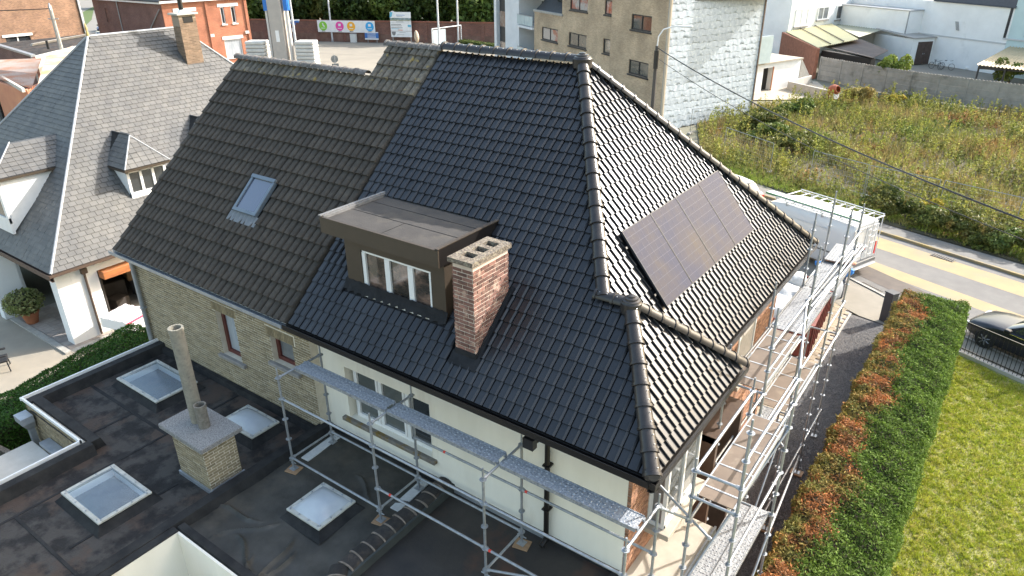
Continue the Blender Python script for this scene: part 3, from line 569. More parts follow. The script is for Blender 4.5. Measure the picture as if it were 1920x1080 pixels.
def dome(par,x0,x1,y0,y1,z,clear,lab):
    fcol=dfr
    k_=MB(); k_.loft([[(x0-.12,y0-.12,z),(x1+.12,y0-.12,z),(x1+.12,y1+.12,z),(x0-.12,y1+.12,z)],[(x0+.04,y0+.04,z+.165),(x1-.04,y0+.04,z+.165),(x1-.04,y1-.04,z+.165),(x0+.04,y1-.04,z+.165)]],caps=False); dd=k_.build('roof_dome',bitK,par,label=lab)
    f=MB(); t=.09; zf=z+.17
    for q in ((x0,x1,y0,y0+t),(x0,x1,y1-t,y1),(x0,x0+t,y0+t,y1-t),(x1-t,x1,y0+t,y1-t)): f.bbox(*q,zf,zf+.05,.01)
    f.build('dome_frame',fcol,dd)
    # pyramid/bulged dome
    n=9; vs=[];fs=[]
    for j in range(n):
        for i in range(n):
            a,b_=i/(n-1),j/(n-1); hh=(1-abs(2*a-1)**2.2)*(1-abs(2*b_-1)**2.2)
            vs.append((x0+t*.8+a*(x1-x0-1.6*t),y0+t*.8+b_*(y1-y0-1.6*t),zf+.045+.17*hh**.6))
    for j in range(n-1):
        for i in range(n-1): fs.append((j*n+i,j*n+i+1,(j+1)*n+i+1,(j+1)*n+i))
    MB().add(vs,fs).build('dome_shell',dg if clear else dgw,dd,smooth=60)
    i_=.09; wl_=MB(); a_=[(x0+i_,y0+i_,zf-.005),(x1-i_,y0+i_,zf-.005),(x1-i_,y1-i_,zf-.005),(x0+i_,y1-i_,zf-.005)]; zl=zf-(.55 if clear else .12); e_=[(x0+i_+.02,y0+i_+.02,zl),(x1-i_-.02,y0+i_+.02,zl),(x1-i_-.02,y1-i_-.02,zl),(x0+i_+.02,y1-i_-.02,zl)]
    wl_.add(a_+e_,[(0,4,5,1),(1,5,6,2),(2,6,7,3),(3,7,4,0)]); wl_.build('light_shaft',mat('shaft_lining',(.72,.74,.74),ro=.6),dd); MB().add(e_,[(0,1,2,3)]).build('shaft_floor',mat('shaft_blue_reflection',(.2,.27,.42),ro=.15,coat=.3) if clear else mat('shaft_white',(.8,.82,.84),ro=.6),dd)  # blue floor colour imitates a reflection in the clear dome
    T=MB().lathe([(.02,0),(.02,.012),(.008,.02)],(0,0,0),6); Ms=[]
    for a in np.linspace(.08,.92,4):
        for q in ((x0+a*(x1-x0),y0+t/2),(x0+a*(x1-x0),y1-t/2),(x0+t/2,y0+a*(y1-y0)),(x1-t/2,y0+a*(y1-y0))): Ms.append(Matrix.Translation((*q,zf+.05)))
    pieces(dd,'bolt',T,Ms,galv,50)
    return dd
dome(flat,-13.85,-12.0,-1.9,-.78,ZF,True,'far left clear roof dome'); dome(flat,-10.1,-8.92,-1.42,-.66,ZF,False,'small milky roof dome by the brick wall'); dome(flat,-10.6,-9.1,-4.75,-3.66,ZF,True,'large clear roof dome near the bottom left')
# yellow brick chimney stack on the flat roof
cs=MB().box(-9.38,-8.28,-2.87,-2.15,ZF,4.13).build('chimney_stack',mortarY,flat)
q=Matrix(((1,0,0,0),(0,0,1,0),(0,-1,0,0),(0,0,0,1)))
bricks(cs,Matrix.Translation((-9.38,-2.87,ZF+.1)),1.1,1.03,brickY,bw=.2,bh=.048,jt=.019,budget=150)
bricks(cs,fr((-8.28,-2.87,ZF+.1),(0,1,0),(0,0,1))@q,.72,1.03,brickY,bw=.2,bh=.048,jt=.019,budget=150)
MB().bbox(-9.66,-8.14,-2.97,-2.02,4.13,4.24,.012).build('chimney_cap',pebble,cs)
sk_=MB(); sk_.box(-9.42,-8.24,-2.91,-2.875,ZF,ZF+.09); sk_.box(-8.275,-8.24,-2.87,-2.1,ZF,ZF+.12); sk_.build('chimney_flashing',zinc,cs)
def pipe(c,z0,z1,r):
    n=18; rings=[]
    for rr,z in ((r,z0),(r,z1-.1),(r*1.06,z1-.1),(r*1.08,z1),(r*.8,z1),(r*.8,z1-.25)):
        rings.append([(c[0]+rr*math.cos(2*math.pi*i/n),c[1]+rr*math.sin(2*math.pi*i/n),z) for i in range(n)])
    return MB().loft(rings)
pipe((-9.08,-2.42),4.24,6.45,.135).build('flue_pipe',asb,cs,smooth=40); pipe((-8.78,-2.46),4.24,4.78,.115).build('flue_pipe',mat('sooty_pipe',(.13,.12,.1),(.22,.2,.17),sc=14,ro=.95,bump=.4),cs,smooth=40)
# ---- middle flat roof with membrane
mid=thing('membrane_roof_annexe',(-6,-2,0),'small flat roof annexe with wrinkled dark membrane below the white wall','annexe')
n=130; xs=np.linspace(-7.8,-4.4,n); ys=np.linspace(-3.9,-.02,n); vs=[]
for y in ys:
    for x in xs:
        z=3.06+.012*math.sin(x*3.1+y*1.3)+.008*math.sin(y*5.7-x*2.2)
        for (cx_,cy_,dx_,dy_,L_) in ((-6.4,-2.6,-.6,-.8,.9),(-5.9,-2.7,.3,-.95,.9),(-5.6,-2.9,.1,-1,.9),(-6.9,-3.3,.9,-.3,.8),(-6.2,-3.4,.4,-.9,.6),(-6.7,-2.8,-.9,-.2,.8),(-5.2,-1.2,.7,.6,.8),(-6.3,-.8,.8,-.3,.7)):
            l_=math.hypot(dx_,dy_); a=((x-cx_)*dx_+(y-cy_)*dy_)/l_; c_=((x-cx_)*dy_-(y-cy_)*dx_)/l_+.06*math.sin(a*5)
            if 0<a<L_*1.6: z+=.065*math.exp(-(c_/.03)**2)*min(1,a*4)*min(1,(L_*1.6-a)*3)
        vs.append((x,y,z))
MB().add(vs,[(j*n+i,j*n+i+1,(j+1)*n+i+1,(j+1)*n+i) for j in range(n-1) for i in range(n-1)]).build('membrane',epdm,mid,smooth=50)
MB().box(-7.8,-4.4,-3.9,-.02,2.7,3.0).build('roof_slab',bitK,mid)
m_=MB(); kerb((-7.75,-3.85),(-4.6,-3.85),.13,.2,3.05,m_); m_.build('kerb',bitK,mid)
MB().box(-7.69,-4.4,-4.0,-3.953,0,3.21).build('wall',wallW,mid,label='cream light well wall')
MB().box(-7.695,-7.65,-9.5,-4.0,0,3.21).build('wall',wallW,mid,label='cream light well wall'); MB().box(-7.83,-7.66,-9.5,-3.96,3.212,3.24).build('coping',bitK,mid)
dome(mid,-6.43,-5.48,-2.44,-1.5,3.06,False,'milky roof dome on the wrinkled membrane')
# tile-capped party wall
pw_=thing('tile_capped_party_wall',(-4.4,-1.5,0),'low party wall capped with half-round black ridge tiles between the flat roofs','wall')
MB().box(-4.55,-4.2,-3.2,0,2.6,3.26).build('wall',mat('green_grey_felt',(.035,.04,.038),(.05,.055,.05),sc=3,ro=.8,bump=.2),pw_)
capm=[mat('mossy_black_tile',(.014,.013,.013),(.035,.03,.026),sc=9,ro=.8,rnd=.4,bump=.4,c3=(.06,.045,.036),sc3=5),mat('mortar_joint',(.26,.21,.17),(.12,.1,.08),sc=9,ro=.95)]
T=MB(); n=9; L_=.27
def arc(x,rr): return [(x,-rr*math.cos(math.pi*i/(n-1)),rr*.5*math.sin(math.pi*i/(n-1))) for i in range(n)]
T.loft([arc(0,.17),arc(L_-.03,.18)],closed=False,caps=False); T.mi=1; T.loft([arc(L_-.03,.186),arc(L_,.186)],closed=False,caps=False); T.add(arc(L_-.03,.186)+arc(L_-.03,.14),[(i,i+1,n+i+1,n+i) for i in range(n-1)]); T.add(arc(L_,.186)+arc(L_,.14),[(i,n+i,n+i+1,i+1) for i in range(n-1)])
Ms=[Matrix.Translation((-4.42+random.uniform(-.012,.012),-.02-i*.275,3.25))@Matrix.Rotation(R(-90+random.uniform(-7,7)),4,'Z')@Matrix.Rotation(R(random.uniform(-5,5)),4,'X') for i in range(10)]
Ms+=[Matrix.Translation((-4.5+.1*i,-2.8-.16*i,3.25))@Matrix.Rotation(R(-55+12*i),4,'Z') for i in range(4)]
pieces(pw_,'ridge_tile',T,Ms,capm,60,smooth=40)
# ---- right flat roof
rgt=thing('bitumen_roof_annexe',(-2.3,-4,0),'brown stained flat roof annexe under the scaffold at the bottom','annexe')
MB().box(-4.2,-.38,-9,-.013,2.6,3.07).build('roof_surface',mat('stained_bitumen',(.022,.02,.019),(.04,.033,.028),sc=1.2,ro=.6,bump=.3,bs=22,c3=(.1,.045,.026),sc3=.7,lo3=.55,hi3=.72,rv=.12),rgt)
MB().box(-4.2,-.38,-9,-.3,0,2.59).build('wall',wallW,rgt)
m_=MB(); kerb((-.5,-.02),(-.5,-9),.1,.14,3.05,m_); m_.build('kerb',bitK,rgt)
# ================================================================== scaffolds
ros=MB(); ros.lathe([(.028,-.004),(.062,-.004),(.062,.004),(.028,.004)],(0,0,0),12); ros.lathe([(.034,-.03),(.034,.03)],(0,0,0),10)
rosM=bpy.data.meshes.new('rosette'); rosM.from_pydata(ros.v,[],ros.f); rosM.materials.append(galv)
def standard(par,x,y,z0,z1,zr,base=True,spig=True,lean=0):
    s_=MB(); s_.tube((x,y,z0+(.06 if base else 0)),(x,y,z1),.0245,10)
    if spig: s_.tube((x,y,z1),(x,y,z1+.2),.017,8)
    o_=s_.build('standard',galv,par,smooth=40)
    z=zr
    while z<z1+.06:
        if z>z0+.12: link('rosette',rosM,o_,M=Matrix.Translation((x,y,z)))
        z+=.5
    if base:
        b_=MB(); b_.box(x-.075,x+.075,y-.075,y+.075,z0,z0+.008); b_.tube((x,y,z0+.008),(x,y,z0+.2),.018,8); b_.tube((x-.1,y,z0+.17),(x+.1,y,z0+.17),.012,6); b_.lathe([(.035,.14),(.035,.19)],(x,y,z0),8); b_.build('base_jack',galv,o_)
    return o_
def bar(par,a,b,name='ledger',r=.0243,m=None):
    a,b=V(a),V(b); d_=(b-a).normalized(); s_=MB(); s_.tube(a+d_*.035,b-d_*.035,r,10)
    for p,q in ((a,1),(b,-1)):
        c_=p+d_*q*.055; s_.tube(c_-d_*q*.03,c_+d_*q*.02,.034,8)
    return s_.build(name,m or galv,par,smooth=40)
def redband(par,a,b,ts):
    a,b=V(a),V(b); d_=(b-a).normalized()
    for t in ts: p=a+(b-a)*t; MB().tube(p-d_*.025,p+d_*.025,.027,10).build('red_tape',mat('red_tape',(.7,.05,.03),ro=.4),par,smooth=40)
def deck(par,x0,x1,y0,y1,z,m,name='deck_board',lip=.05,dirx=True):
    b_=MB(); b_.box(x0,x1,y0,y1,z,z+.012)
    if dirx:
        b_.box(x0,x1,y0-.004,y0+.012,z-lip,z+.022); b_.box(x0,x1,y1-.012,y1+.004,z-lip,z+.022)
        n_=int((x1-x0)/.1)
        for i in range(n_): 
            for j in range(4): xx=x0+.05+i*(x1-x0-.06)/n_; yy=y0+.045+j*(y1-y0-.09)/3; b_.lathe([(.02,0),(.012,.007)],(xx,yy,z+.012),5)
        for xx in (x0-.03,x1-.0): b_.box(xx,xx+.03,y0+.02,y0+.08,z-.03,z+.016); b_.box(xx,xx+.03,y1-.08,y1-.02,z-.03,z+.016)
    else:
        b_.box(x0-.004,x0+.012,y0,y1,z-lip,z+.022); b_.box(x1-.012,x1+.004,y0,y1,z-lip,z+.022)
        n_=int((y1-y0)/.1)
        for i in range(n_):
            for j in range(4): yy=y0+.05+i*(y1-y0-.06)/n_; xx=x0+.045+j*(x1-x0-.09)/3; b_.lathe([(.02,0),(.012,.007)],(xx,yy,z+.012),5)
    return b_.build(name,m,par)
sf=thing('scaffold',(-3.6,-.9,3.07),'galvanised steel scaffold standing on the flat roofs along the white rear wall','scaffold')
SX=[-7.46,-4.86,-2.285,.28]; SO,SI=-1.445,-.36; DZ=5.37; zb=[3.09,3.09,3.09,3.24]
for i,x in enumerate(SX):
    standard(sf,x,SO,zb[i] if i<3 else 2.9,DZ+.03,DZ-2.0); standard(sf,x,SI,zb[i],DZ+.03,DZ-2.0)
    bar(sf,(x,SO,DZ),(x,SI,DZ),'transom'); 
    if i<3: bar(sf,(x,SO,DZ-2.0),(x,SI,DZ-2.0),'transom')
for i in range(3):
    a,b_=SX[i],SX[i+1]
    deck(sf,a+.05,b_-.05,-1.06,-.74,DZ+.045,galvD)
    for (y,z) in ((SO,DZ-2.0),(SI,DZ-2.0)) if i<1 else ((SO,DZ-1.5),(SI,DZ-1.0),(SI,DZ-2.0)) if i==1 else ((SO,DZ-1.5),(SI,DZ-1.0)): 
        l_=bar(sf,(a,y,z),(b_,y,z))
        if i>0 and z>DZ-1.9: redband(l_,(a,y,z),(b_,y,z),(.13,) if y==SO and i==1 else (.3,) if i==1 else (.04,))
    for (y,z) in ([(SO,DZ-.5)] if i==0 else [(SO,DZ-1.5+.0)] ):
        if i==0: bar(sf,(a,y,z),(b_,y,z))
    if i>0: bar(sf,(a,SO,DZ-.5),(b_,SO,DZ-.5))
bar(sf,(SX[2],SO,DZ-2.0),(SX[3],SI,DZ-2.0),'brace')
for (x0,x1,y0,y1,mm,lab) in ((-7.66,-7.42,-1.12,-.16,white,'white sole board under the scaffold foot beside the brick wall'),(-4.99,-4.75,-1.1,-.14,white,'white sole board under the scaffold foot beside the tile-capped wall')):
    t=MB(rz((x0+x1)/2,(y0+y1)/2,3)); t.bbox(-.11,.11,-.48,.48,3.062,3.087,.004); t.build('sole_board',mat('white_board',(.6,.6,.58),(.5,.5,.48),sc=12,ro=.7),None,label=lab,cat='board',group='scaffold sole boards')
for x,y,lab in ((SX[0],SO,'small plywood pad under the leftmost outer scaffold foot'),(SX[1],SO,'small plywood pad under the second outer scaffold foot by the ridge-tile wall'),(SX[2],SI,'small plywood pad under the inner scaffold foot below the black downpipe')):
    t=MB(rz(x+.02,y-.02,12)); t.bbox(-.15,.15,-.13,.13,3.071,3.089,.003); t.build('plywood_pad',wood,None,label=lab,cat='board',group='scaffold sole boards')
# ---- scaffold along the drive
s2=thing('scaffold',(.9,5,0),'tall galvanised steel scaffold with plank decks along the sunny side of the house','scaffold')
for (x,y,z0,z1) in ((.65,.02,0,6.0),(1.35,.03,0,7.0),(.65,2.6,0,6.05),(1.35,2.62,0,6.5),(.65,3.39,0,7.1),(-.08,3.39,0,6.1),(.66,5.96,0,7.4),(-.08,5.96,0,6.4),(.68,8.52,0,7.45),(-.06,8.52,0,7.2),(.62,10.45,0,7.0),(-.08,10.45,0,7.2)):
    standard(s2,x,y,z0+.04,z1,(z1-.03)%.5 if False else .47)
Z=[1.97,3.47,5.47]
for (y0,y1,xi,xo) in ((.02,2.61,.65,1.35),):
    for z in (3.47,5.47): 
        for y in (y0,y1): bar(s2,(xi,y,z),(xo,y,z),'transom')
    for z in (4.47,5.97,.97): bar(s2,(xo,y0,z),(xo,y1,z))
    for z in (5.97,4.97,.97): bar(s2,(xi,y0,z),(xi,y1,z))
for z in (6.47,5.97):
    bar(s2,(1.35,.03,z),(1.35,2.62,z)); 
bar(s2,(.65,.02,5.97),(1.35,.03,5.97),'transom')
for a,b_ in ((3.39,5.96),(5.96,8.52),(8.52,10.45)):
    for z in (.97,3.47,4.47,5.97,6.47): bar(s2,(.66,a,z),(.66,b_,z))
    for z in (3.47,5.47): bar(s2,(-.08,a,z),(-.08,b_,z))
for y in (3.39,5.96,8.52,10.45):
    for z in (3.47,5.47): bar(s2,(-.08,y,z),(.66,y,z),'transom')
bar(s2,(.65,2.6,5.47),(.65,3.39,5.47)); bar(s2,(.65,2.6,3.47),(.65,3.39,3.47))
bar(s2,(1.35,2.62,5.0),(.66,3.39,4.97),'coupler_tube'); bar(s2,(1.36,2.6,6.4),(.6,5.9,6.4),'guard_rail')
bar(s2,(.65,.02,3.5),(1.35,2.6,5.45),'brace'); bar(s2,(-.2,.55,5.0),(1.0,.2,4.6),'coupler_tube'); bar(s2,(.28,-.36,5.34),(.66,.02,5.0),'coupler_tube')
bar(s2,(.66,3.4,.97),(.66,5.9,3.47),'brace'); bar(s2,(1.35,.03,.97),(1.35,2.6,2.97),'brace'); bar(s2,(1.35,2.62,2.97),(.66,8.5,.6),'brace')
def plank(x0,x1,y0,y1,z,m): 
    b_=MB(); b_.box(x0,x1,y0,y1,z,z+.014); o_=b_.build('deck_panel',m,s2)
    f=MB()
    for a in (x0-.012,x1-.012): f.box(a,a+.024,y0,y1,z-.05,z+.026)
    f.build('deck_rail',mat('aluminium',(.45,.46,.46),(.38,.39,.4),sc=9,ro=.4,met=.35),o_)
    y=y0+.25
    while y<y1-.1: MB().box(x0+.014,x1-.014,y,y+.03,z+.014,z+.021).build('deck_rib',MT['aluminium'],o_); y+=.62
plank(.72,1.29,.06,2.57,5.5,plyG); plank(.0,.6,3.43,5.92,5.5,plyG)
plank(.0,.6,6.0,8.48,3.5,plyG)
alu=MT['aluminium']; perf=mat('perforated_deck',(.27,.275,.28),(.15,.15,.155),sc=22,ro=.45,met=.3,lo=.5,hi=.6,bump=.5,bs=30)
for (a,b_) in ((6.0,8.48),(8.56,10.42)):
    deck(s2,-.03,.29,a,b_,5.5,perf,dirx=False); deck(s2,.32,.64,a,b_,5.52,perf,dirx=False)
deck(s2,.3,.62,10.3,11.8,5.6,perf,dirx=False); deck(s2,-.02,.28,10.3,11.6,5.58,perf,dirx=False)
for i in range(3): bar(s2,(.36+.09*i,7.2,5.62),(.5+.09*i,11.7,5.66),'loose_tube')
deck(s2,.98,1.3,-.6,2.58,3.5,perf,dirx=False); deck(s2,.68,.96,.3,2.55,3.47,perf,dirx=False); deck(s2,.1,.42,3.43,5.9,3.5,perf,dirx=False)
b_=MB(); b_.box(1.2,1.42,2.45,2.8,.0,.04); b_.build('sole_plank',wood,s2)
for (x,y) in ((1.35,.03),(.66,3.39),(.66,5.96),(.68,8.52)): MB().box(x-.16,x+.16,y-.13,y+.13,.004,.038).build('sole_pad',wood,s2)
# wrought iron bracket on the wall, coil of wire
ir=thing('iron_bracket',(-.2,3.3,4.6),'black wrought iron wall bracket with scrolls behind the scaffold','bracket')
pa=MB()
for i in range(7):
    y=3.2+i*.26; pts=[(-.25,y+.11*math.cos(t),5.0+.11*math.sin(t)) for t in np.linspace(.4,5.6,9)]; pa.path(pts,.009,5)
pa.path([(-.25,3.05,5.14),(-.25,5.1,5.14)],.012,5); pa.path([(-.25,3.05,4.86),(-.25,5.1,4.86)],.012,5); pa.path([(-.32,3.1,4.6),(-.1,2.7,5.0),(-.3,2.5,5.2)],.012,5); pa.build('scrollwork',blackM,ir)
# ================================================================== ground
asph=mat('asphalt',(.13,.125,.118),(.16,.152,.142),sc=1.5,ro=.9,bump=.3,bs=160,c3=(.105,.1,.096),sc3=.35,lo3=.5,hi3=.8)
yel=mat('yellow_asphalt',(.33,.25,.13),(.28,.215,.12),sc=1.2,ro=.9,bump=.2,bs=120,c3=(.24,.205,.15),sc3=.5,lo3=.5,hi3=.75)
pave=mat('pale_paving',(.24,.215,.175),(.2,.18,.145),sc=1.4,ro=.9,bump=.2,bs=60)
struct('ground',MB().add([(-400,-60,-.06),(120,-60,-.06),(120,400,-.06),(-400,400,-.06)],[(0,1,2,3)]),mat('earth',(.22,.2,.16),(.16,.16,.11),sc=.15,ro=.95,bump=.3,bs=3))
def strip(name,e0,e1,z,m,**k):
    b=MB(); n=len(e0); b.add([(*p,z) for p in e0]+[(*p,z) for p in e1],[(i,i+1,n+i+1,n+i) for i in range(n-1)]); return struct(name,b,m,**k)
def ln(p,a,xs): t=math.tan(R(a)); return [(x,p[1]+(x-p[0])*t) for x in xs]
xs=[-45,-25,-12,-6,-3,0,3,6,10,18]
e_g=[(-45,45),(-25,35.6),(-12,28.6),(-6,25.5),(-3,23.8),(0,21.9),(3,19.9),(6,18.4),(10,16.5),(18,13)]   # near gutter
e_s=[(-45,42),(-25,32.6),(-12,26),(-6,22.7),(-3,21),(0,19.15),(3,18.45),(6,17.2),(10,15.4),(18,12)]          # house side of pavement
y1n=ln((1.4,23.35),-21,xs); y1f=ln((1.6,24.25),-21.5,xs); y2n=ln((2.2,25.8),-20,xs); y2f=ln((2.1,27.3),-19.5,xs); kb_=ln((2.1,27.85),-19.5,xs); vg=ln((1.9,29.3),-18.5,xs)
strip('pavement',e_s,e_g,.02,pave); strip('road',e_g,y1n,-.02,asph); strip('road',y1n,y1f,-.018,yel); strip('road',y1f,y2n,-.02,asph); strip('road',y2n,y2f,-.018,yel); strip('road',y2f,kb_,-.02,asph)
strip('pavement',kb_,vg,.05,mat('grey_paving',(.2,.187,.167),(.16,.15,.133),sc=1.1,ro=.92,bump=.3,bs=50))
b=MB()
for i in range(len(xs)-1):
    a,c=V((*kb_[i],-.03)),V((*kb_[i+1],-.03)); n_=(c-a).cross(V((0,0,1))).normalized()*-.12; b.add([a,c,c+V((0,0,.13)),a+V((0,0,.13)),a+n_+V((0,0,.13)),c+n_+V((0,0,.13))],[(0,1,2,3),(3,2,5,4)])
struct('kerb',b,mat('yellow_kerb',(.3,.22,.08),(.2,.17,.12),sc=1.5,ro=.8))
b=MB()
for i in range(len(e_g)-1):
    a,c=V((*e_g[i],-.03)),V((*e_g[i+1],-.03)); n_=(c-a).cross(V((0,0,1))).normalized()*.12; b.add([a,c,c+V((0,0,.09)),a+V((0,0,.09)),a+n_+V((0,0,.09)),c+n_+V((0,0,.09))],[(0,1,2,3),(3,2,5,4)])
struct('kerb',b,conc)
def grate(x,y,a,lab,w=.95,d=.34):
    t=thing('street_drain',(x,y,0),lab,'drain','street drains'); M=rz(x,y,a); f=MB(M)
    f.box(-w/2,w/2,-d/2,d/2,-.012,-.006); f.build('pit',dark,t)
    n_=9
    for i in range(n_+1): MB(M).box(-w/2+i*w/n_-.022,-w/2+i*w/n_+.022,-d/2,d/2,-.005,.012).build('grate_bar',mat('cast_iron',(.14,.125,.11),ro=.7),t)
grate(-.2,22.15,-31,'rusty street drain grate in front of the paved forecourt'); grate(1.85,27.35,-19.5,'street drain grate by the kerb across the road')
MB(rz(.6,22.9,-30)).box(-2.2,1.6,-.5,.65,-.017,-.014).build('asphalt_patch',mat('fresh_asphalt',(.11,.09,.075),(.085,.07,.062),sc=2,ro=.9,bump=.2),None,kind='structure')
# forecourt: pavers, gravel drive, lawn
pv=mat('forecourt_paver',(.34,.275,.195),(.27,.22,.155),sc=3,ro=.88,rnd=.12,bump=.15)
struct('forecourt_bed',MB().add([(-4.5,10.5,-.02),(-.33,10.5,-.02),(-.35,19.5,-.02),(-4.5,22.2,-.02)],[(0,1,2,3)]),conc)
pt=MB().box(0,.29,0,.19,-.03,0); Ms=[]
for j in range(58):
    for i in range(16):
        x=-.36-.302*(i+1)+(.15 if j%2 else 0); y=9.0+j*.2
        if x+.29<-.33 and y<19.3-(x+.35)*.62 and x>-4.6: Ms.append(Matrix.Translation((x,y,.012+random.uniform(-.003,.003))))
fc=struct('forecourt',MB().box(-.35,-.27,9,19.2,-.03,.03),conc)
pieces(fc,'paver',pt,Ms,pv,300,'pavers')
gr=mat('gravel',(.075,.071,.068),(.16,.152,.146),sc=42,ro=.95,bump=1,bs=45,lo=.4,hi=.6)
struct('gravel_drive',MB().add([(-.27,-9,-.01),(1.3,-9,-.01),(1.5,19.0,-.01),(-.27,19.15,-.01)],[(0,1,2,3)]),gr)
n=26000; px=rng.uniform(-.26,1.4,n); py=rng.uniform(1,18.9,n); s_=rng.uniform(.008,.02,n); tet=np.array([(1,0,0),(-.5,.87,0),(-.5,-.87,0),(0,0,1)])
vs=(np.stack([px,py,np.zeros(n)],1)[:,None,:]+tet[None]*s_[:,None,None]).reshape(-1,3); fs=(np.arange(n)[:,None,None]*4+np.array([(0,1,3),(1,2,3),(2,0,3)])[None]).reshape(-1,3)
npmesh('gravel_stones',vs,fs,mat('gravel_stone',(.09,.086,.083),(.18,.172,.166),sc=9,ro=.9,rnd=.5),label='loose grey gravel covering the drive beside the hedge',cat='gravel',kind='stuff')
struct('lawn',MB().add([(3.2,-9,-.02),(12,-9,-.02),(12,14.3,-.02),(6,17.1,-.02),(3.2,18.35,-.02)],[(0,1,2,3,4)]),mat('lawn_soil',(.2,.22,.05),(.3,.27,.13),sc=1.2,ro=.95))
# ------------------------------------------------------------------ foliage helpers
def leafquads(c,s,asp=1.6,nrm=None,jit=1.0):
    """random oriented small quads at centres c (n,3), size s (n)"""
    n=len(c); a=rng.normal(size=(n,3)); 
    if nrm is not None: a=a*jit+nrm
    a/=np.linalg.norm(a,axis=1)[:,None]; b=rng.normal(size=(n,3)); b-=(b*a).sum(1)[:,None]*a; b/=np.linalg.norm(b,axis=1)[:,None]; d_=np.cross(a,b)
    s=np.asarray(s)[:,None]; L_=b*s*asp; W_=d_*s
    vs=np.stack([c-L_,c-W_*.9+L_*.1,c+L_,c+W_*.9+L_*.1],1).reshape(-1,3); fs=np.arange(4*n).reshape(n,4); return vs,fs
def blades(c,h,w,lean=.4):
    n=len(c); t=rng.uniform(0,2*np.pi,n); d_=np.stack([np.cos(t),np.sin(t),0*t],1); e=np.stack([-np.sin(t),np.cos(t),0*t],1); l=rng.uniform(-lean,lean,n)[:,None]; l2=rng.uniform(-lean,lean,n)[:,None]
    tip=c+np.stack([0*h,0*h,h],1)+e*l*h[:,None]+d_*l2*h[:,None]
    vs=np.stack([c-d_*w[:,None],c+d_*w[:,None],tip],1).reshape(-1,3); return vs,np.arange(3*n).reshape(n,3)
def hedge(name,par,poly_top,n,size,m,core,label,cat,thickness=.0,up=True):pass
# ---- lawn grass
n=150000; gx=rng.uniform(3.3,7.2,n); gy=rng.uniform(1.5,18.3,n); kk=gy<18.1-(gx-3.4)*.47; gx,gy=gx[kk],gy[kk]; n=len(gx)
c=np.stack([gx,gy,np.full(n,-.02)],1); clump=.5+.5*np.sin(gx*7.1+np.sin(gy*5))*np.sin(gy*6.3+np.cos(gx*4))
vs,fs=blades(c,rng.uniform(.03,.075,n)*(.45+.95*clump),rng.uniform(.006,.013,n),1.0)
tc=np.stack([rng.uniform(3.4,7,3000),rng.uniform(1.6,18,3000),np.zeros(3000)],1); tc=tc[tc[:,1]<18.0-(tc[:,0]-3.4)*.47]; tb=np.repeat(tc,9,0)+rng.normal(size=(len(tc)*9,3))*np.array([.022,.022,0]); tb[:,2]=-.02; v2,f2=blades(tb,rng.uniform(.07,.13,len(tb)),rng.uniform(.007,.014,len(tb)),.8)
npmesh('grass_tufts',v2,f2,leafmat('tuft_blade',[(.26,.33,.03),(.38,.4,.055),(.5,.43,.16)],sc=4,rnd=.45),label='taller darker grass tufts scattered over the lawn',cat='grass',kind='stuff')
npmesh('grass',vs,fs,leafmat('grass_blade',[(.31,.36,.035),(.45,.44,.07),(.58,.48,.22)],sc=3,rnd=.4),label='mown yellow-green lawn grass right of the hedge',cat='grass',kind='stuff')
# ---- big conifer hedge along the drive
def boxhedge(name,label,x0,x1,y0,y1,zt,n,size,mats,xf=None,wob=.06,bot=0.0,split=None,topside=None):
    t=thing(name,((x0+x1)/2,(y0+y1)/2,0),label,'hedge')
    c_=MB(); k_=12; ys_=np.linspace(y0+.12,y1-.12,k_); rings=[]
    for y in ys_: rings.append([(x0+.14,y,bot),(x1-.14,y,bot),(x1-.12,y,zt-.25),(x1-.3,y,zt-.12),(x0+.3,y,zt-.12),(x0+.12,y,zt-.25)])
    c_.loft(rings); c_.build('branches',mat('hedge_core',(.02,.022,.01),(.035,.028,.015),sc=4,ro=.95),t)
    # faces: 0 top,1 left,2 right,3 near end,4 far end
    A=[(x1-x0)*(y1-y0),(y1-y0)*zt,(y1-y0)*zt,(x1-x0)*zt,(x1-x0)*zt]; A=np.array(A)/sum(A); f=rng.choice(5,n,p=A); a,b_=rng.random(n),rng.random(n)
    X=np.where(f==0,x0+a*(x1-x0),np.where(f==1,x0,np.where(f==2,x1,x0+a*(x1-x0)))); Y=np.where(f<3,y0+b_*(y1-y0),np.where(f==3,y0,y1)); Zz=np.where(f==0,zt,np.where(f<3,a,b_)*zt)
    Zz=np.maximum(Zz,.03); N_=np.zeros((n,3)); N_[f==0]=(0,0,1); N_[f==1]=(-1,0,.3); N_[f==2]=(1,0,.3); N_[f==3]=(0,-1,.3); N_[f==4]=(0,1,.3)
    dsp=wob*(np.sin(X*5.1+Y*2.3)+np.sin(Y*4.4-X*3.1+Zz*4)+.8*np.sin(Y*9.7+Zz*7+X*6))*.6+rng.normal(size=n)*wob*.55
    c=np.stack([X,Y,Zz],1)+N_*dsp[:,None]
    ed=np.minimum(np.minimum(X-x0,x1-X),zt-Zz); r_=np.where((f==0),np.clip(.22-np.minimum(X-x0,x1-X),0,.22)**2*2.2,np.where((f==1)|(f==2),np.clip(.22-(zt-Zz),0,.22)**2*2.2,0)); 
    c[:,2]-=np.where(f==0,r_,0); c[:,0]+=np.where(f==1,r_,np.where(f==2,-r_,0))
    sel=np.zeros(n,int) if split is None else split(c,f)
    for k_,m_ in enumerate(mats):
        q=sel==k_
        if q.sum()==0: continue
        vs,fs=leafquads(c[q],rng.uniform(.6,1.3,q.sum())*size,2.8,N_[q],1.1); npmesh('foliage',vs,fs,m_,t,kind='stuff')
    return t
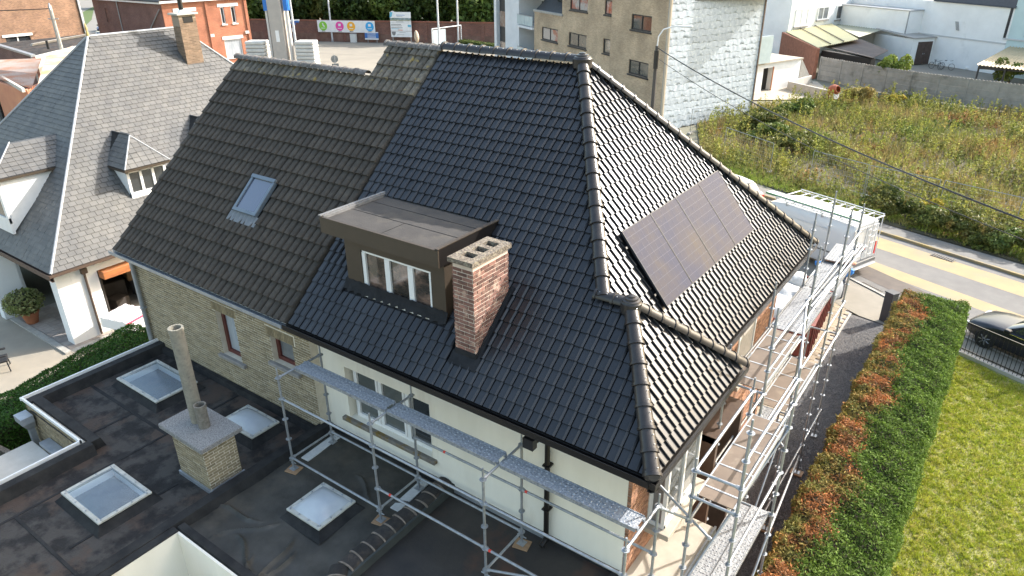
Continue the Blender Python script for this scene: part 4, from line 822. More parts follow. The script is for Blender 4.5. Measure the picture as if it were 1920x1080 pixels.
gH=leafmat('hedge_green',[(.085,.14,.022),(.12,.185,.03)],sc=1.5,rnd=.5,ro=.8); bH=leafmat('hedge_cut_top',[(.25,.18,.05),(.15,.15,.04),(.36,.17,.055)],sc=2.4,rnd=.5,ro=.8); oH=leafmat('hedge_browned',[(.4,.16,.055),(.22,.11,.05)],sc=2.5,rnd=.45,ro=.8)
def spl(c,f):
    w_=2.15+.16*np.sin(c[:,1]*1.3)+.12*np.sin(c[:,1]*3.1+1)
    s_=np.where((c[:,0]<w_+.25*rng.normal(size=len(c))*.5)&(f==0)|(f==1),1,0)
    p=np.sin(c[:,1]*2.2+c[:,0]*1.6)+np.sin(c[:,1]*5.3-c[:,0]*4.1)+.7*np.sin(c[:,1]*9+c[:,0]*7)
    o_=(s_==1)&(f==0)&(p+.6*rng.normal(size=len(c))+1.7*np.exp(-((c[:,0]-w_+.22)/.3)**2)>1.15); s_[o_]=2; return s_
boxhedge('conifer_hedge','tall clipped conifer hedge with rust-brown dead patches beside the gravel drive',1.35,3.35,-1.0,18.0,2.0,210000,.0165,[gH,bH,oH],split=spl,wob=.06)
# gate pillar
gp=thing('gate_pillar',(.9,19.4,0),'dark grey gate pillar at the street end of the conifer hedge','pillar'); MB(rz(.92,19.3,-30)).bbox(-.17,.17,-.17,.17,0,1.2,.01).build('shaft',mat('anthracite',(.05,.052,.058),ro=.6),gp); MB(rz(.92,19.3,-30)).bbox(-.19,.19,-.19,.19,1.202,1.25,.008).build('cap',MT['anthracite'],gp)
# iron fence
fe=thing('iron_fence',(5,17.7,0),'black iron bar fence on a low kerb between the lawn and the street','fence'); M=rz(3.45,18.28,-24.8); Lf=5.5
MB(M).box(0,Lf,-.09,.09,-.05,.1).build('kerb_stone',concW,fe)
for z in (.2,1.2): MB(M).box(0,Lf,-.018,.018,z,z+.035).build('rail',blackM,fe)
for i in range(int(Lf/.135)): MB(M).tube((.07+i*.135,0,.1),(.07+i*.135,0,1.2),.011,6).build('bar',blackM,fe)
MB(M).box(2.3,2.42,-.06,.06,.1,1.35).build('post',blackM,fe)
# ================================================================== vehicles
rub=mat('tyre_rubber',(.015,.015,.016),ro=.85); rim=mat('alloy_rim',(.25,.26,.27),ro=.35,met=.7); red_l=mat('tail_lamp',(.55,.015,.02),ro=.15,coat=.6)
def wheel(par,M,x,y,r,w,s=1):
    o_=MB(M).lathe([(r*.62,-w/2),(r*.95,-w/2),(r,-w*.3),(r,w*.3),(r*.95,w/2),(r*.62,w/2)],(x,y,r),20,ax=(0,1,0)).build('wheel',rub,par,smooth=40)
    f=MB(M); f.lathe([(r*.63,w*.1*s),(r*.6,w*.32*s),(r*.15,w*.4*s),(.02,w*.42*s)],(x,y,r),20,ax=(0,1,0))
    for k_ in range(7):
        t=2*math.pi*k_/7; f.tube((x+.1*r*math.cos(t),y+w*.46*s,r+.1*r*math.sin(t)),(x+.6*r*math.cos(t),y+w*.42*s,r+.6*r*math.sin(t)),.03,5)
    f.build('rim',rim,o_,smooth=40)
def car(name,label,M,L,W,H,paint,hood=.9,suv=True):
    """local x forward, y left; lofted body with cabin, windows, lamps, wheels"""
    p=M.translation; t=thing(name,p,label,'car'); hl=L/2; b=MB(M); n=14; W2=W/2
    prof=[(-hl,.55,.95,.86),(-hl+.12,.32,1.0,.95),(-hl+.6,.28,1.02,1),(-.9,.26,.98,1),(.2,.26,.97,1),(.75,.26,.96,1),(hl-.75,.28,.9,.98),(hl-.25,.34,.8,.9),(hl-.05,.42,.68,.8),(hl,.48,.6,.72)]
    rings=[]
    for x,z0,z1,k_ in prof:
        w_=W2*k_; rings.append([(x,-w_*.94,z0),(x,-w_,z0+.2*(z1-z0)),(x,-w_,z0+.62*(z1-z0)),(x,-w_*.94,z1-.05),(x,-w_*.8,z1),(x,-w_*.3,z1+.025),(x,w_*.3,z1+.025),(x,w_*.8,z1),(x,w_*.94,z1-.05),(x,w_,z0+.62*(z1-z0)),(x,w_,z0+.2*(z1-z0)),(x,w_*.94,z0)])
    b.loft(rings); bd=b.build('body',paint,t,smooth=50)
    c=MB(M); cr=[(-hl+.25,1.0,1.02,.84),(-hl+.55,1.0,H-.08,.76),(-.6,1.0,H,.78),(.1,1.0,H-.02,.76),(hood,.95,1.0,.86)]
    c.loft([[(x,-W2*k_-.05*(z1<1.1),z0-.06),(x,-W2*(k_-.02),z1-.05),(x,-W2*(k_-.12),z1),(x,W2*(k_-.12),z1),(x,W2*(k_-.02),z1-.05),(x,W2*k_+.05*(z1<1.1),z0-.06)] for x,z0,z1,k_ in cr]); c.build('cabin',glass,t,smooth=30)
    r_=MB(M); r_.loft([[(x,-W2*.66,z),(x,W2*.66,z),(x,W2*.66,z+.02),(x,-W2*.66,z+.02)] for x,z in ((-hl+.6,H-.07),(-.6,H),(.12,H-.01))]); r_.build('roof_panel',paint,t,smooth=40)
    for s in (-1,1):
        for x in (-.62,.15): MB(M).tube((x,s*W2*.95,.98),(x-.02,s*W2*.7,H-.03),.03,6).build('pillar',paint,t)
        MB(M).bbox(.62,.82,s*W2*1.0,s*(W2+.2),.95,1.1,.03).build('mirror',blackM,t); MB(M).box(-hl+.7,.7,s*W2-.005,s*W2+.008,.9,.925).build('chrome_strip',mat('chrome',(.6,.6,.6),ro=.15,met=1),t)
        MB(M).bbox(hl-.3,hl-.03,s*W2*.45-.0,s*W2*.83,.55,.68,.03).build('headlight',mat('lamp_glass',(.5,.52,.55),ro=.1,coat=.5),t)
        MB(M).bbox(-hl-.01,-hl+.2,s*W2*.6,s*W2*.88,.7,.86,.02).build('tail_light',red_l,t)
        for x in (-hl+.8,hl-.85): wheel(t,M,x,s*(W2-.12),.34,.24,s)
    MB(M).bbox(hl-.06,hl+.03,-.35,.35,.42,.6,.02).build('grille',blackM,t); MB(M).box(hl+.02,hl+.045,-.26,.26,.34,.44).build('number_plate',white,t)
    return t
pb=mat('dark_blue_paint',(.012,.014,.02),ro=.3,spec=.4,coat=.25)
car('parked_car','black car parked on the street behind the iron fence',rz(5.75,19.35,155.5),4.5,1.84,1.5,pb)
# ---- panel van
VM=rz(-.98,23.35,-20.5)   # local x forward = from rear; rear at x=0 -> forward is -x direction
VM=VM@Matrix.Rotation(math.pi,4,'Z'); van=thing('panel_van',(-3.6,24.3,0),'white panel van with roof rack, rear ladder and pale boards parked at the kerb','van')
wv=mat('van_white',(.6,.6,.6),ro=.25,coat=.6); b=MB(VM); W2=1.0
rings=[]
for x,z0,z1,k_ in ((0,.42,2.28,.96),(.06,.38,2.36,1),(1.2,.36,2.4,1),(3.6,.36,2.4,1),(4.2,.36,2.3,.99),(4.75,.36,1.75,.97),(5.2,.38,1.25,.93),(5.5,.45,1.0,.82)):
    w_=W2*k_; t_=.82 if z1>2 else .9; rings.append([(x,-w_*.95,z0),(x,-w_,z0+.15),(x,-w_,z0+.5*(z1-z0)),(x,-w_*.95,z1-.25),(x,-w_*t_,z1-.04),(x,-w_*.5,z1),(x,w_*.5,z1),(x,w_*t_,z1-.04),(x,w_*.95,z1-.25),(x,w_,z0+.5*(z1-z0)),(x,w_,z0+.15),(x,w_*.95,z0)])
b.loft(rings); b.build('body',wv,van,smooth=35)
MB(VM).prism([(4.3,-.8,2.2),(4.78,-.84,1.7),(4.78,.84,1.7),(4.3,.8,2.2)],(.03,0,.03)).build('windscreen',glass,van)
for s in (-1,1):
    MB(VM).prism([(3.7,s*.985,1.35),(4.65,s*.985,1.35),(4.3,s*.96,2.0),(3.7,s*.96,2.0)],(0,s*.012,0)).build('side_window',glass,van)
    for x in (.95,4.5): wheel(van,VM,x,s*.88,.34,.22,s)
    MB(VM).bbox(-.03,.1,s*.93,s*1.0,.72,1.3,.015).build('tail_light',red_l,van)
    d_=MB(VM); d_.bbox(-.028,.0,min(s*.02,s*.88),max(s*.02,s*.88),.62,2.15,.012); dd=d_.build('rear_door',wv,van); MB(VM).bbox(-.036,-.028,min(s*.14,s*.74),max(s*.14,s*.74),1.4,1.95,.004).build('door_panel',wv,dd); MB(VM).box(-.033,-.0285,min(s*.06,s*.84),max(s*.06,s*.84),1.15,1.165).build('crease',mat('grey_crease',(.5,.5,.5),ro=.4),dd)
    MB(VM).box(.1,3.6,s*1.001,s*1.012,.9,.96).build('rub_strip',mat('grey_plastic',(.1,.1,.1),ro=.6),van)
    MB(VM).box(1.0,3.5,s*.985,s*1.0,1.9,1.91).build('panel_line',MT['grey_crease'],van)
MB(VM).bbox(-.14,.05,-.98,.98,.42,.62,.03).build('bumper',MT['grey_plastic'],van); MB(VM).bbox(-.3,-.14,-.75,.75,.4,.45,.01).build('step_bar',galv,van)
MB(VM).box(-.041,-.03,.14,.7,.82,.98).build('number_plate',white,van); MB(VM).box(-.05,-.0285,-.02,.05,1.0,1.12).build('door_latch',blackM,van); MB(VM).lathe([(.05,0),(.03,.01)],VM.inverted()@V(VM@V((-.03,-.12,1.12))),10,ax=(-1,0,0)).build('badge',red_l,van)
# ladder on right door, roof rack
ld=MB(VM)
for y in (-.62,-.3): ld.tube((-.1,y,.75),(-.1,y,2.5),.016,6)
for z in np.arange(.85,2.4,.27): ld.tube((-.1,-.62,z),(-.1,-.3,z),.012,6)
ld.tube((-.1,-.93,.6),(-.1,-.93,2.55),.02,6); ld.build('rear_ladder',wv,van)
rk=MB(VM)
for y in (-.9,.9): rk.tube((-.15,y,2.58),(4.0,y,2.58),.022,6); rk.tube((-.15,y,2.48),(4.0,y,2.48),.016,6)
rk.build('rack_rail',wv,van)
for x in np.arange(-.15,4.05,.46): MB(VM).bbox(x-.03,x+.03,-.9,.9,2.5,2.53,.004).build('rack_slat',wv,van)
for y in (-.9,.9):
    for x in (.3,1.6,3.4): MB(VM).box(x-.02,x+.02,y-.02,y+.02,2.3,2.48).build('rack_foot',galv,van)
bo=thing('roof_boards',VM@V((2,.6,2.54)),'pale green long boards lying on the van roof rack','boards'); MB(VM).bbox(-.2,4.6,.45,.86,2.605,2.64,.006).build('board',mat('pale_green_board',(.6,.68,.55),(.55,.6,.5),sc=2,ro=.5),bo); MB(VM).bbox(-.2,4.6,.865,.9,2.56,2.645,.004).build('edge_strip',mat('green_edge',(.08,.2,.1),ro=.5),bo)
# ---- skip trailer with rubble bags
skp=thing('skip_container',(-1.9,16.5,0),'dark red steel skip filled with white rubble bags beside the house','skip'); rs=mat('red_skip_paint',(.2,.035,.025),(.13,.03,.02),sc=3,ro=.6,c3=(.1,.05,.03),sc3=4); SM=rz(-1.9,16.6,4)
b=MB(SM)
for q in ((-1.0,-.95,-2.1,2.1),(.95,1.0,-2.1,2.1),(-.95,.95,-2.1,-2.05),(-.95,.95,2.05,2.1)): b.box(*q,.12,1.35)
b.box(-.95,.95,-2.05,2.05,.12,.16); b.build('skip_body',rs,skp)
for y in np.arange(-2.0,2.1,.5): 
    for s in (-1,1): MB(SM).box(s*1.0-.0 if s>0 else -1.06,s*1.06 if s>0 else -1.0,y,y+.08,.12,1.3).build('rib',rs,skp)
for s in (-1,1): MB(SM).box(min(s*.93,s*1.08),max(s*.93,s*1.08),-2.12,2.12,1.352,1.42).build('rim',rs,skp)
for y in (-1.2,1.2):
    for s in (-.8,.8): MB(SM).lathe([(.1,-.05),(.1,.05)],(s,y,.1),10,ax=(1,0,0)).build('roller',blackM,skp)
def sack(x,y,z,sx,sy_,sz,m,label,nm='rubble_bag',grp='white rubble bags in the skip',seed=0):
    bm=bmesh.new(); bmesh.ops.create_icosphere(bm,subdivisions=3,radius=1); rr=np.random.default_rng(seed); k_=rr.uniform(0,6,6)
    for v in bm.verts:
        p=v.co; q=1+.13*math.sin(3*p.x+k_[0]+2*p.z)+.1*math.sin(5*p.y+k_[1])+.07*math.sin(9*p.x+7*p.y+k_[2])+.05*math.sin(13*p.z+9*p.y+k_[3])
        e=.75; v.co=V((math.copysign(abs(p.x)**e,p.x)*sx*q,math.copysign(abs(p.y)**e,p.y)*sy_*q,math.copysign(abs(p.z)**e,p.z)*sz*q))+V((x,y,z))
    b=MB(); bm.verts.index_update(); b.add([v.co.copy() for v in bm.verts],[[v.index for v in f.verts] for f in bm.faces]); bm.free()
    return b.build(nm,m,None,smooth=60,label=label,cat='bag',group=grp)
wb_=mat('white_bag',(.5,.5,.49),(.38,.38,.37),sc=5,ro=.6,bump=.4,bs=9)
car('parked_car','white car at the kerb just beyond the van, showing past the hip',rz(-9.3,29.2,157),4.2,1.78,1.5,wv)
sack(-2.1,15.4,1.25,.7,.75,.45,wb_,'big white rubble bag at the house end of the red skip',seed=1); sack(-2.2,16.6,1.3,.65,.6,.4,wb_,'white rubble bag in the middle of the red skip',seed=2); sack(-1.45,16.3,1.2,.4,.5,.4,mat('grey_bag',(.4,.4,.39),(.25,.25,.25),sc=5,ro=.7,bump=.5),'greyish bag of debris at the drive side of the red skip',seed=3); sack(-2.4,17.7,1.35,.6,.5,.4,wb_,'white rubble bag at the street end of the red skip',seed=4)
sack(-1.5,19.3,.55,.55,.8,.6,mat('grey_sheet',(.22,.24,.27),ro=.6),'grey covered pile between the red skip and the van',seed=5,nm='covered_pile')
bt=sack(-1.45,20.7,1.05,.7,.3,.22,mat('blue_tarp',(.03,.25,.7),(.02,.18,.55),sc=3,ro=.4,bump=.5,bs=7),'bright blue tarpaulin heap behind the red skip by the van',seed=6,nm='blue_tarpaulin'); bt['category']='tarpaulin'
sack(-1.35,20.95,1.3,.55,.2,.12,mat('orange_rubble',(.55,.25,.14),(.2,.1,.07),sc=6,ro=.8),'orange brick rubble on top of the blue tarpaulin',seed=7,nm='rubble_heap')['category']='rubble'
MB().bbox(-2.1,-.9,20.3,21.2,.0,.82,.03).build('mortar_tub',mat('grey_tub',(.1,.1,.11),ro=.6),None,label='dark tub beneath the blue tarpaulin',cat='tub')
# orange barrier boards leaning on the scaffold foot
# ================================================================== slate house on the left
slt=thing('slate_house',(-28.5,8,0),'white house with steep grey slate hip roof, dormers and tall brown chimney','house')
SZ0,SX0,SY0,SZ1,SXR=3.0,-22.45,.3,9.8,-28.56; SY1,SY2=6.34,10.3; SYB=16.3
aS=math.atan2(SZ1-SZ0,SX0-SXR); VS=(SX0-SXR)/math.cos(aS)
def zs(x): return SZ0+(SX0-x)*math.tan(aS)
A1,A2=(SXR,SY1,SZ1),(SXR,SY2,SZ1); XBk=2*SXR-SX0
d=MB(); q=V((0,0,-.03))
for f in ([(SX0,SY0,SZ0),(SX0,SYB,SZ0),A2,A1],[(XBk,SY0,SZ0),(SX0,SY0,SZ0),A1],[(XBk,SYB,SZ0),(XBk,SY0,SZ0),A1,A2],[(SX0,SYB,SZ0),(XBk,SYB,SZ0),A2]): d.poly([V(p)+q for p in f])
d.build('roof_deck',dark,slt)
slateM2=mat('fibre_cement_slate',(.085,.085,.084),(.118,.114,.107),sc=1.6,ro=.58,rnd=.11,bump=.2,bs=40,c3=(.13,.125,.112),sc3=.4,lo3=.52,hi3=.8,spec=.45)
TS_=MB(); TS_.add([(.006,-.02,.024),(.261,-.02,.021),(.264,.2,.0),(.003,.2,.002),(.006,-.02,.004),(.261,-.02,.002)],[(0,1,2,3),(4,5,1,0),(1,5,2),(0,3,4)])
MS=fr((SX0,SY0,SZ0),(0,1,0),(-math.cos(aS),0,math.sin(aS))); aL=math.atan2(SZ1-SZ0,SY1-SY0); ML=fr((SX0,SY0,SZ0),(1,0,0),(0,math.cos(aL),math.sin(aL))); uL=-(SX0-XBk)
hipl=lambda v:(SY1-SY0)*v/VS; hipr=lambda v:(SYB-SY0)-(SYB-SY2)*v/VS
def flare(M_):  # lift slates a little towards the eaves (bell-cast)
    return M_
gS=grid(MS,.27,.2,0,SYB-SY0,0,46,lambda u,v:v<VS and hipl(v)-.2<u<hipr(v)+.2)
for i,m_ in enumerate(gS):
    q_=MS.inverted()@m_.translation
    if int(round(q_.y/.2))%2: gS[i]=MS@Matrix.Translation((.135,0,0))@MS.inverted()@m_
    gS[i]=gS[i]@Matrix.Rotation(random.uniform(-.012,.012),4,'Z')
inS=set(i for i,m_ in enumerate(gS) if not (hipl((MS.inverted()@m_.translation).y+.2)<(MS.inverted()@m_.translation).x<hipr((MS.inverted()@m_.translation).y+.2)-.3 and (MS.inverted()@m_.translation).y<VS-.25))
pieces(slt,'slate',TS_,gS,slateM2,300,'slates',clip=[vpl((SX0,SY0,0),(SXR,SY1,0),(0,-1,0)),vpl((SX0,SYB,0),(SXR,SY2,0),(0,1,0)),((SXR,0,0),(-1,0,0))],noind=inS)
gL=grid(ML,.27,.2,uL,.0,0,46,lambda u,v:v<VS and -(SX0-XBk)+(SX0-SXR)*v/VS-.3<u<-(SX0-SXR)*v/VS+.2)
pieces(slt,'slate',TS_,gL,slateM2,0,'slates',clip=[vpl((SX0,SY0,0),(SXR,SY1,0),(1,0,0)),vpl((XBk,SY0,0),(SXR,SY1,0),(-1,0,0))])
lz=mat('pale_zinc',(.34,.35,.36),ro=.5,met=.2)
for a,b in (((SX0,SY0,SZ0),A1),((SX0,SYB,SZ0),A2),(A1,A2),((XBk,SY0,SZ0),A1)):
    MB().tube(V(a)+V((0,0,.03)),V(b)+V((0,0,.03)),.045,6).build('hip_trim',lz,slt,smooth=50)
gutter(slt,(SX0-.02,SY0-.1,SZ0),(SX0-.02,SYB,SZ0),(1,0,0),.13,.11,mat('brown_gutter',(.09,.06,.045),ro=.5)); gutter(slt,(XBk,SY0+.02,SZ0),(SX0+.1,SY0+.02,SZ0),(0,-1,0),.13,.24,MT['brown_gutter'])
# walls
X=-22.85
b=MB(); b.box(X-.5,X,.5,1.0,0,2.9); b.box(X-.45,X+.0,1.002,1.45,0,2.9); b.box(X-.4,X-.1,1.47,1.95,0,2.85); b.box(X-.35,X-.02,1.47,7.2,2.45,2.9); b.box(X-.35,X-.02,5.4,16,0,2.44); b.box(X-9,X-5.2,.8,1.2,0,2.9); b.box(-27.5,-27.1,-.1,.8,0,2.9); b.box(-27.1,-24.4,1.9,2.1,0,2.9); b.box(X-12,X-.4,15.7,16,0,2.9); b.box(X-12,X-11.7,1.3,15.7,0,2.9)
b.build('wall',wallWh,slt)
MB().bbox(X-.1,X+.28,1.98,5.3,2.12,2.42,.02).build('timber_lintel',mat('orange_timber',(.42,.16,.05),(.3,.1,.035),sc=2.5,ro=.6,st=(3,.6,3)),slt)
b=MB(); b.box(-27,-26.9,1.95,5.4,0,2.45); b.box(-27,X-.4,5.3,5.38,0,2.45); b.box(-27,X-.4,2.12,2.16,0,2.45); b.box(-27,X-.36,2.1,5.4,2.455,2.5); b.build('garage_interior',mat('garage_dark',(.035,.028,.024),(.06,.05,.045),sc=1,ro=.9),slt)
MB().box(-27,X,1.5,5.4,.002,.012).build('garage_floor',conc,slt)
g=MB(); g.tube((X+.06,1.46,2.85),(X+.06,1.46,.05),.045,8); g.box(X-.02,X+.16,1.36,1.56,2.55,2.75); g.build('downpipe',MT['brown_gutter'],slt)
b=MB(); b.box(-27.1,-24.4,1.88,1.898,0,.35); b.build('plinth',brickB,slt); MB().lathe([(.12,0),(.1,.05)],(-26.2,1.85,2.15),12,ax=(0,-1,0)).build('wall_lamp',zinc,slt)
# dormers
def dorm_front(yc,nm):
    ez,rzh,xf=5.57,6.58,-23.5; y0,y1=yc-.9,yc+.9; xb=SX0-(ez-SZ0)/math.tan(aS)-.05; xr=SX0-(rzh-SZ0)/math.tan(aS)-.1; xp=xf-.87
    D=MB(); D.poly([(xb,y0,ez),(xf,y0,ez),(xp,yc,rzh),(xr,yc,rzh)]); D.poly([(xf,y0,ez),(xf,y1,ez),(xp,yc,rzh)]); D.poly([(xf,y1,ez),(xb,y1,ez),(xr,yc,rzh),(xp,yc,rzh)]); o_=D.build('dormer',dark,slt,label=nm)
    for O_,U_,T_ in (((xb,y0,ez),(1,0,0),(xr,yc,rzh)),((xf,y0,ez),(0,1,0),(xp,yc,rzh)),((xf,y1,ez),(-1,0,0),(xp,yc,rzh))):
        U_=V(U_); pp=V(T_)-V(O_); vd=(pp-U_*pp.dot(U_)); Lv=vd.length; Mx=fr(O_,U_,vd)
        W_=(xf-xb) if abs(U_.x) else 1.8
        gg=grid(Mx,.27,.2,-.3,W_+.3,0,8,lambda u,v:v<Lv-.02)
        pl_=[(V((xf,y0,ez)),V((xp,yc,rzh))),(V((xf,y1,ez)),V((xp,yc,rzh)))]
        cl=[]
        if abs(U_.x)==1 and U_.x>0: cl=[vpl(*pl_[0],(0,1,0)) if False else (pl_[0][0],((pl_[0][1]-pl_[0][0]).cross(k)*(1 if ((pl_[0][1]-pl_[0][0]).cross(k)).x>0 else -1)))]
        elif U_.y>0: cl=[(pl_[0][0],((pl_[0][1]-pl_[0][0]).cross(k)*(1 if ((pl_[0][1]-pl_[0][0]).cross(k)).x<0 else -1))),(pl_[1][0],((pl_[1][1]-pl_[1][0]).cross(k)*(1 if ((pl_[1][1]-pl_[1][0]).cross(k)).x<0 else -1)))]
        else: cl=[(pl_[1][0],((pl_[1][1]-pl_[1][0]).cross(k)*(1 if ((pl_[1][1]-pl_[1][0]).cross(k)).x>0 else -1)))]
        pieces(o_,'slate',TS_,gg,slateM2,0,'dormer_slates',clip=cl)
    MB().tube((xf,y0,ez+.02),(xp,yc,rzh+.02),.025,6).build('hip_trim',lz,o_); MB().tube((xf,y1,ez+.02),(xp,yc,rzh+.02),.025,6).build('hip_trim',lz,o_); MB().tube((xp,yc,rzh+.02),(xr,yc,rzh+.02),.025,6).build('ridge_trim',slateD,o_)
    e_=MB(); e_.box(xf-.05,xf+.03,y0-.03,y1+.03,ez-.09,ez-.01); e_.box(xb,xf-.052,y0-.03,y0+.03,ez-.09,ez-.01); e_.build('eave_board',darkM,o_)
    w_=MB(); xw=xf-.22; zb_=zs(xw)-.1
    for i in range(4): yy=y0+.12+i*(1.56-.1)/3; w_.box(xw-.08,xw,yy,yy+.1,zb_,ez-.1)
    w_.box(xw-.08,xw,y0+.12,y1-.12,ez-.2,ez-.09); w_.box(xw-.08,xw+.03,y0+.12,y1-.12,zb_,zb_+.3); w_.prism([(xw-.08,y0+.12,ez-.1),(xw-.08,y0+.12,zb_),(xb,y0+.12,ez-.1)],(0,.06,0)); w_.prism([(xw-.08,y1-.18,ez-.1),(xw-.08,y1-.18,zb_),(xb,y1-.18,ez-.1)],(0,.06,0)); w_.build('window_frame',white,o_)
    for i in range(3): yy=y0+.22+i*(1.56-.1)/3; MB().box(xw-.05,xw-.04,yy,yy+.4,zb_+.28,ez-.2).build('pane',glass,o_)
dorm_front(5.0,'slate dormer near the front hip'); dorm_front(8.35,'slate dormer half hidden behind the old tile roof')
# left dormer (ridge along Y)
D=MB(); ez,rzh,xc=5.7,6.62,-26.94; x0_,x1_=xc-1.17,xc+1.17; yf=.55; yp=yf+1.3; ybk=SY0+(ez-SZ0)/math.tan(aS); yrb=SY0+(rzh-SZ0)/math.tan(aS)+.1
D.poly([(x1_,yf,ez),(x1_,ybk,ez),(xc,yrb,rzh),(xc,yp,rzh)]); D.poly([(x0_,ybk,ez),(x0_,yf,ez),(xc,yp,rzh),(xc,yrb,rzh)]); D.poly([(x0_,yf,ez),(x1_,yf,ez),(xc,yp,rzh)]); ol=D.build('dormer',slateD,slt,label='slate dormer on the shaded left slope')  # faces away from the sun get a darker slate copy as painted shade
pp=V((xc-x1_,0,rzh-ez)); Mx=fr((x1_,yf,ez),(0,1,0),pp); gg=grid(Mx,.27,.2,0,3.2,0,8,lambda u,v:v<pp.length)
nh=(V((xc,yp,rzh))-V((x1_,yf,ez))).cross(k); nh=nh if nh.y<0 else -nh
pieces(ol,'slate',TS_,gg,slateM2,0,'dormer_slates',clip=[((x1_,yf,ez),nh)])
MB().tube((x1_,yf,ez+.02),(xc,yp,rzh+.02),.025,6).build('hip_trim',lz,ol); MB().box(x1_-.02,x1_+.05,yf-.03,ybk,ez-.1,ez-.01).build('eave_board',darkM,ol)
w_=MB(); w_.box(x0_+.1,x0_+.3,yf+.15,yf+.23,4.2,ez-.1); w_.box(x1_-.3,x1_-.1,yf+.15,yf+.23,4.0,ez-.1); w_.box(xc-.08,xc+.08,yf+.15,yf+.23,4.0,ez-.1); w_.box(x0_+.1,x1_-.1,yf+.14,yf+.24,3.6,4.2); w_.prism([(x1_-.16,yf+.24,ez-.1),(x1_-.16,yf+.24,3.7),(x1_-.16,ybk,ez-.1)],(.06,0,0)); w_.build('window_frame',white,ol); MB().box(x0_+.2,x1_-.2,yf+.18,yf+.19,4.1,ez-.15).build('pane',glass,ol)
# chimney
brickBr=mat('tan_brick',(.24,.165,.11),(.18,.125,.085),sc=6,ro=.92,rnd=.25)
cs=MB().box(-27.8,-27.27,9.66,10.46,7.9,10.4).build('chimney',mat('tan_mortar',(.3,.24,.18),ro=.95),slt)
for M_,W_ in ((fr((-27.27,9.66,8.2),(0,1,0),(0,0,1))@Matrix(((1,0,0,0),(0,0,1,0),(0,-1,0,0),(0,0,0,1))),.8),(Matrix.Translation((-27.8,9.66,7.9)),.53)): bricks(cs,M_,W_,2.1,brickBr,bw=.2,bh=.055,jt=.012,proud=.008,budget=60)
MB().bbox(-27.9,-27.17,9.56,10.56,10.42,10.5,.01).build('chimney_cap',concW,cs); MB().box(-27.262,-27.25,9.85,10.3,10.1,10.35).build('flue_opening',dark,cs)
MB().lathe([(.14,0),(.14,.06),(.1,.07),(.1,.9)],(-27.5,10.0,10.5),14).build('flue_pipe',blackM,cs,smooth=40); MB().lathe([(.19,0),(.12,.12)],(-27.5,10,10.5),12).build('pipe_collar',white,cs,smooth=40)
MB().lathe([(.05,0),(.07,.1),(.03,.22),(.06,.3),(.01,.55)],(SXR,SY1,SZ1),10).build('finial',mat('ochre_finial',(.42,.3,.12),ro=.6),slt,smooth=50)
# patio
struct('patio',MB().add([(-34,-9,-.015),(-15.7,-9,-.015),(-17.6,.6,-.015),(-20,2.6,-.015),(-22.4,2.6,-.015),(-22.4,.3,-.015),(-34,.3,-.015)],[(0,1,2,3,4,5,6)]),mat('concrete_patio',(.3,.262,.205),(.255,.225,.18),sc=1.3,ro=.9,bump=.1))
ptT=MB().box(0,.385,0,.385,-.01,0); po=struct('porch_floor',MB().box(-27.1,-22.4,.2,1.9,-.013,-.005),conc); pieces(po,'floor_tile',ptT,[Matrix.Translation((-27.05+i*.4,.25+j*.4,.004)) for i in range(11) for j in range(4)],mat('terrace_tile',(.36,.31,.27),(.28,.24,.21),sc=3,ro=.8,rnd=.15),60)
MB().box(-27,-22.45,-.02,.18,-.01,.05).build('patio_kerb',conc,None,kind='structure')
# potted shrub
pl=thing('potted_shrub',(-26.1,.45,0),'round variegated shrub in a terracotta pot on the porch','plant'); MB().lathe([(.2,0),(.3,.4),(.33,.42),(.33,.5),(.28,.5),(.26,.42)],(-26.0,.4,0),16).build('pot',mat('terracotta',(.4,.14,.06),(.3,.11,.05),sc=4,ro=.8),pl,smooth=40)
n=2200; dd=rng.normal(size=(n,3)); dd/=np.linalg.norm(dd,axis=1)[:,None]; c=dd*rng.uniform(.5,1,n)[:,None]*np.array([.72,.72,.5])+np.array([-26.1,.35,.88]); vs,fs=leafquads(c,rng.uniform(.025,.05,n),1.8,dd,.8); npmesh('leaves',vs,fs,leafmat('variegated_leaf',[(.16,.2,.06),(.28,.28,.12)],sc=4,rnd=.4),pl,kind='stuff'); MB().lathe([(.1,0),(.45,.35),(.5,.6),(.2,.85)],(-26.1,.35,.4),10).build('branches',mat('hedge_core',(.02,.022,.01)),pl)
# laundry rack
la=thing('laundry_rack',(-21.9,2.0,0),'drying rack with white and pink laundry outside the open garage','drying rack'); LM=rz(-21.85,2.05,15); n=12; vs=[(-.6+1.2*i/n,-.55+1.1*j/n,.95+.03*math.sin(i*1.9)+.02*math.sin(j*2.3)) for j in range(n+1) for i in range(n+1)]
MB(LM).add(vs,[(j*(n+1)+i,j*(n+1)+i+1,(j+1)*(n+1)+i+1,(j+1)*(n+1)+i) for j in range(n) for i in range(n)]).build('laundry',mat('white_laundry',(.75,.7,.7),(.6,.25,.3),sc=3.5,ro=.9,lo=.55,hi=.62),la,smooth=60)
f=MB(LM); f.box(.61,.63,-.55,.55,.4,.95); f.build('sheet',mat('white_cloth',(.75,.75,.74),ro=.9),la); MB(LM).box(-.6,.62,-.57,-.55,.55,.95).build('towel',MT['white_cloth'],la); MB(LM).box(.635,.645,-.55,.55,.82,.9).build('pink_hem',mat('pink_cloth',(.6,.08,.15),ro=.8),la)
for sx in (-.58,.58):
    for s in (-1,1): MB(LM).tube((sx,s*.5,0),(sx*.9,-s*.5,.95),.014,6).build('leg',white,la)
for i in range(7): MB(LM).tube((-.6+.2*i,-.6,.94),(-.6+.2*i,.6,.94),.008,5).build('rail',white,la)
bx=thing('storage_boxes',(-24.6,4,0),'pile of dark boxes and covered furniture inside the open garage','boxes')
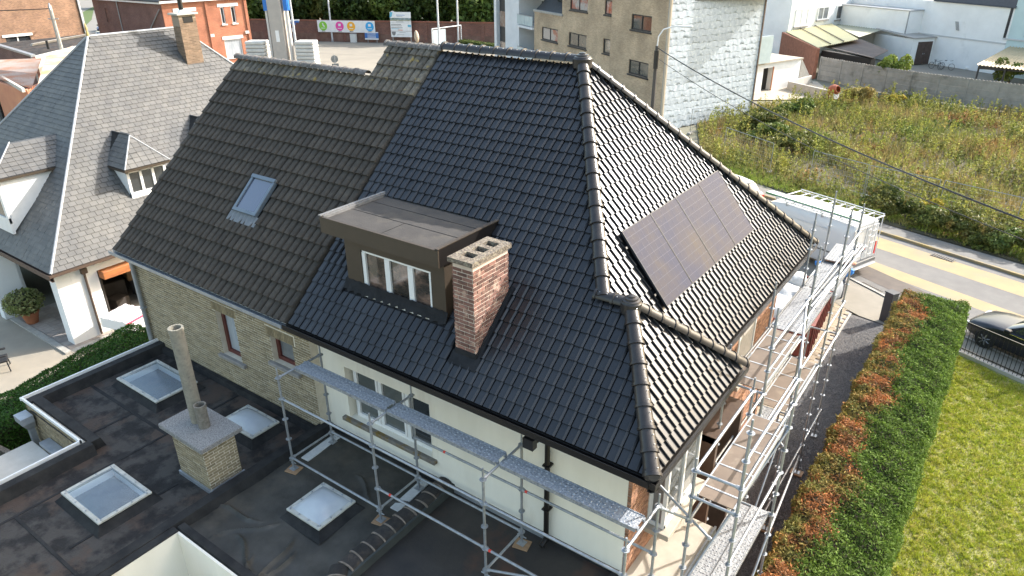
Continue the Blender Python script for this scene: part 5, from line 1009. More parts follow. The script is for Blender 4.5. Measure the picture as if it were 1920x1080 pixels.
for x,y,z,s,m_ in ((-25.5,3.2,0,.9,'garage_dark'),(-24.8,4.4,0,.7,'grey_tub'),(-25.2,4.2,.71,.55,'plywood'),(-24.4,3.0,0,.5,'garage_dark'),(-23.9,4.6,0,.6,'weathered_plywood')): MB(rz(x,y,random.uniform(-20,20))).bbox(-s*.6,s*.6,-s*.6,s*.6,z,z+s,.02).build('box',MT[m_],bx)
sh_=thing('garage_shelf_bundle',(-24.2,4.6,0),'grey wrapped bundle lying high inside the open garage','bundle'); MB(rz(-24.2,4.5,10)).bbox(-.5,.5,-.4,.4,1.25,1.55,.06).build('bundle',MT['grey_crease'],sh_); MB(rz(-24.2,4.5,10)).bbox(-.45,.45,-.35,.35,0,1.24,.02).build('support',MT['garage_dark'],sh_)
# wicker chair
ch_=thing('wicker_chair',(-23.15,-1.75,0),'black wicker garden chair at the left edge of the patio','chair'); CM=rz(-23.2,-1.8,160); wk=mat('black_wicker',(.012,.012,.014),ro=.6,bump=.8,bs=60)
MB(CM).bbox(-.28,.28,-.28,.28,.36,.44,.02).build('seat',wk,ch_); MB(CM).bbox(-.28,.28,.22,.3,.44,.95,.02).build('backrest',wk,ch_)
for s in (-1,1):
    MB(CM).bbox(s*.3-.04,s*.3+.04,-.28,.28,.6,.66,.015).build('armrest',wk,ch_)
    for y in (-.24,.24): MB(CM).tube((s*.26,y,.36),(s*.3,y*1.1,0),.02,6).build('leg',blackM,ch_)
# left hedge
hg=boxhedge('hedge','dark green clipped hedge between the annexe and the slate house patio',-.75,.75,-4.2,4.2,1.9,70000,.016,[leafmat('left_hedge_leaf',[(.03,.085,.01),(.045,.11,.015)],sc=2,rnd=.45)],wob=.035)
hg.location=(-17.35,-3.0,0); hg.rotation_euler.z=R(14.5)
struct('garden_ground',MB().add([(-22.4,-9,-.03),(-11,-9,-.03),(-11,.3,-.03),(-15.3,4,-.03),(-22.4,4,-.03)],[(0,1,2,3,4)]),mat('garden_grass',(.05,.09,.02),(.08,.11,.03),sc=2,ro=.95))
wl=thing('garden_wall',(-16,-4.2,0),'low mossy concrete garden wall stub beside the left hedge','wall'); MB(rz(-15.6,-4.15,8)).bbox(-.9,.9,-.07,.07,0,1.5,.01).build('panel',mossC,wl); MB(rz(-15.6,-4.15,8)).bbox(.7,.86,-.1,.1,0,1.75,.01).build('post',conc,wl)
# ================================================================== vacant plot across the road
def inpoly(x,y,poly):
    r_=np.zeros(len(x),bool); j=len(poly)-1
    for i in range(len(poly)):
        xi,yi=poly[i]; xj,yj=poly[j]; c_=((yi>y)!=(yj>y))&(x<(xj-xi)*(y-yi)/(yj-yi+1e-12)+xi); r_^=c_; j=i
    return r_
FP_=[(-18.0,46.5),(-14,37.5),(-9,33.8),(-3,31.2),(8,27.6),(22,23),(22,55),(3,63.5),(-1,63.8),(-8,66),(-11,64),(-12.5,60.5),(-15.5,56.5)]
struct('plot_ground',MB().add([(x,y,0) for x,y in FP_],[tuple(range(len(FP_)))]),mat('plot_soil',(.06,.055,.03),(.1,.085,.045),sc=.7,ro=.95))
def field(n,poly,lo_,hi_):
    x=rng.uniform(-20,16,n*2); y=rng.uniform(24,67,n*2); k_=inpoly(x,y,poly); return x[k_][:n],y[k_][:n]
nz=lambda x,y,a,p:np.sin(x*a+p)*np.sin(y*a*1.1+p*2)+.5*np.sin(x*a*2.3+y*a*1.7+p)
fx,fy=field(42000,FP_,0,0); n=len(fx); hh=np.clip(.45+.28*nz(fx,fy,.45,1)+.18*rng.normal(size=n),.12,1.3); near_=np.clip((fy-(31.2-(fx+3)*.33))/4,0.15,1); hh*=near_
vs,fs=blades(np.stack([fx,fy,0*fx],1),hh,rng.uniform(.015,.035,n),.35)
npmesh('tall_grass',vs,fs,leafmat('dry_grass',[(.17,.19,.05),(.33,.25,.1),(.33,.17,.07)],sc=.16,rnd=.35,ro=.8),label='tall dry grass and weeds covering the vacant plot',cat='weeds',kind='stuff')
n5=14000; vx=rng.uniform(-14,14,n5); vy=31.2-(vx+3)*.33+rng.gamma(1.6,1.1,n5)+.3; vs,fs=blades(np.stack([vx,vy,0*vx],1),rng.uniform(.1,.35,n5),rng.uniform(.012,.03,n5),.6)
npmesh('verge_grass',vs,fs,leafmat('verge_blade',[(.18,.26,.04),(.26,.3,.06),(.34,.28,.1)],sc=.6,rnd=.4,ro=.8),label='bright green rough grass along the edge of the plot by the road',cat='grass',kind='stuff')
# leafy weed stems: columns of leaves
m=6500; wx,wy=field(m,FP_,0,0); kk_=nz(wx,wy,.55,2)>-.25+.35*rng.normal(size=len(wx)); wx,wy=wx[kk_],wy[kk_]; m=len(wx); wh=np.clip(.65+.35*nz(wx,wy,.5,3)+.2*rng.normal(size=m),.25,1.6)*np.clip((wy-(31.2-(wx+3)*.33))/3,.25,1); K=16
t=rng.random((m,K)); cx_=wx[:,None]+rng.normal(size=(m,K))*.1*(1.15-t); cy_=wy[:,None]+rng.normal(size=(m,K))*.1*(1.15-t); cz_=wh[:,None]*(.15+.85*t); c=np.stack([cx_,cy_,cz_],2).reshape(-1,3)
vs,fs=leafquads(c,rng.uniform(.03,.075,len(c)),1.7,np.array([(0,0,.6)]),1); m3=650; qx,qy=field(m3,FP_,0,0); kq=qy>(33.5-(qx+3)*.33); qx,qy=qx[kq],qy[kq]; m3=len(qx); qh=rng.uniform(1.0,1.75,m3); t3=rng.random((m3,46)); wd=(.05+.13*np.sin(np.pi*np.clip(t3,0,1)**.8)); c3_=np.stack([qx[:,None]+rng.normal(size=t3.shape)*wd*.6,qy[:,None]+rng.normal(size=t3.shape)*wd*.6,qh[:,None]*(.2+.8*t3)],2).reshape(-1,3); v3,f3=leafquads(c3_,rng.uniform(.025,.055,len(c3_)),1.8,np.array([(0,0,.4)]),1); npmesh('tall_weed_stems',v3,f3,leafmat('tall_weed_leaf',[(.3,.29,.06),(.22,.24,.05),(.36,.27,.1)],sc=.5,rnd=.4,ro=.75),label='tall pale green weed stems rising out of the plot vegetation',cat='weeds',kind='stuff')
npmesh('leafy_weeds',vs,fs,leafmat('weed_leaf',[(.13,.17,.035),(.28,.26,.08),(.3,.18,.07)],sc=.16,rnd=.45,ro=.75),label='yellow-green leafy weeds growing among the dry grass of the plot',cat='weeds',kind='stuff')
def bush(name,label,c,r,n,size,m,group=None,trunk=.1,cat='bush'):
    t=thing(name,(c[0],c[1],0),label,cat,group); K=max(5,n//220); d_=rng.normal(size=(K,3)); d_/=np.linalg.norm(d_,axis=1)[:,None]; d_[:,2]=np.abs(d_[:,2])*1.1-.25; cc=d_*np.array(r)*rng.uniform(.35,.85,K)[:,None]
    id_=rng.integers(0,K,n); e=rng.normal(size=(n,3)); e/=np.linalg.norm(e,axis=1)[:,None]; p=cc[id_]+e*np.array(r)*(rng.uniform(.25,.42,K)[id_]*rng.uniform(.6,1,n)**.5)[:,None]+np.array(c); p[:,2]=np.maximum(p[:,2],.05)
    vs,fs=leafquads(p,rng.uniform(.6,1.3,n)*size,1.6,e,.9); npmesh('foliage',vs,fs,m,t,kind='stuff')
    b=MB(); b.tube((c[0],c[1],0),(c[0],c[1],c[2]),trunk,6,trunk*.5)
    for q in cc[:5]: b.tube((c[0],c[1],c[2]*.5),tuple(np.array(c)+q*.8),trunk*.4,5,trunk*.15)
    b.build('stems',mat('bark',(.06,.045,.03),(.1,.08,.06),sc=8,ro=.95),t); return t
gB=leafmat('bramble_leaf',[(.075,.1,.025),(.15,.155,.04),(.26,.2,.06)],sc=.8,rnd=.45); gB2=leafmat('shrub_leaf',[(.09,.14,.03),(.16,.19,.05)],sc=.8,rnd=.4); gY=leafmat('goldenrod',[(.45,.36,.05),(.35,.3,.06)],sc=1,rnd=.3)
# bramble hedge along the road verge
i=0
for x in np.arange(-1.6,9.5,1.15):
    y=29.9-(x-1.9)*.335+.55; i+=1
    lab=['leftmost bramble bush on the verge just behind the van','bramble bush next to the leftmost one on the road verge','bramble bush below the goldenrod on the road verge','bramble bush above the kerb drain across the road','leafy bramble bush right of the kerb drain on the verge','dark bramble bush near the right edge on the road verge'][min(i-1,5)] if i<=6 else ['seventh bramble bush from the van along the verge','eighth bramble bush from the van along the verge','ninth bramble bush from the van along the verge','last bramble bush of the verge row at the right edge'][min(i-7,3)]
    bush('bramble_bush',lab,(x,y+.2,.6+.15*math.sin(i*2.1)),(1.15,.95,.8+.2*math.sin(i*1.7)),3000,.05,gB if i%3 else gB2,'brambles along the road verge',.03)
for (x,y,lab) in ((-12.6,46.5,'dark green bush left of the silver wall base'),(-11.2,43.8,'bluish green bush in the middle of the plot by the silver wall'),(-9.2,42.2,'dark bramble clump under the overhead cables'),(-13.4,49.5,'tall dark bush beside the far corner of the silver wall'),(-11.9,53.2,'broad green bush below the concrete terrace')):
    bush('shrub',lab,(x,y,.6),(1.7,1.5,.9),2200,.07,gB if 'dark' in lab else gB2,'shrubs on the plot',.05)
bush('tall_shrub','tall yellow-green shrub growing through the concrete wall',(-8.0,69.2,1.9),(1.5,1.3,1.9),3200,.1,leafmat('lime_leaf',[(.22,.27,.05),(.15,.2,.04)],sc=.7,rnd=.4),None,.08)
bush('goldenrod_clump','bright yellow goldenrod clump above the verge brambles',(.6,32.0,.75),(.75,.6,.5),1300,.05,gY,None,.02); bush('goldenrod_clump','small pale goldenrod clump below the concrete wall',(-6.2,61.5,.7),(1.0,.6,.6),900,.06,gY,None,.02)
bush('acacia_tree','thin light green young tree beside the beige carport',(1.2,73.5,1.9),(1.7,1.5,1.8),1700,.09,gB2,None,.06)
bush('golden_shrub','golden feathery shrub beside the orange cement mixer',(-9.3,60.5,.9),(1.6,1.1,.9),2000,.07,leafmat('golden_leaf',[(.36,.3,.1),(.3,.22,.08)],sc=.8,rnd=.3),None,.04)
# site fence panels
for k_,(x0,y0,x1,y1,lab) in enumerate(((-6.4,35.8,-3.1,34.5,'steel mesh fence panel at the plot edge, middle of three'),(-3.0,34.4,.55,33.6,'steel mesh fence panel right of the middle one by the road'),(.75,33.6,4.2,32.6,'steel mesh fence panel at the right behind the goldenrod'),(-12.8,38.6,-8.9,36.2,'steel mesh fence panel standing in front of the silver wall'),(-17.0,42.8,-14.2,47.2,'bent mesh fence panel leaning against the silver wall'))):
    f=thing('fence_panel',((x0+x1)/2,(y0+y1)/2,0),lab,'fence panel','mesh site fence panels'); a,b_=V((x0,y0,0)),V((x1,y1,0)); H_=1.85; d_=b_-a
    for p in (a,b_): MB().tube(p,p+V((0,0,H_)),.02,6).build('post',galv,f)
    MB().tube(a+V((0,0,H_)),b_+V((0,0,H_)),.02,6).build('top_rail',galv,f); MB().tube(a+V((0,0,.15)),b_+V((0,0,.15)),.02,6).build('bottom_rail',galv,f)
    w_=MB()
    for j in range(1,24): p=a+d_*j/24; w_.tube(p+V((0,0,.15)),p+V((0,0,H_)),.003,3,cap=False)
    for j in range(1,7): z=.15+1.7*j/7; w_.tube(a+V((0,0,z)),b_+V((0,0,z)),.003,3,cap=False)
    w_.build('mesh_wires',galv,f,kind='stuff')
    for p in (a,b_): MB().bbox(p.x-.12,p.x+.12,p.y-.3,p.y+.3,0,.12,.02).build('foot',conc,f)
# concrete panel wall
cw=thing('concrete_wall',(-6,68,0),'grey concrete panel wall with scalloped top at the back of the plot','wall'); cwm=mat('grey_wall_concrete',(.24,.225,.2),(.32,.3,.27),sc=1.5,ro=.95,bump=.3,bs=12,c3=(.15,.14,.12),sc3=.8,rnd=.1)
pts=[(-15.3,71.9),(-13.0,70.6),(-10.7,69.3),(-8.4,68.1),(-6.1,67.1),(-3.8,66.3),(-1.5,65.6),(.8,65.0),(3.1,64.5),(5.4,64.0)]
for i,(p,q_) in enumerate(zip(pts,pts[1:])):
    M=rz(p[0],p[1],math.degrees(math.atan2(q_[1]-p[1],q_[0]-p[0]))); L_=math.dist(p,q_)
    for j in range(4): MB(M).bbox(.08,L_-.08,-.03,.03,j*.5,j*.5+.49,.012).build('panel',cwm,cw)
    s_=[(.08,0,2.0)]; nn=8
    for u in range(nn*4+1): s_.append((.08+(L_-.16)*u/(nn*4),0,2.22+.08*abs(math.sin(math.pi*u/4))))
    s_.append((L_-.08,0,2.0)); MB(M).prism([(a,-.03,c_) for a,_,c_ in s_],(0,.06,0)).build('scalloped_panel',cwm,cw)
    MB(M).bbox(-.08,.08,-.08,.08,0,2.3,.015).build('post',cwm,cw)
# ================================================================== insulated house (silver sheeting) and apartment block
ap=thing('apartment_building',(-30,48,0),'beige brick apartment building with dark window frames and one wall under silver sheeting','building')
beige=brickmat('beige_brick',(.52,.385,.25),(.37,.265,.17),(.46,.38,.28),150)
AM=rz(-19.25,42.55,150)   # local x runs left along the beige face, y negative = outwards (towards camera)
AM=AM@Matrix.Diagonal((1,-1,1,1)) if False else AM
# local frame: x left along face; outward normal is +y (rot150)
D_=11
def ABox(x0,x1,y0,y1,z0,z1,nm,m,par=ap): return MB(AM).box(x0,x1,y0,y1,z0,z1).build(nm,m,par)
darkf=mat('anthracite_frame',(.02,.021,.024),ro=.5)
def wallA(x0,x1,y,z0,z1,holes,t=.3):
    b=MB(AM); xs_=sorted({x0,x1}|{h[0] for h in holes}|{h[1] for h in holes})
    for a,c_ in zip(xs_,xs_[1:]):
        zz=[(z0,z1)]
        for h in holes:
            if h[0]<=a and c_<=h[1]: zz=[w_ for s_ in zz for w_ in ((s_[0],min(s_[1],h[2])),(max(s_[0],h[3]),s_[1])) if w_[1]-w_[0]>1e-4]
        for w_ in zz: b.box(a,c_,y-t,y,w_[0],w_[1])
    return b.build('wall',beige,ap)
refl=mat('apartment_glass',(.03,.035,.03),(.1,.1,.08),sc=.5,ro=.05,spec=.8,coat=.6); refl2=mat('apartment_glass_red_reflection',(.25,.06,.03),(.3,.28,.26),sc=.7,ro=.05,spec=.7,coat=.5,lo=.45,hi=.55)  # patchy glass colours stand in for reflections, red ones in the second
def winA(x0,x1,z0,z1,y,n=2,g=refl):
    f=MB(AM); t=.1
    for w_ in ((x0,x1,z0,z0+t),(x0,x1,z1-t,z1)): f.box(w_[0],w_[1],y-.16,y-.06,w_[2],w_[3])
    for i in range(n+1):
        c_=x0+(x1-x0)*i/n; a=max(x0,c_-t/2 if 0<i<n else c_-(t if i==n else 0)); f.box(a,min(a+t,x1),y-.158,y-.062,z0+t,z1-t)
    o_=f.build('window',darkf,ap)
    for i in range(n): MB(AM).box(x0+(x1-x0)*i/n+.06,x0+(x1-x0)*(i+1)/n-.06,y-.12,y-.11,z0+.06,z1-.06).build('pane',g,o_)
    MB(AM).box(x0-.1,x1+.1,y-.02,y+.08,z0-.12,z0-.005).build('sill',darkf,o_)
tx=lambda x:(-19.25-x)/math.cos(R(30))
# right part of the face stands 0.5 m proud
hR=[(2.3,5.05,6.9,8.05),(2.3,5.05,3.55,4.65)]
wallA(0,8.0,0,0,9.4,hR); [winA(*h,0,2) for h in hR]
hL=[(8.1,9.95,7.6,8.75),(12.8,16.0,7.55,8.7),(8.1,9.95,4.5,5.7),(12.8,16.1,4.45,5.62),(18.3,21.7,4.4,5.6)]
wallA(8.0,23.4,-.5,0,6.85,[h for h in hL if h[3]<6.85]); wallA(8.0,17.2,-.5,6.85,9.4,[h for h in hL if h[2]>6.85])
for i,h in enumerate(hL): winA(*h,-.5,1 if h[1]-h[0]<2.2 else 2,[refl2,refl2,refl,refl,refl2][i])
ABox(17.2,17.5,-6,-.5,6.86,9.4,'wall',beige); ABox(17.3,23.5,-.75,-.4,6.86,7.05,'cornice',conc)
b=MB(AM); b.prism([(17.5,-.7,7.05),(23.4,-.7,7.05),(23.4,-3.5,9.6),(17.5,-3.5,9.6)],(0,-.1,0)); b.build('mansard_roof',mat('black_roof_tile',(.02,.022,.024),(.035,.037,.04),sc=5,ro=.6,bump=.5,bs=6),ap)
MB(AM).prism([(18.2,-1.55,7.95),(20.4,-1.55,7.95),(20.4,-2.3,8.65),(18.2,-2.3,8.65)],(0,.06,.06)).build('roof_window',refl,ap)
ABox(-.1,8.1,-.35,.1,9.4,9.6,'parapet_cap',darkf); ABox(8.1,17.3,-.85,-.4,9.4,9.6,'parapet_cap',darkf)
ABox(0.3,23.2,-D_,-.9,9.2,9.35,'roof',bit); ABox(23.1,23.4,-D_,-.8,0,6.85,'wall',beige)
# silver side
SL=10.3; SMx=rz(-19.2,42.5,70)   # x along silver wall, outward = -y
MB(SMx).box(0,SL,0,.3,0,9.5).build('insulated_wall',conc,ap)
silv=mat('silver_sheeting',(.5,.55,.6),(.39,.44,.49),sc=3.5,ro=.55,met=.1,bump=1,bs=4,rnd=.08,c3=(.68,.72,.72),sc3=6)
nr=20; hs=9.5/nr
for j in range(nr):   # each sheet course laps the one below, wavy lower edge
    z0,z1=j*hs,(j+1)*hs+.02; b=MB(SMx); n_=90; vs=[]
    for i in range(n_+1):
        x=SL*i/n_; w_=.05*math.sin(i*.7+j*1.7)+.03*math.sin(i*.31+2*j)+.015*math.sin(i*2.1); q_=lambda s_:.007*math.sin(i*1.3+j*2+s_)+random.uniform(-.009,.009)
        vs+=[(x,-.01,z1+.02),(x,-.028+q_(0),z0+.36+w_),(x,-.03+q_(1),z0+.18+w_),(x,-.036+.3*q_(2),z0+.02+w_),(x,-.012,z0+.0+w_)]
    b.add(vs,[(i*5+a,i*5+a+1,i*5+a+6,i*5+a+5) for i in range(n_) for a in range(4)]); b.build('foil_sheet',silv,ap,smooth=50)
MB(SMx).box(-.12,-.0,-.08,.1,0,9.5).build('edge_batten',mat('pale_batten',(.55,.45,.33),ro=.8),ap); MB(SMx).box(SL,SL+.12,-.1,.2,0,9.4).build('edge_batten',mat('brown_batten',(.16,.11,.08),ro=.8),ap)
MB(SMx).box(SL,SL+.3,.2,8,0,9.4).build('wall',beige,ap)
# wing with balconies at the left end
wg=thing('balcony_wing',(-45,57,0),'white rendered apartment wing with glass balconies left of the beige brick','building')
def WBox(x0,x1,y0,y1,z0,z1,nm,m,par=wg): return MB(AM).box(x0,x1,y0,y1,z0,z1).build(nm,m,par)
WBox(23.45,27.3,-5,-3.2,0,11,'wall',wallWh); WBox(27.3,30.9,-5,-.6,0,11,'wall',mat('white_panel',(.62,.64,.66),(.55,.57,.59),sc=.8,ro=.7)); WBox(31.0,33.3,-5,-1.0,0,11,'wall',darkf); WBox(33.35,34.0,-5,-.6,0,11,'pier',MT['white_panel'])
for z in (1.9,5.1,8.3):
    s_=WBox(23.45,27.28,-3.2,-.3,z,z+.22,'balcony_slab',MT['white_panel']); 
    for i in range(2): MB(AM).box(23.6+i*1.85,25.4+i*1.85,-.4,-.36,z+.3,z+1.2).build('balustrade_pane',mat('frosted_glass',(.5,.58,.58),(.42,.5,.5),sc=1.5,ro=.12,coat=.4),s_)
    MB(AM).box(23.5,27.25,-.42,-.34,z+1.22,z+1.27).build('handrail',galv,s_); MB(AM).box(25.4,27.0,-3.19,-3.1,z+.25,z+2.4).build('balcony_door',refl,s_)
for z in (1.4,4.6,7.8): WBox(31.3,33.1,-.995,-.93,z,z+1.6,'window',mat('brown_window',(.2,.12,.08),(.4,.35,.3),sc=1,ro=.1,coat=.4))
# street lamp pole with cables
po=thing('utility_pole',(-18.3,38.6,0),'dark utility pole with curved street lamp arm in front of the silver wall','pole'); MB().tube((-18.3,38.6,0),(-18.3,38.6,6.7),.16,10,.11).build('pole',mat('tarred_wood',(.05,.045,.042),(.09,.08,.07),sc=6,ro=.8,bump=.3,st=(1,1,.1)),po)
MB().path([(-18.3,38.6,6.6),(-18.25,38.6,7.3),(-18.0,38.75,7.75),(-17.4,39.0,7.95),(-16.9,39.2,7.98)],.045,8).build('lamp_arm',white,po,smooth=50); MB(rz(-16.6,39.3,25)).bbox(-.4,.4,-.13,.13,7.9,8.03,.04).build('lamp_head',mat('lamp_white',(.7,.7,.68),ro=.4),po)
MB().lathe([(.17,0),(.17,1.2)],(-18.3,38.6,5.2),10).build('cable_bundle',blackM,po)
def cable(name,a,b_,sag,r,lab):
    a,b_=V(a),V(b_); ps=[a+(b_-a)*t-V((0,0,sag*4*t*(1-t))) for t in np.linspace(0,1,25)]; MB().path(ps,r,5).build(name,blackM,None,label=lab,cat='cable',group='overhead cables')
cable('overhead_cable',(-18.2,38.6,6.55),(12,11.5,5.4),.9,.035,'thick upper overhead cable running from the lamp pole to the right edge'); cable('overhead_cable',(-18.2,38.6,5.9),(12,12.5,4.7),1.1,.018,'thin lower overhead cable running from the lamp pole to the right edge')
# ================================================================== white buildings and sheds behind the plot
ww=thing('white_workshop',(-5,90,0),'long white painted workshop wall with dark tile roof at the top right','building'); WM=rz(-6.41,89.12,-33)  # x right, outward -y
wp=mat('white_paint_wall',(.8,.8,.79),(.72,.72,.71),sc=.5,ro=.9,bump=.15,bs=20,c3=(.5,.5,.49),sc3=.3,lo3=.62,hi3=.8)
MB(WM).box(-16,7.2,0,.4,0,6.7).build('wall',wp,ww); MB(WM).box(-16,7.2,-.06,-.003,3.05,3.2).build('ledge',mat('grey_ledge',(.5,.5,.5),ro=.9),ww)
MB(WM).prism([(-2.5,-.2,6.7),(7.3,-.2,6.6),(7.3,5,10.5),(-2.5,5,10.5)],(0,.1,.12)).build('roof',mat('black_roof_tile',(.02,.022,.024)),ww)
MB(WM).box(6.75,7.0,-.08,-.002,3.7,6.7).build('window_jamb',darkf,ww); MB(WM).box(7.21,16,.0,.3,0,9).build('blue_wall',mat('pale_blue_render',(.5,.62,.62),(.45,.56,.57),sc=.8,ro=.8),ww); MB(WM).box(8.9,10.5,-.03,-.002,4,7).build('pane',glass,ww); MB(WM).box(6.75,14,-.1,-.002,3.55,3.7).build('window_sill',mat('grey_ledge',(.5,.5,.5)),ww)
MB(WM).prism([(.8,-.03,4.8),(1.15,-.03,4.8),(1.5,-.03,3.9),(1.15,-.03,3.9)],(0,-.06,0)).build('wall_light',galv,ww)
MB(WM).box(-16,-3.6,-2.2,-.003,0,5.6).build('annexe_wall',wp,ww); MB(WM).box(-16.1,-3.5,-2.3,0,5.602,5.7).build('annexe_coping',galv,ww); MB(WM).box(-3.6,-3.5,-2.3,-2.2,2.5,5.6).build('downpipe',galv,ww)
gd=thing('white_garage',(-11,90,0),'white garage with brown double doors and grey flat roof at the right','garage'); GM=rz(-9.3,87.3,52)   # x to the right/back along the door side
MB(GM).box(0,3.0,0,6,0,2.85).build('wall',wp,gd); MB(GM).prism([(-.15,-.15,2.86),(3.6,-.15,2.86),(3.6,6,3.3),(-.15,6,3.3)],(0,0,.12)).build('roof',mat('grey_sheet_roof',(.38,.36,.33),(.3,.29,.27),sc=1,ro=.8),gd)
for i in range(2): dd=MB(GM).box(.75+i*1.02,1.74+i*1.02,-.06,-.002,.02,2.5).build('door',mat('brown_boards',(.06,.04,.032),(.09,.06,.05),sc=3,ro=.8),gd); MB(GM).box(1.6+i*.2,1.65+i*.2,-.09,-.062,1.1,1.25).build('handle',galv,dd)
wh=thing('white_house',(-21,92,0),'white house with small windows behind the yellow shed roof','house'); HM=rz(-22.6,84.5,72)
MB(HM).box(0,15,0,6,0,9).build('wall',wp,wh)
for x0,x1,z0,z1,g_ in ((1.0,3.6,3.6,5.6,white),(5.6,7.9,4.1,5.6,glass2),(9.7,12.4,3.9,5.6,glass)):
    f=MB(HM); 
    for w_ in ((x0,x1,z0,z0+.12),(x0,x1,z1-.12,z1)): f.box(w_[0],w_[1],-.1,-.003,w_[2],w_[3])
    for a in (x0,(x0+x1)/2-.06,x1-.12): f.box(a,a+.12,-.098,-.004,z0+.12,z1-.12)
    o_=f.build('window',white,wh); MB(HM).box(x0+.06,x1-.06,-.05,-.04,z0+.06,z1-.06).build('pane',g_,o_); MB(HM).box(x0-.15,x1+.15,-.2,-.002,z0-.15,z0-.005).build('sill',stone,o_)
sd=thing('shed',(-18,82,0),'red brick shed with translucent yellow corrugated roof','shed')
def corr(nm,ps,m,par,amp=.05,n_=22,th=.02):
    a,b_,c_,d_=[V(p) for p in ps]; vs=[]; nrm=(b_-a).cross(d_-a).normalized()
    for i in range(n_*4+1):
        t=i/(n_*4); h=nrm*amp*math.sin(t*n_*2*math.pi); vs+=[a+(b_-a)*t+h,d_+(c_-d_)*t+h]
    MB().add(vs,[(2*i,2*i+2,2*i+3,2*i+1) for i in range(n_*4)]).build(nm,m,par,smooth=80)
corr('roof_sheet',[(-23.0,84.5,3.2),(-20.6,95.0,3.5),(-13.5,79.0,3.4),(-15.9,72.2,3.1)][::1],mat('yellow_corrugated',(.62,.57,.32),(.55,.5,.3),sc=.6,ro=.6),sd)
for t in (.3,.62): a=V((-23,84.5,3.2)).lerp(V((-20.6,95,3.5)),t); b_=V((-15.9,72.2,3.1)).lerp(V((-13.5,79,3.4)),t); MB().tube(a+V((0,0,.12)),b_+V((0,0,.12)),.06,5).build('roof_batten',mat('dark_batten',(.08,.07,.06),ro=.8),sd)
MB().prism([(-23.2,84.2,0),(-15.9,72.0,0),(-15.9,72.0,3.05),(-23.2,84.2,3.1)],(.25,.15,0)).build('brick_wall',mat('rough_red_brick',(.3,.13,.08),(.2,.08,.05),sc=3,ro=.95,bump=.6,bs=8),sd)
corr('roof_sheet',[(-16.3,75.6,2.85),(-13.9,81.9,3.1),(-9.9,76.0,2.8),(-10.4,71.4,2.6)],mat('brown_roof_sheet',(.22,.18,.15),(.17,.14,.12),sc=1,ro=.8),sd); MB().prism([(-15.8,73.5,0),(-10.6,71.8,0),(-10.6,71.8,2.45),(-15.8,73.5,2.7)],(.3,.6,0)).build('dark_interior',dark,sd)
corr('roof_sheet',[(-20.4,98.6,3.3),(-13.4,90.5,3.3),(-14.2,82.8,3.2),(-20.4,95.2,3.3)],mat('grey_green_sheet',(.4,.4,.28),(.33,.33,.25),sc=1,ro=.7),sd)
lo=thing('white_outbuilding',(-18.5,66,0),'low white outbuilding with open doorway beside the silver wall','outbuilding'); LMx=rz(-18.3,60.9,70); MB(LMx).box(0,1.0,0,6,0,2.6).build('wall',wp,lo); MB(LMx).box(2.5,6.6,0,6,0,2.6).build('wall',wp,lo); MB(LMx).box(1,2.5,0,6,2.2,2.6).build('lintel',wp,lo); MB(LMx).box(1,2.5,.6,.7,0,2.2).build('doorway',dark,lo); MB(LMx).box(2.38,2.5,-.05,.0,0,2.25).build('door_frame',MT['orange_timber'],lo); MB(LMx).box(-.1,6.7,-.2,6,2.605,2.72).build('roof',stoneL,lo)
MB(LMx).prism([(6.7,0,2.6),(6.7,0,0),(9.2,0,0)],(0,.3,0)).build('stair_wall',conc,lo); MB(LMx).box(-.9,1.0,-.6,-.2,2.8,5.2).build('blue_panel',MT['frosted_glass'],lo)
struct('terrace',MB().add([(-18.2,57,.03),(-12.2,61.5,.03),(-11.6,63.8,.03),(-15,70.5,.03),(-18.5,71,.03)],[(0,1,2,3,4)]),stoneL)
tp=thing('terrace_parapet',(-13.8,64,0),'low white parapet wall around the concrete terrace','wall')
for a,b_ in (((-16.2,64.6),(-11.9,61.9)),((-16.2,64.6),(-15.4,69.2))): MB(rz(*a,math.degrees(math.atan2(b_[1]-a[1],b_[0]-a[0])))).bbox(0,math.dist(a,b_),-.12,.12,0,.8,.02).build('wall',concW,tp)
mx=thing('cement_mixer',(-11.3,61.3,0),'orange cement mixer at the end of the low white parapet','mixer'); MB().lathe([(.2,-.55),(.48,-.25),(.5,.1),(.3,.5),(.27,.5),(.45,.08)],(-11.3,61.3,.95),16,ax=(.8,-.5,.35)).build('drum',mat('orange_paint',(.5,.13,.05),(.35,.1,.05),sc=4,ro=.6),mx,smooth=40)
for a in (-.4,.4): MB().path([(-11.3+a,61.0,0),(-11.3+a*.9,61.3,.9),(-11.3+a,61.7,0)],.035,6).build('stand',MT['orange_paint'],mx)
MB().lathe([(.2,-.05),(.2,.05)],(-11.75,61.5,.2),12,ax=(1,0,0)).build('wheel',rub,mx)
MB(rz(-11.0,61.05,0)).lathe([(.33,-.02),(.33,.02)],(0,0,.55),14,ax=(.8,-.5,.3)).build('tilt_wheel',mat('white_pvc',(.78,.78,.77)),mx)
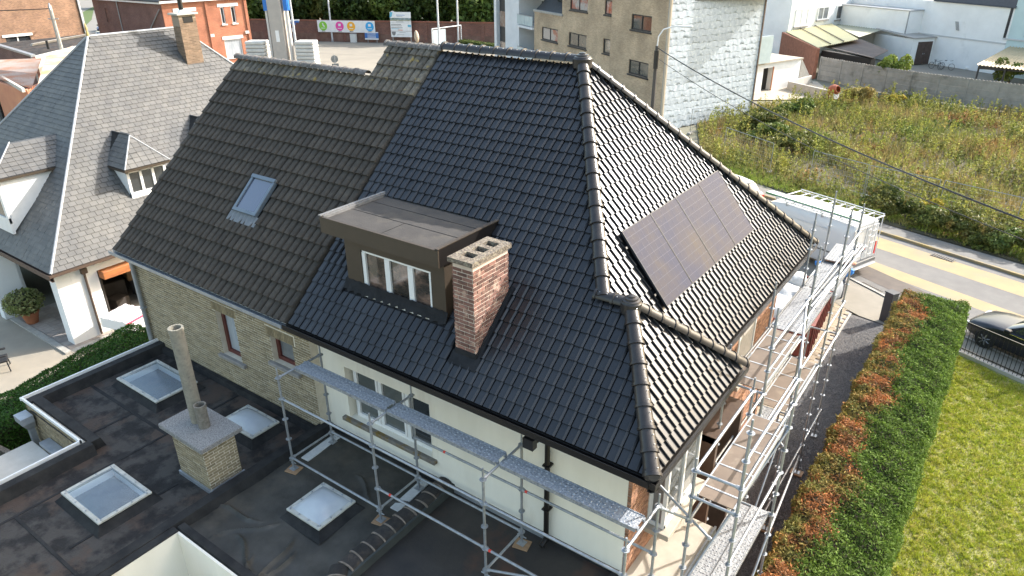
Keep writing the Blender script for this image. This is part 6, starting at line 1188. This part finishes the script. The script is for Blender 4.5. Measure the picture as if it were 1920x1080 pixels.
def bike(x,y,a,lab,m):
    M=rz(x,y,a); t=thing('bicycle',(x,y,0),lab,'bicycle','bicycles by the white workshop')
    for wx_ in (-.55,.55):
        ps=[(wx_+.34*math.cos(u),0,.35+.34*math.sin(u)) for u in np.linspace(0,2*math.pi,17)]; w_=MB(M).path(ps,.022,5).build('wheel',rub,t); sp_=MB(M)
        for u in np.linspace(0,math.pi,5)[:-1]: sp_.tube((wx_+.33*math.cos(u),0,.35+.33*math.sin(u)),(wx_-.33*math.cos(u),0,.35-.33*math.sin(u)),.004,3)
        sp_.build('spokes',galv,w_)
    MB(M).path([(-.55,0,.35),(-.2,0,.85),(.4,0,.85),(.55,0,.35)],.022,6).build('frame',m,t); MB(M).path([(-.2,0,.9),(-.05,0,.32),(.4,0,.82)],.022,6).build('frame_tube',m,t); MB(M).bbox(-.33,-.1,-.07,.07,.92,.99,.02).build('saddle',blackM,t); MB(M).path([(.42,-.28,1.0),(.4,0,.98),(.42,.28,1.0)],.016,6).build('handlebar',blackM,t)
bike(-6.3,85.7,-30,'black bicycle leaning by the brown garage doors',blackM); bike(-5.3,86.0,-25,'white bicycle right of the black one by the workshop wall',white)
cpt=thing('carport',(1,76,0),'beige corrugated carport roof on dark posts at the right edge','carport'); corr('roof_sheet',[(-1.7,72.0,2.6),(6,69.5,2.6),(7,81.5,3.0),(.1,83.5,3.1)],mat('beige_corrugated',(.5,.4,.24),(.42,.34,.2),sc=1,ro=.7),cpt,.06,26)
for x,y in ((-1.5,72.4),(.6,71.6),(3,70.9),(.2,83)): MB().box(x,x+.15,y,y+.15,0,2.55).build('post',darkf,cpt)
MB().box(-1.5,5.5,72.2,72.4,2.2,2.5).build('beam',darkf,cpt); struct('yard',MB().add([(-10,84,.0),(-7,72,.0),(6,66,.0),(14,75,.0),(-1,86,.0),(-7.5,89.5,.0)],[(0,1,2,3,4,5)]),pave)
bb=MB().bbox(-3.6,-2.7,87.0,87.5,.02,.3,.04); bb.build('polystyrene_slabs',white,None,label='white slabs lying on the ground right of the bicycles',cat='slabs')
# ================================================================== background, upper left: square, brick wall, signs, trees
plaza=mat('plaza_paving',(.27,.24,.19),(.23,.205,.165),sc=.35,ro=.92,bump=.2,bs=8)
struct('plaza',MB().add([(-97,61,0),(-80,40,0),(-70,24,0),(-40,22,0),(-38,50,0),(-54,74,0),(-62,76.2,0),(-80,67.4,0)],[tuple(range(8))]),plaza)
for a,b_ in (((-78,56),(-56,62)),((-74,46.5),(-50,52)),((-70,38),(-46,43))):
    d_=(V((*b_,0))-V((*a,0))).normalized(); n_=V((-d_.y,d_.x,0))*.12; MB().add([V((*a,.005))-n_,V((*b_,.005))-n_,V((*b_,.005))+n_,V((*a,.005))+n_],[(0,1,2,3)]).build('paving_joint',mat('dark_joint',(.2,.18,.15),ro=.95),None,kind='structure')
rb=brickmat('old_red_brick',(.2,.075,.05),(.12,.048,.038),(.26,.18,.14),23,.26,.1)
bw=thing('brick_wall',(-79,68,0),'long red brick boundary wall with recessed panels behind the square','wall')
WA,WB=V((-97,60.3,0)),V((-54,78.9,0)); BL=(WB-WA).length; BM=rz(WA.x,WA.y,math.degrees(math.atan2(WB.y-WA.y,WB.x-WA.x)))
MB(BM).box(0,BL,0,.35,0,2.85).build('wall',rb,bw); MB(BM).box(0,BL,-.06,.41,2.85,3.0).build('coping',mat('red_coping',(.28,.1,.06),(.2,.08,.05),sc=2,ro=.9),bw); MB(BM).box(0,BL,-.05,-.002,0,1.15).build('plinth',mat('dark_plinth_brick',(.14,.075,.055),(.22,.13,.1),sc=1.2,ro=.95,bump=.5,bs=8),bw); MB(BM).box(0,BL,-.04,-.002,2.45,2.6).build('string_course',rb,bw)
for i in range(int(BL/4.2)): MB(BM).box(i*4.2,i*4.2+.5,-.1,-.003,0,2.84).build('pier',rb,bw)
def onW(p): return BM.inverted()@V((p[0],p[1],0))
# four-circle banner
bx0,bx1=onW((-85.0,65.4)).x,onW((-76.8,69.1)).x
bn=thing('banner_board',BM@V(((bx0+bx1)/2,-.3,1.3)),'long white banner with green, pink, orange and blue circles on the brick wall','sign')
MB(BM).bbox(bx0,bx1,-.28,-.2,1.35,2.98,.01).build('board',white,bn)
for i,(f_,col_) in enumerate(((.1,(.22,.55,.05)),(.39,(.75,.06,.35)),(.59,(.85,.4,.02)),(.91,(.03,.35,.7)))):
    x=bx0+(bx1-bx0)*f_; c_=MB(BM).lathe([(.64,0),(.64,.012)],(x,-.285,2.2),28,ax=(0,-1,0)).build('circle',mat('circle_colour'+str(i),col_,ro=.5),bn)
    if i==0: MB(BM).prism([(x-.12,-.302,2.6),(x+.05,-.302,2.62),(x+.12,-.302,2.3),(x+.3,-.302,2.2),(x+.2,-.302,2.05),(x-.05,-.302,2.2)],(0,-.004,0)).build('symbol',white,c_)
    else: MB(BM).box(x-.2,x+.2,-.306,-.301,2.2,2.55).build('symbol',white,c_)
    MB(BM).box(x-.33,x+.33,-.306,-.301,1.86,1.95).build('caption_bar',mat('pale_caption',(.75,.8,.7),ro=.6),c_)
    s=1 if i==3 else -1; MB(BM).prism([(x-.3*s,-.285,1.46),(x+.12*s,-.285,1.46),(x+.12*s,-.285,1.42),(x+.34*s,-.285,1.49),(x+.12*s,-.285,1.56),(x+.12*s,-.285,1.52),(x-.3*s,-.285,1.52)],(0,-.006,0)).build('arrow',blackM,bn)
# information board
ix0,ix1=onW((-74.0,69.6)).x-.1,onW((-71.4,71)).x+.1
ib=thing('information_board',BM@V(((ix0+ix1)/2,-.8,0)),'tall white information board on two posts in front of the brick wall','sign')
for x in (ix0+.15,ix1-.25): MB(BM).box(x,x+.1,-.85,-.75,0,4.3).build('post',galv,ib)
def txt(s_,M,size,m,par,name='lettering'):
    cu=bpy.data.curves.new(name,'FONT'); cu.body=s_; cu.size=size; cu.extrude=.002; cu.align_x='LEFT'; o_=bpy.data.objects.new('tmp',cu); COL.objects.link(o_); dg_=bpy.context.evaluated_depsgraph_get(); me=bpy.data.meshes.new_from_object(o_.evaluated_get(dg_)); bpy.data.objects.remove(o_); me.materials.clear(); me.materials.append(m)
    return link(name,me,par,M=M)
blue=mat('sign_blue',(.03,.16,.45),ro=.4); lb=mat('sign_light_blue',(.1,.4,.55),ro=.4)
for z0,z1,m_ in ((3.5,4.3,white),(3.3,3.46,mat('photo_strip_sky',(.3,.42,.5),(.15,.2,.12),sc=3,ro=.4)),(3.1,3.28,mat('photo_strip_town',(.45,.47,.4),(.2,.22,.15),sc=4,ro=.4)),(2.86,3.08,white),(1.75,2.84,white),(.92,1.72,white)): MB(BM).box(ix0,ix1,-.9,-.86,z0,z1-.01).build('panel',m_,ib)
MB(BM).lathe([(.38,0),(.38,.01)],(ix0+.45,-.905,4.05),20,ax=(0,-1,0)).build('emblem',white,ib); MB(BM).prism([(ix0-.05,-.9,3.55),(ix0+.3,-.9,3.7),(ix0+.45,-.9,4.25),(ix0+.1,-.9,4.3)],(0,-.02,0)).build('emblem_wave',lb,ib); MB(BM).box(ix1-.55,ix1-.05,-.91,-.902,2.3,2.6).build('picture',lb,ib)
for x,z,w_,m_ in ((.95,3.85,1.3,blue),(1.0,3.68,.9,galv),(.9,2.95,1.1,galv),(.1,2.6,1.5,blackM),(.1,2.4,1.6,blackM),(.1,2.15,1.7,blackM),(.1,2.0,1.2,lb),(1.3,1.5,.9,galv),(.9,1.2,1.1,galv)): MB(BM).box(ix0+x,min(ix1-.05,ix0+x+w_),-.905,-.901,z,z+.06).build('text_line',m_,ib)
MB(BM).prism([(ix0+.1,-.905,1.65),(ix0+.75,-.905,1.65),(ix0+.65,-.905,1.25),(ix0+.42,-.905,1.1),(ix0+.2,-.905,1.25)],(0,-.006,0)).build('crest',mat('grey_crest',(.2,.2,.2),ro=.5),ib); MB(BM).box(ix0+1.1,ix0+1.8,-.905,-.902,1.82,1.92).build('red_note',mat('salmon_print',(.7,.3,.2),ro=.5),ib)
# blue direction board, signpost, cabinet, traffic sign
q=onW((-77,68.5)); bd=thing('blue_sign_board',BM@V((q.x,-.6,0)),'small blue and white direction board low on the brick wall','sign')
for z0,z1,m_ in ((.45,.65,white),(.67,1.12,blue),(1.14,1.36,blue),(1.38,1.5,white)): MB(BM).box(q.x-1.1,q.x+1.0,-.64,-.6,z0,z1).build('panel',m_,bd)
for s in (-1,1): MB(BM).box(q.x+s*.7-.04,q.x+s*.7+.04,-.6,-.54,0,1.45).build('post',galv,bd)
for z in (.75,.93,1.2): MB(BM).box(q.x-.7,q.x+.6,-.646,-.641,z,z+.07).build('text_line',white,bd)
sp_=thing('signpost',(-87.4,62.6,0),'street signpost with blue finger boards in front of the brick wall','sign'); MB().tube((-87.4,62.6,0),(-87.4,62.6,3.3),.05,8).build('pole',galv,sp_)
for a,z,m_ in ((20,2.75,blue),(-15,2.5,blue),(70,2.9,white)): MB(rz(-87.4,62.6,a)).box(-1.3,1.2,-.03,.03,z,z+.24).build('finger_board',m_,sp_)
MB(rz(-87.4,62.6,20)).box(-.15,.15,-.06,-.04,1.5,2.0).build('notice',white,sp_)
cb=thing('utility_cabinet',(-79.6,66.6,0),'white utility cabinet under the banner','cabinet'); MB(BM).bbox(onW((-79.4,66.6)).x-.45,onW((-79.4,66.6)).x+.45,-.75,-.3,0,1.15,.03).build('body',mat('cabinet_white',(.6,.6,.58),ro=.6),cb); MB(BM).box(onW((-79.4,66.6)).x-.47,onW((-79.4,66.6)).x+.47,-.78,-.28,1.152,1.2).build('lid',MT['cabinet_white'],cb)
ts=thing('traffic_sign',(-57.5,44.1,0),'round traffic sign seen from behind on the open square','sign'); MB().tube((-57.5,44.1,0),(-57.5,44.1,2.6),.04,8).build('pole',galv,ts); MB().lathe([(.38,0),(.38,.03)],(-57.53,44.1,2.15),22,ax=(.85,-.5,0)).build('sign_disc',mat('grey_sign_back',(.16,.17,.17),(.25,.26,.26),sc=3,ro=.5,met=.3),ts); MB(rz(-57.5,44.1,60)).box(-.36,.36,-.06,-.03,1.35,1.7).build('sub_plate',MT['grey_sign_back'],ts)
# poles
for (x,y,h,lab) in ((-83.1,66.2,14,'grey lamp post standing in front of the white banner'),(-61.4,65.3,16,'white flagpole left of the apartment wing'),(-63.2,71.4,16,'thicker white flagpole behind the empty sign frame')):
    t=thing('flagpole' if 'flag' in lab else 'lamp_post',(x,y,0),lab,'pole'); MB().tube((x,y,.3),(x,y,h),.13,8,.08).build('mast',mat('pole_grey',(.55,.56,.57),ro=.5),t,smooth=50); MB().lathe([(.2,0),(.18,.3)],(x,y,0),10).build('base',galv,t)
sfm=thing('sign_frame',(-63.5,69,0),'empty white tubular sign frame with one pale panel at the square','sign frame'); a,b_=V((-64.0,66.9,0)),V((-63.0,71.8,0))
for p,h in ((a,2.75),(b_,2.85)): MB().tube(p,p+V((0,0,h)),.07,8).build('post',white,sfm); MB().tube(p+V((0,0,.9)),p+V((.9,-.9,0)),.05,6).build('stay',white,sfm)
MB().tube(a+V((0,0,2.75)),b_+V((0,0,2.85)),.07,8).build('top_bar',white,sfm); MB().prism([a+V((0,.15,.4)),a.lerp(b_,.45)+V((0,0,.4)),a.lerp(b_,.45)+V((0,0,2.6)),a+V((0,.15,2.6))],(.06,0,0)).build('panel',mat('pale_panel',(.5,.56,.58),ro=.3),sfm)
dl=thing('satellite_dish',(-24,20,0),'tan satellite dish and vent pipe showing above the weathered ridge','dish'); ds=mat('tan_dish',(.5,.4,.3),(.4,.3,.2),sc=12,ro=.7)
MB().lathe([(.04,0),(.2,.03),(.34,.1),(.36,.11),(.33,.08),(.1,0)],(-22.4,19.5,8.25),18,ax=(.55,-.8,.3)).build('reflector',ds,dl,smooth=40); MB().lathe([(.03,0),(.11,.14),(.13,.3),(.09,.5),(.02,.6)],(-22.9,19.8,8.55),12,ax=(-.2,.1,1)).build('horn',ds,dl,smooth=40); MB().tube((-22.6,19.7,0),(-22.6,19.7,8.2),.06,8).build('mast',galv,dl); MB().tube((-22.4,19.5,8.25),(-21.9,19.1,8.35),.02,6).build('feed_arm',galv,dl)
# tower crane with ballast
cr=thing('tower_crane',(-66,44,0),'grey crane mast with blue panels between two stacks of white ballast blocks','crane'); cm=mat('crane_grey',(.42,.38,.34),(.36,.33,.3),sc=1.5,ro=.6); CRM=rz(-66,44,32)
MB(CRM).bbox(-.75,.75,-.6,.6,0,16,.05).build('mast',cm,cr)
for x in (-1.15,1.05): MB(CRM).box(x,x+.22,-.3,.3,0,16).build('side_rail',mat('pale_rail',(.55,.53,.5),ro=.5),cr); MB(CRM).box(x-.08,x+.36,-.38,.38,6.6,16).build('blue_panel',mat('crane_blue',(.02,.16,.5),ro=.4),cr)
MB(CRM).tube((1.75,0,0),(1.6,0,16),.12,8).build('hydraulic_tube',mat('pole_grey',(.55,.56,.57)),cr); MB(CRM).box(-.2,.2,-.64,-.605,3.4,4.6).build('warning_label',white,cr)
for sx in (-2.7,2.9):
    for j in range(9): MB(CRM).bbox(sx-1.05,sx+1.05,-.9,.9,j*.39,j*.39+.35,.07).build('ballast_block',mat('ballast_white',(.55,.54,.51),(.45,.44,.41),sc=1.5,ro=.8),cr)
# trees behind the wall
tg=[leafmat('tree_leaf_a',[(.035,.06,.012),(.06,.09,.02)],sc=.5,rnd=.5),leafmat('tree_leaf_b',[(.06,.1,.018),(.11,.15,.03)],sc=.5,rnd=.45),leafmat('tree_leaf_c',[(.13,.15,.035),(.2,.2,.06)],sc=.5,rnd=.4)]
def tree(x,y,h,r,n,m,lab,size=.22):
    t=thing('tree',(x,y,0),lab,'tree','trees behind the brick wall'); K=26; d_=rng.normal(size=(K,3)); d_/=np.linalg.norm(d_,axis=1)[:,None]; cc=d_*np.array([r,r,h*.42])*rng.uniform(.35,.95,K)[:,None]+np.array([x,y,h*.55])
    id_=rng.integers(0,K,n); e=rng.normal(size=(n,3)); e/=np.linalg.norm(e,axis=1)[:,None]; p=cc[id_]+e*(rng.uniform(.9,1.7,K)[id_]*rng.uniform(.4,1,n)**.5)[:,None]; p[:,2]=np.maximum(p[:,2],.3)
    vs,fs=leafquads(p,rng.uniform(.6,1.3,n)*size,1.5,e,.9); npmesh('crown',vs,fs,m,t,kind='stuff')
    b=MB(); b.tube((x,y,0),(x,y,h*.7),.3,7,.1)
    for q in cc[:8]: b.tube((x,y,h*.3),tuple(q),.1,5,.03)
    b.build('trunk',MT['bark'],t)
kinds=['dark evergreen tree','mid green leafy tree','light olive green tree']
i=0
for f_,off,h,r,kk in ((.03,3.2,7,2.3,1),(.1,4,9,3,2),(.17,3.5,8,2.6,0),(.25,4.5,9,3,2),(.33,3.6,8,2.6,0),(.41,4,9,3,0),(.49,3.4,8,2.6,1),(.57,4.2,9,3,0),(.65,3.6,9,2.8,0),(.73,3.8,8,2.6,1),(.81,3.4,8,2.8,1),(.89,3.6,9,2.8,1),(.97,3.2,8,2.8,0)):
    p=BM@V((BL*f_,off,0)); i+=1; wher=['at the far left end of the brick wall','behind the crane mast','just right of the crane mast','left of the lamp post behind the banner','behind the lamp post by the banner','behind the middle of the banner','behind the right end of the banner','left of the information board','behind the information board','right of the information board','left of the white flagpoles','behind the flagpoles','nearest the balcony wing'][i-1]
    tree(p.x,p.y,h,r,3300,tg[kk],kinds[kk]+' '+wher)
for i,f_ in enumerate((.06,.2,.36,.52,.68,.84,.96)):
    p=BM@V((BL*f_,10,0)); tree(p.x,p.y,12,4,2600,tg[i%2],'tall tree of the back row, number '+['one','two','three','four','five','six','seven'][i]+' from the left',.3)
h2=boxhedge('low_hedge','low clipped hedge at the foot of the brick wall beside the balcony wing',-3.6,3.6,-.6,.6,1.0,9000,.06,[leafmat('low_hedge_leaf',[(.07,.1,.025),(.12,.14,.04)],sc=1,rnd=.4)],wob=.05); h2.location=(-58.8,70.3,0); h2.rotation_euler.z=R(-12)
# ================================================================== brick houses, upper left
oh=thing('orange_brick_house',(-84,44,0),'orange brick corner house with white lintels and a dark shaded gable side','house'); OM=rz(-78.6,38.2,84); ob_=brickmat('orange_brick',(.42,.14,.07),(.33,.1,.05),(.42,.26,.18),84); db=brickmat('dark_and_shaded_brick',(.2,.09,.07),(.13,.06,.05),(.2,.14,.12),0)
OLn=10.3
def holesX(M,x0,x1,z0,z1,holes,m,par,t=.35,nm='wall'):
    b=MB(M); xs_=sorted({x0,x1}|{h[0] for h in holes}|{h[1] for h in holes})
    for a,c_ in zip(xs_,xs_[1:]):
        zz=[(z0,z1)]
        for h in holes:
            if h[0]<=a and c_<=h[1]: zz=[w_ for s_ in zz for w_ in ((s_[0],min(s_[1],h[2])),(max(s_[0],h[3]),s_[1])) if w_[1]-w_[0]>1e-4]
        for w_ in zz: b.box(a,c_,0,t,*w_)
    return b.build(nm,m,par)
hO=[(6.85,7.35,4.5,6.4),(8.2,8.75,4.5,6.4),(6.7,8.95,.6,2.7),(1.5,3.3,5.2,6.2)]
holesX(OM,0,OLn,0,7.2,hO,ob_,oh)
for x in (5.0,9.95): MB(OM).box(x,x+.35,-.14,-.002,0,7.1).build('pilaster',ob_,oh)
for a,b_,z in ((6.55,9.2,6.42),(6.5,9.2,2.72),(1.2,3.9,6.22)): MB(OM).box(a,b_,-.06,.05,z,z+.36).build('lintel',white,oh)
for h in hO:
    o_=MB(OM); 
    for w_ in ((h[0],h[1],h[2],h[2]+.1),(h[0],h[1],h[3]-.1,h[3])): o_.box(w_[0],w_[1],.1,.18,w_[2],w_[3])
    for a in (h[0],h[1]-.1): o_.box(a,a+.1,.102,.178,h[2]+.1,h[3]-.1)
    o_=o_.build('window',white,oh); MB(OM).box(h[0]+.05,h[1]-.05,.14,.15,h[2]+.05,h[3]-.05).build('pane',curt if h[2]<1 else glass,o_); MB(OM).box(h[0]-.1,h[1]+.1,-.12,.1,h[2]-.14,h[2]-.004).build('sill',white,o_)
for x in (5.05,9.6): MB(OM).box(x,x+.45,-.16,-.003,3.2,3.5).build('stone_block',white,oh)
# side wall, its shade put into a darker brick colour; roof
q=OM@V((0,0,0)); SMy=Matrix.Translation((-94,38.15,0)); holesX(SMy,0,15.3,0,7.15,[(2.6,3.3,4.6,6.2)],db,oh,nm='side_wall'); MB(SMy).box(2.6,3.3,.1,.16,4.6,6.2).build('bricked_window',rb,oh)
MB(SMy).box(-.2,15.6,-.35,-.0,7.16,7.34).build('eave_board',white,oh); MB(OM).box(-.3,OLn+.2,-.4,-.0,7.22,7.42).build('eave_board',white,oh)
MB().prism([(-94.3,37.7,7.35),(-78.2,37.7,7.35),(-78.2,43.5,11),(-94.3,43.5,11)],(0,.05,.15)).build('roof',mat('black_roof_tile',(.02,.022,.024)),oh); MB(SMy).tube((6.0,-.1,7.1),(6.0,-.1,0),.06,6).build('downpipe',galv,oh); MB(SMy).tube((15.1,-.12,6.6),(9.5,-.12,2.0),.07,6).build('diagonal_pipe',galv,oh)
lb_=thing('brown_brick_house',(-102,28,0),'sunlit brown brick gable wall with a small window at the top left corner','house'); LBM=rz(-100,14,90); bb_=brickmat('brown_mottled_brick',(.34,.19,.11),(.19,.1,.065),(.36,.27,.2),90,.25,.09)
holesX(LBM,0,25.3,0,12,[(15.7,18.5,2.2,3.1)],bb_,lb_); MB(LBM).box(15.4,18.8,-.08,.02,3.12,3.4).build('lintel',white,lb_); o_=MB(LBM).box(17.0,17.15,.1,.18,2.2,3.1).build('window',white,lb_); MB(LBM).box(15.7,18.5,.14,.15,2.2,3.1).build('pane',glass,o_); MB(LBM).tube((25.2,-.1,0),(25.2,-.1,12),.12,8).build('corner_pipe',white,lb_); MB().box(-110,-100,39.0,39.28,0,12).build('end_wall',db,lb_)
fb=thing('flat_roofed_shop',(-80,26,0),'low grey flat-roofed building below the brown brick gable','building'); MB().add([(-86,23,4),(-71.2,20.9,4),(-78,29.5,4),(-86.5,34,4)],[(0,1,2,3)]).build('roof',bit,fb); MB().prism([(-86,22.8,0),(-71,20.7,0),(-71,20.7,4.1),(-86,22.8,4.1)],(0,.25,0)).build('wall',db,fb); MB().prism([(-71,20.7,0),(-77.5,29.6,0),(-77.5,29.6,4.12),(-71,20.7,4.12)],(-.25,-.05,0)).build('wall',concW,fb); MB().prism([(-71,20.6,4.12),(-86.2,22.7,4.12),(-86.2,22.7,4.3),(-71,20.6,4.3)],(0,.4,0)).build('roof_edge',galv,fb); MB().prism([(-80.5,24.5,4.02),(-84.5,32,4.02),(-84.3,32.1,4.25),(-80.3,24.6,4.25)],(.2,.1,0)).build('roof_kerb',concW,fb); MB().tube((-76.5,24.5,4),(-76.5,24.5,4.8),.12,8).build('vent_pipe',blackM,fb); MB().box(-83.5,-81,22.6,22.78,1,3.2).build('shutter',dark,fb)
cs_=thing('corrugated_shed',(-62,17,0),'old shed with rusty corrugated metal roofs and orange rendered wall','shed'); rust=mat('rusty_corrugated',(.33,.24,.19),(.4,.33,.29),sc=.5,ro=.8,c3=(.36,.16,.08),sc3=.35,lo3=.45,hi3=.62); 
corr('roof_sheet',[(-72,17.6,4.1),(-62,14.2,4.0),(-55.5,14.0,3.9),(-68.5,20.4,4.2)][::1],rust,cs_,.05,30); corr('roof_sheet',[(-68,20.6,4.35),(-55.2,14.3,4.05),(-61,18.8,4.1),(-72.3,25,4.5)],rust,cs_,.05,30)
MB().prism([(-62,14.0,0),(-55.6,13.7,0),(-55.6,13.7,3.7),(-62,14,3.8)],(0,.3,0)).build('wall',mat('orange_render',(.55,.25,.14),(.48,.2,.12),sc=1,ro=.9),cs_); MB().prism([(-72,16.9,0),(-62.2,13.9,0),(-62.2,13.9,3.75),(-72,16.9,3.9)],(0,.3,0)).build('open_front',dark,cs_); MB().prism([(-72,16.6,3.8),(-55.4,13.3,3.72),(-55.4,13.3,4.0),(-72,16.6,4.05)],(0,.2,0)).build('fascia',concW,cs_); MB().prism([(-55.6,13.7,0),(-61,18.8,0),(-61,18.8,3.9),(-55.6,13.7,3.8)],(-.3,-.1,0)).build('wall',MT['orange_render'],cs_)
cp_=thing('concrete_pole',(-74,24.6,0),'leaning-looking concrete utility pole with hooked wires in front of the brick gable','pole'); MB().tube((-74,24.6,0),(-74,24.6,8.1),.24,8,.16).build('pole',conc,cp_); MB().path([(-74+.5*math.cos(t),24.6-.5*math.cos(t)*.5,7.7+.55*math.sin(t)) for t in np.linspace(0,math.pi,9)],.06,6).build('wire_hook',galv,cp_); MB().tube((-74.4,24.3,6.9),(-73.6,24.9,6.9),.05,6).build('crossarm',galv,cp_)
cable('overhead_cable',(-74.1,24.5,7.8),(-84,9,8.6),.3,.04,'dark cable running left from the concrete pole')
car('parked_car','blue car parked in the side street at the top left',rz(-127.5,55.5,-48),4.4,1.8,1.5,mat('blue_paint',(.015,.04,.14),ro=.2,coat=1)); car('parked_car','pale blue-white car roof just behind the slate ridge',rz(-113,47.5,-20),4.3,1.8,1.45,mat('pale_paint',(.6,.66,.72),ro=.2,coat=1))
struct('side_street',MB().add([(-97,61,.001),(-99.5,40,.001),(-140,46,.001),(-210,80,.001),(-200,110,.001)],[(0,1,2,3,4)]),mat('street_grey',(.2,.19,.17),(.17,.16,.145),sc=.3,ro=.9)); struct('verge',MB().add([(-150,64,.006),(-140,58,.006),(-170,72,.006),(-185,82,.006)],[(0,1,2,3)]),MT['garden_grass'])
gr_=thing('garage',(-165,85,0),'distant red brick garage with ochre door at the top left','garage'); GQ=rz(-175,78,40); MB(GQ).box(0,22,0,6,0,6).build('wall',rb,gr_); MB(GQ).box(6,12,-.2,-.01,0,4.2).build('door',mat('ochre_door',(.5,.32,.1),(.4,.26,.09),sc=1.5,ro=.7,st=(.1,.1,3)),gr_); MB(GQ).box(-.3,22.3,-.4,6.3,6.01,6.4).build('roof',bit,gr_)
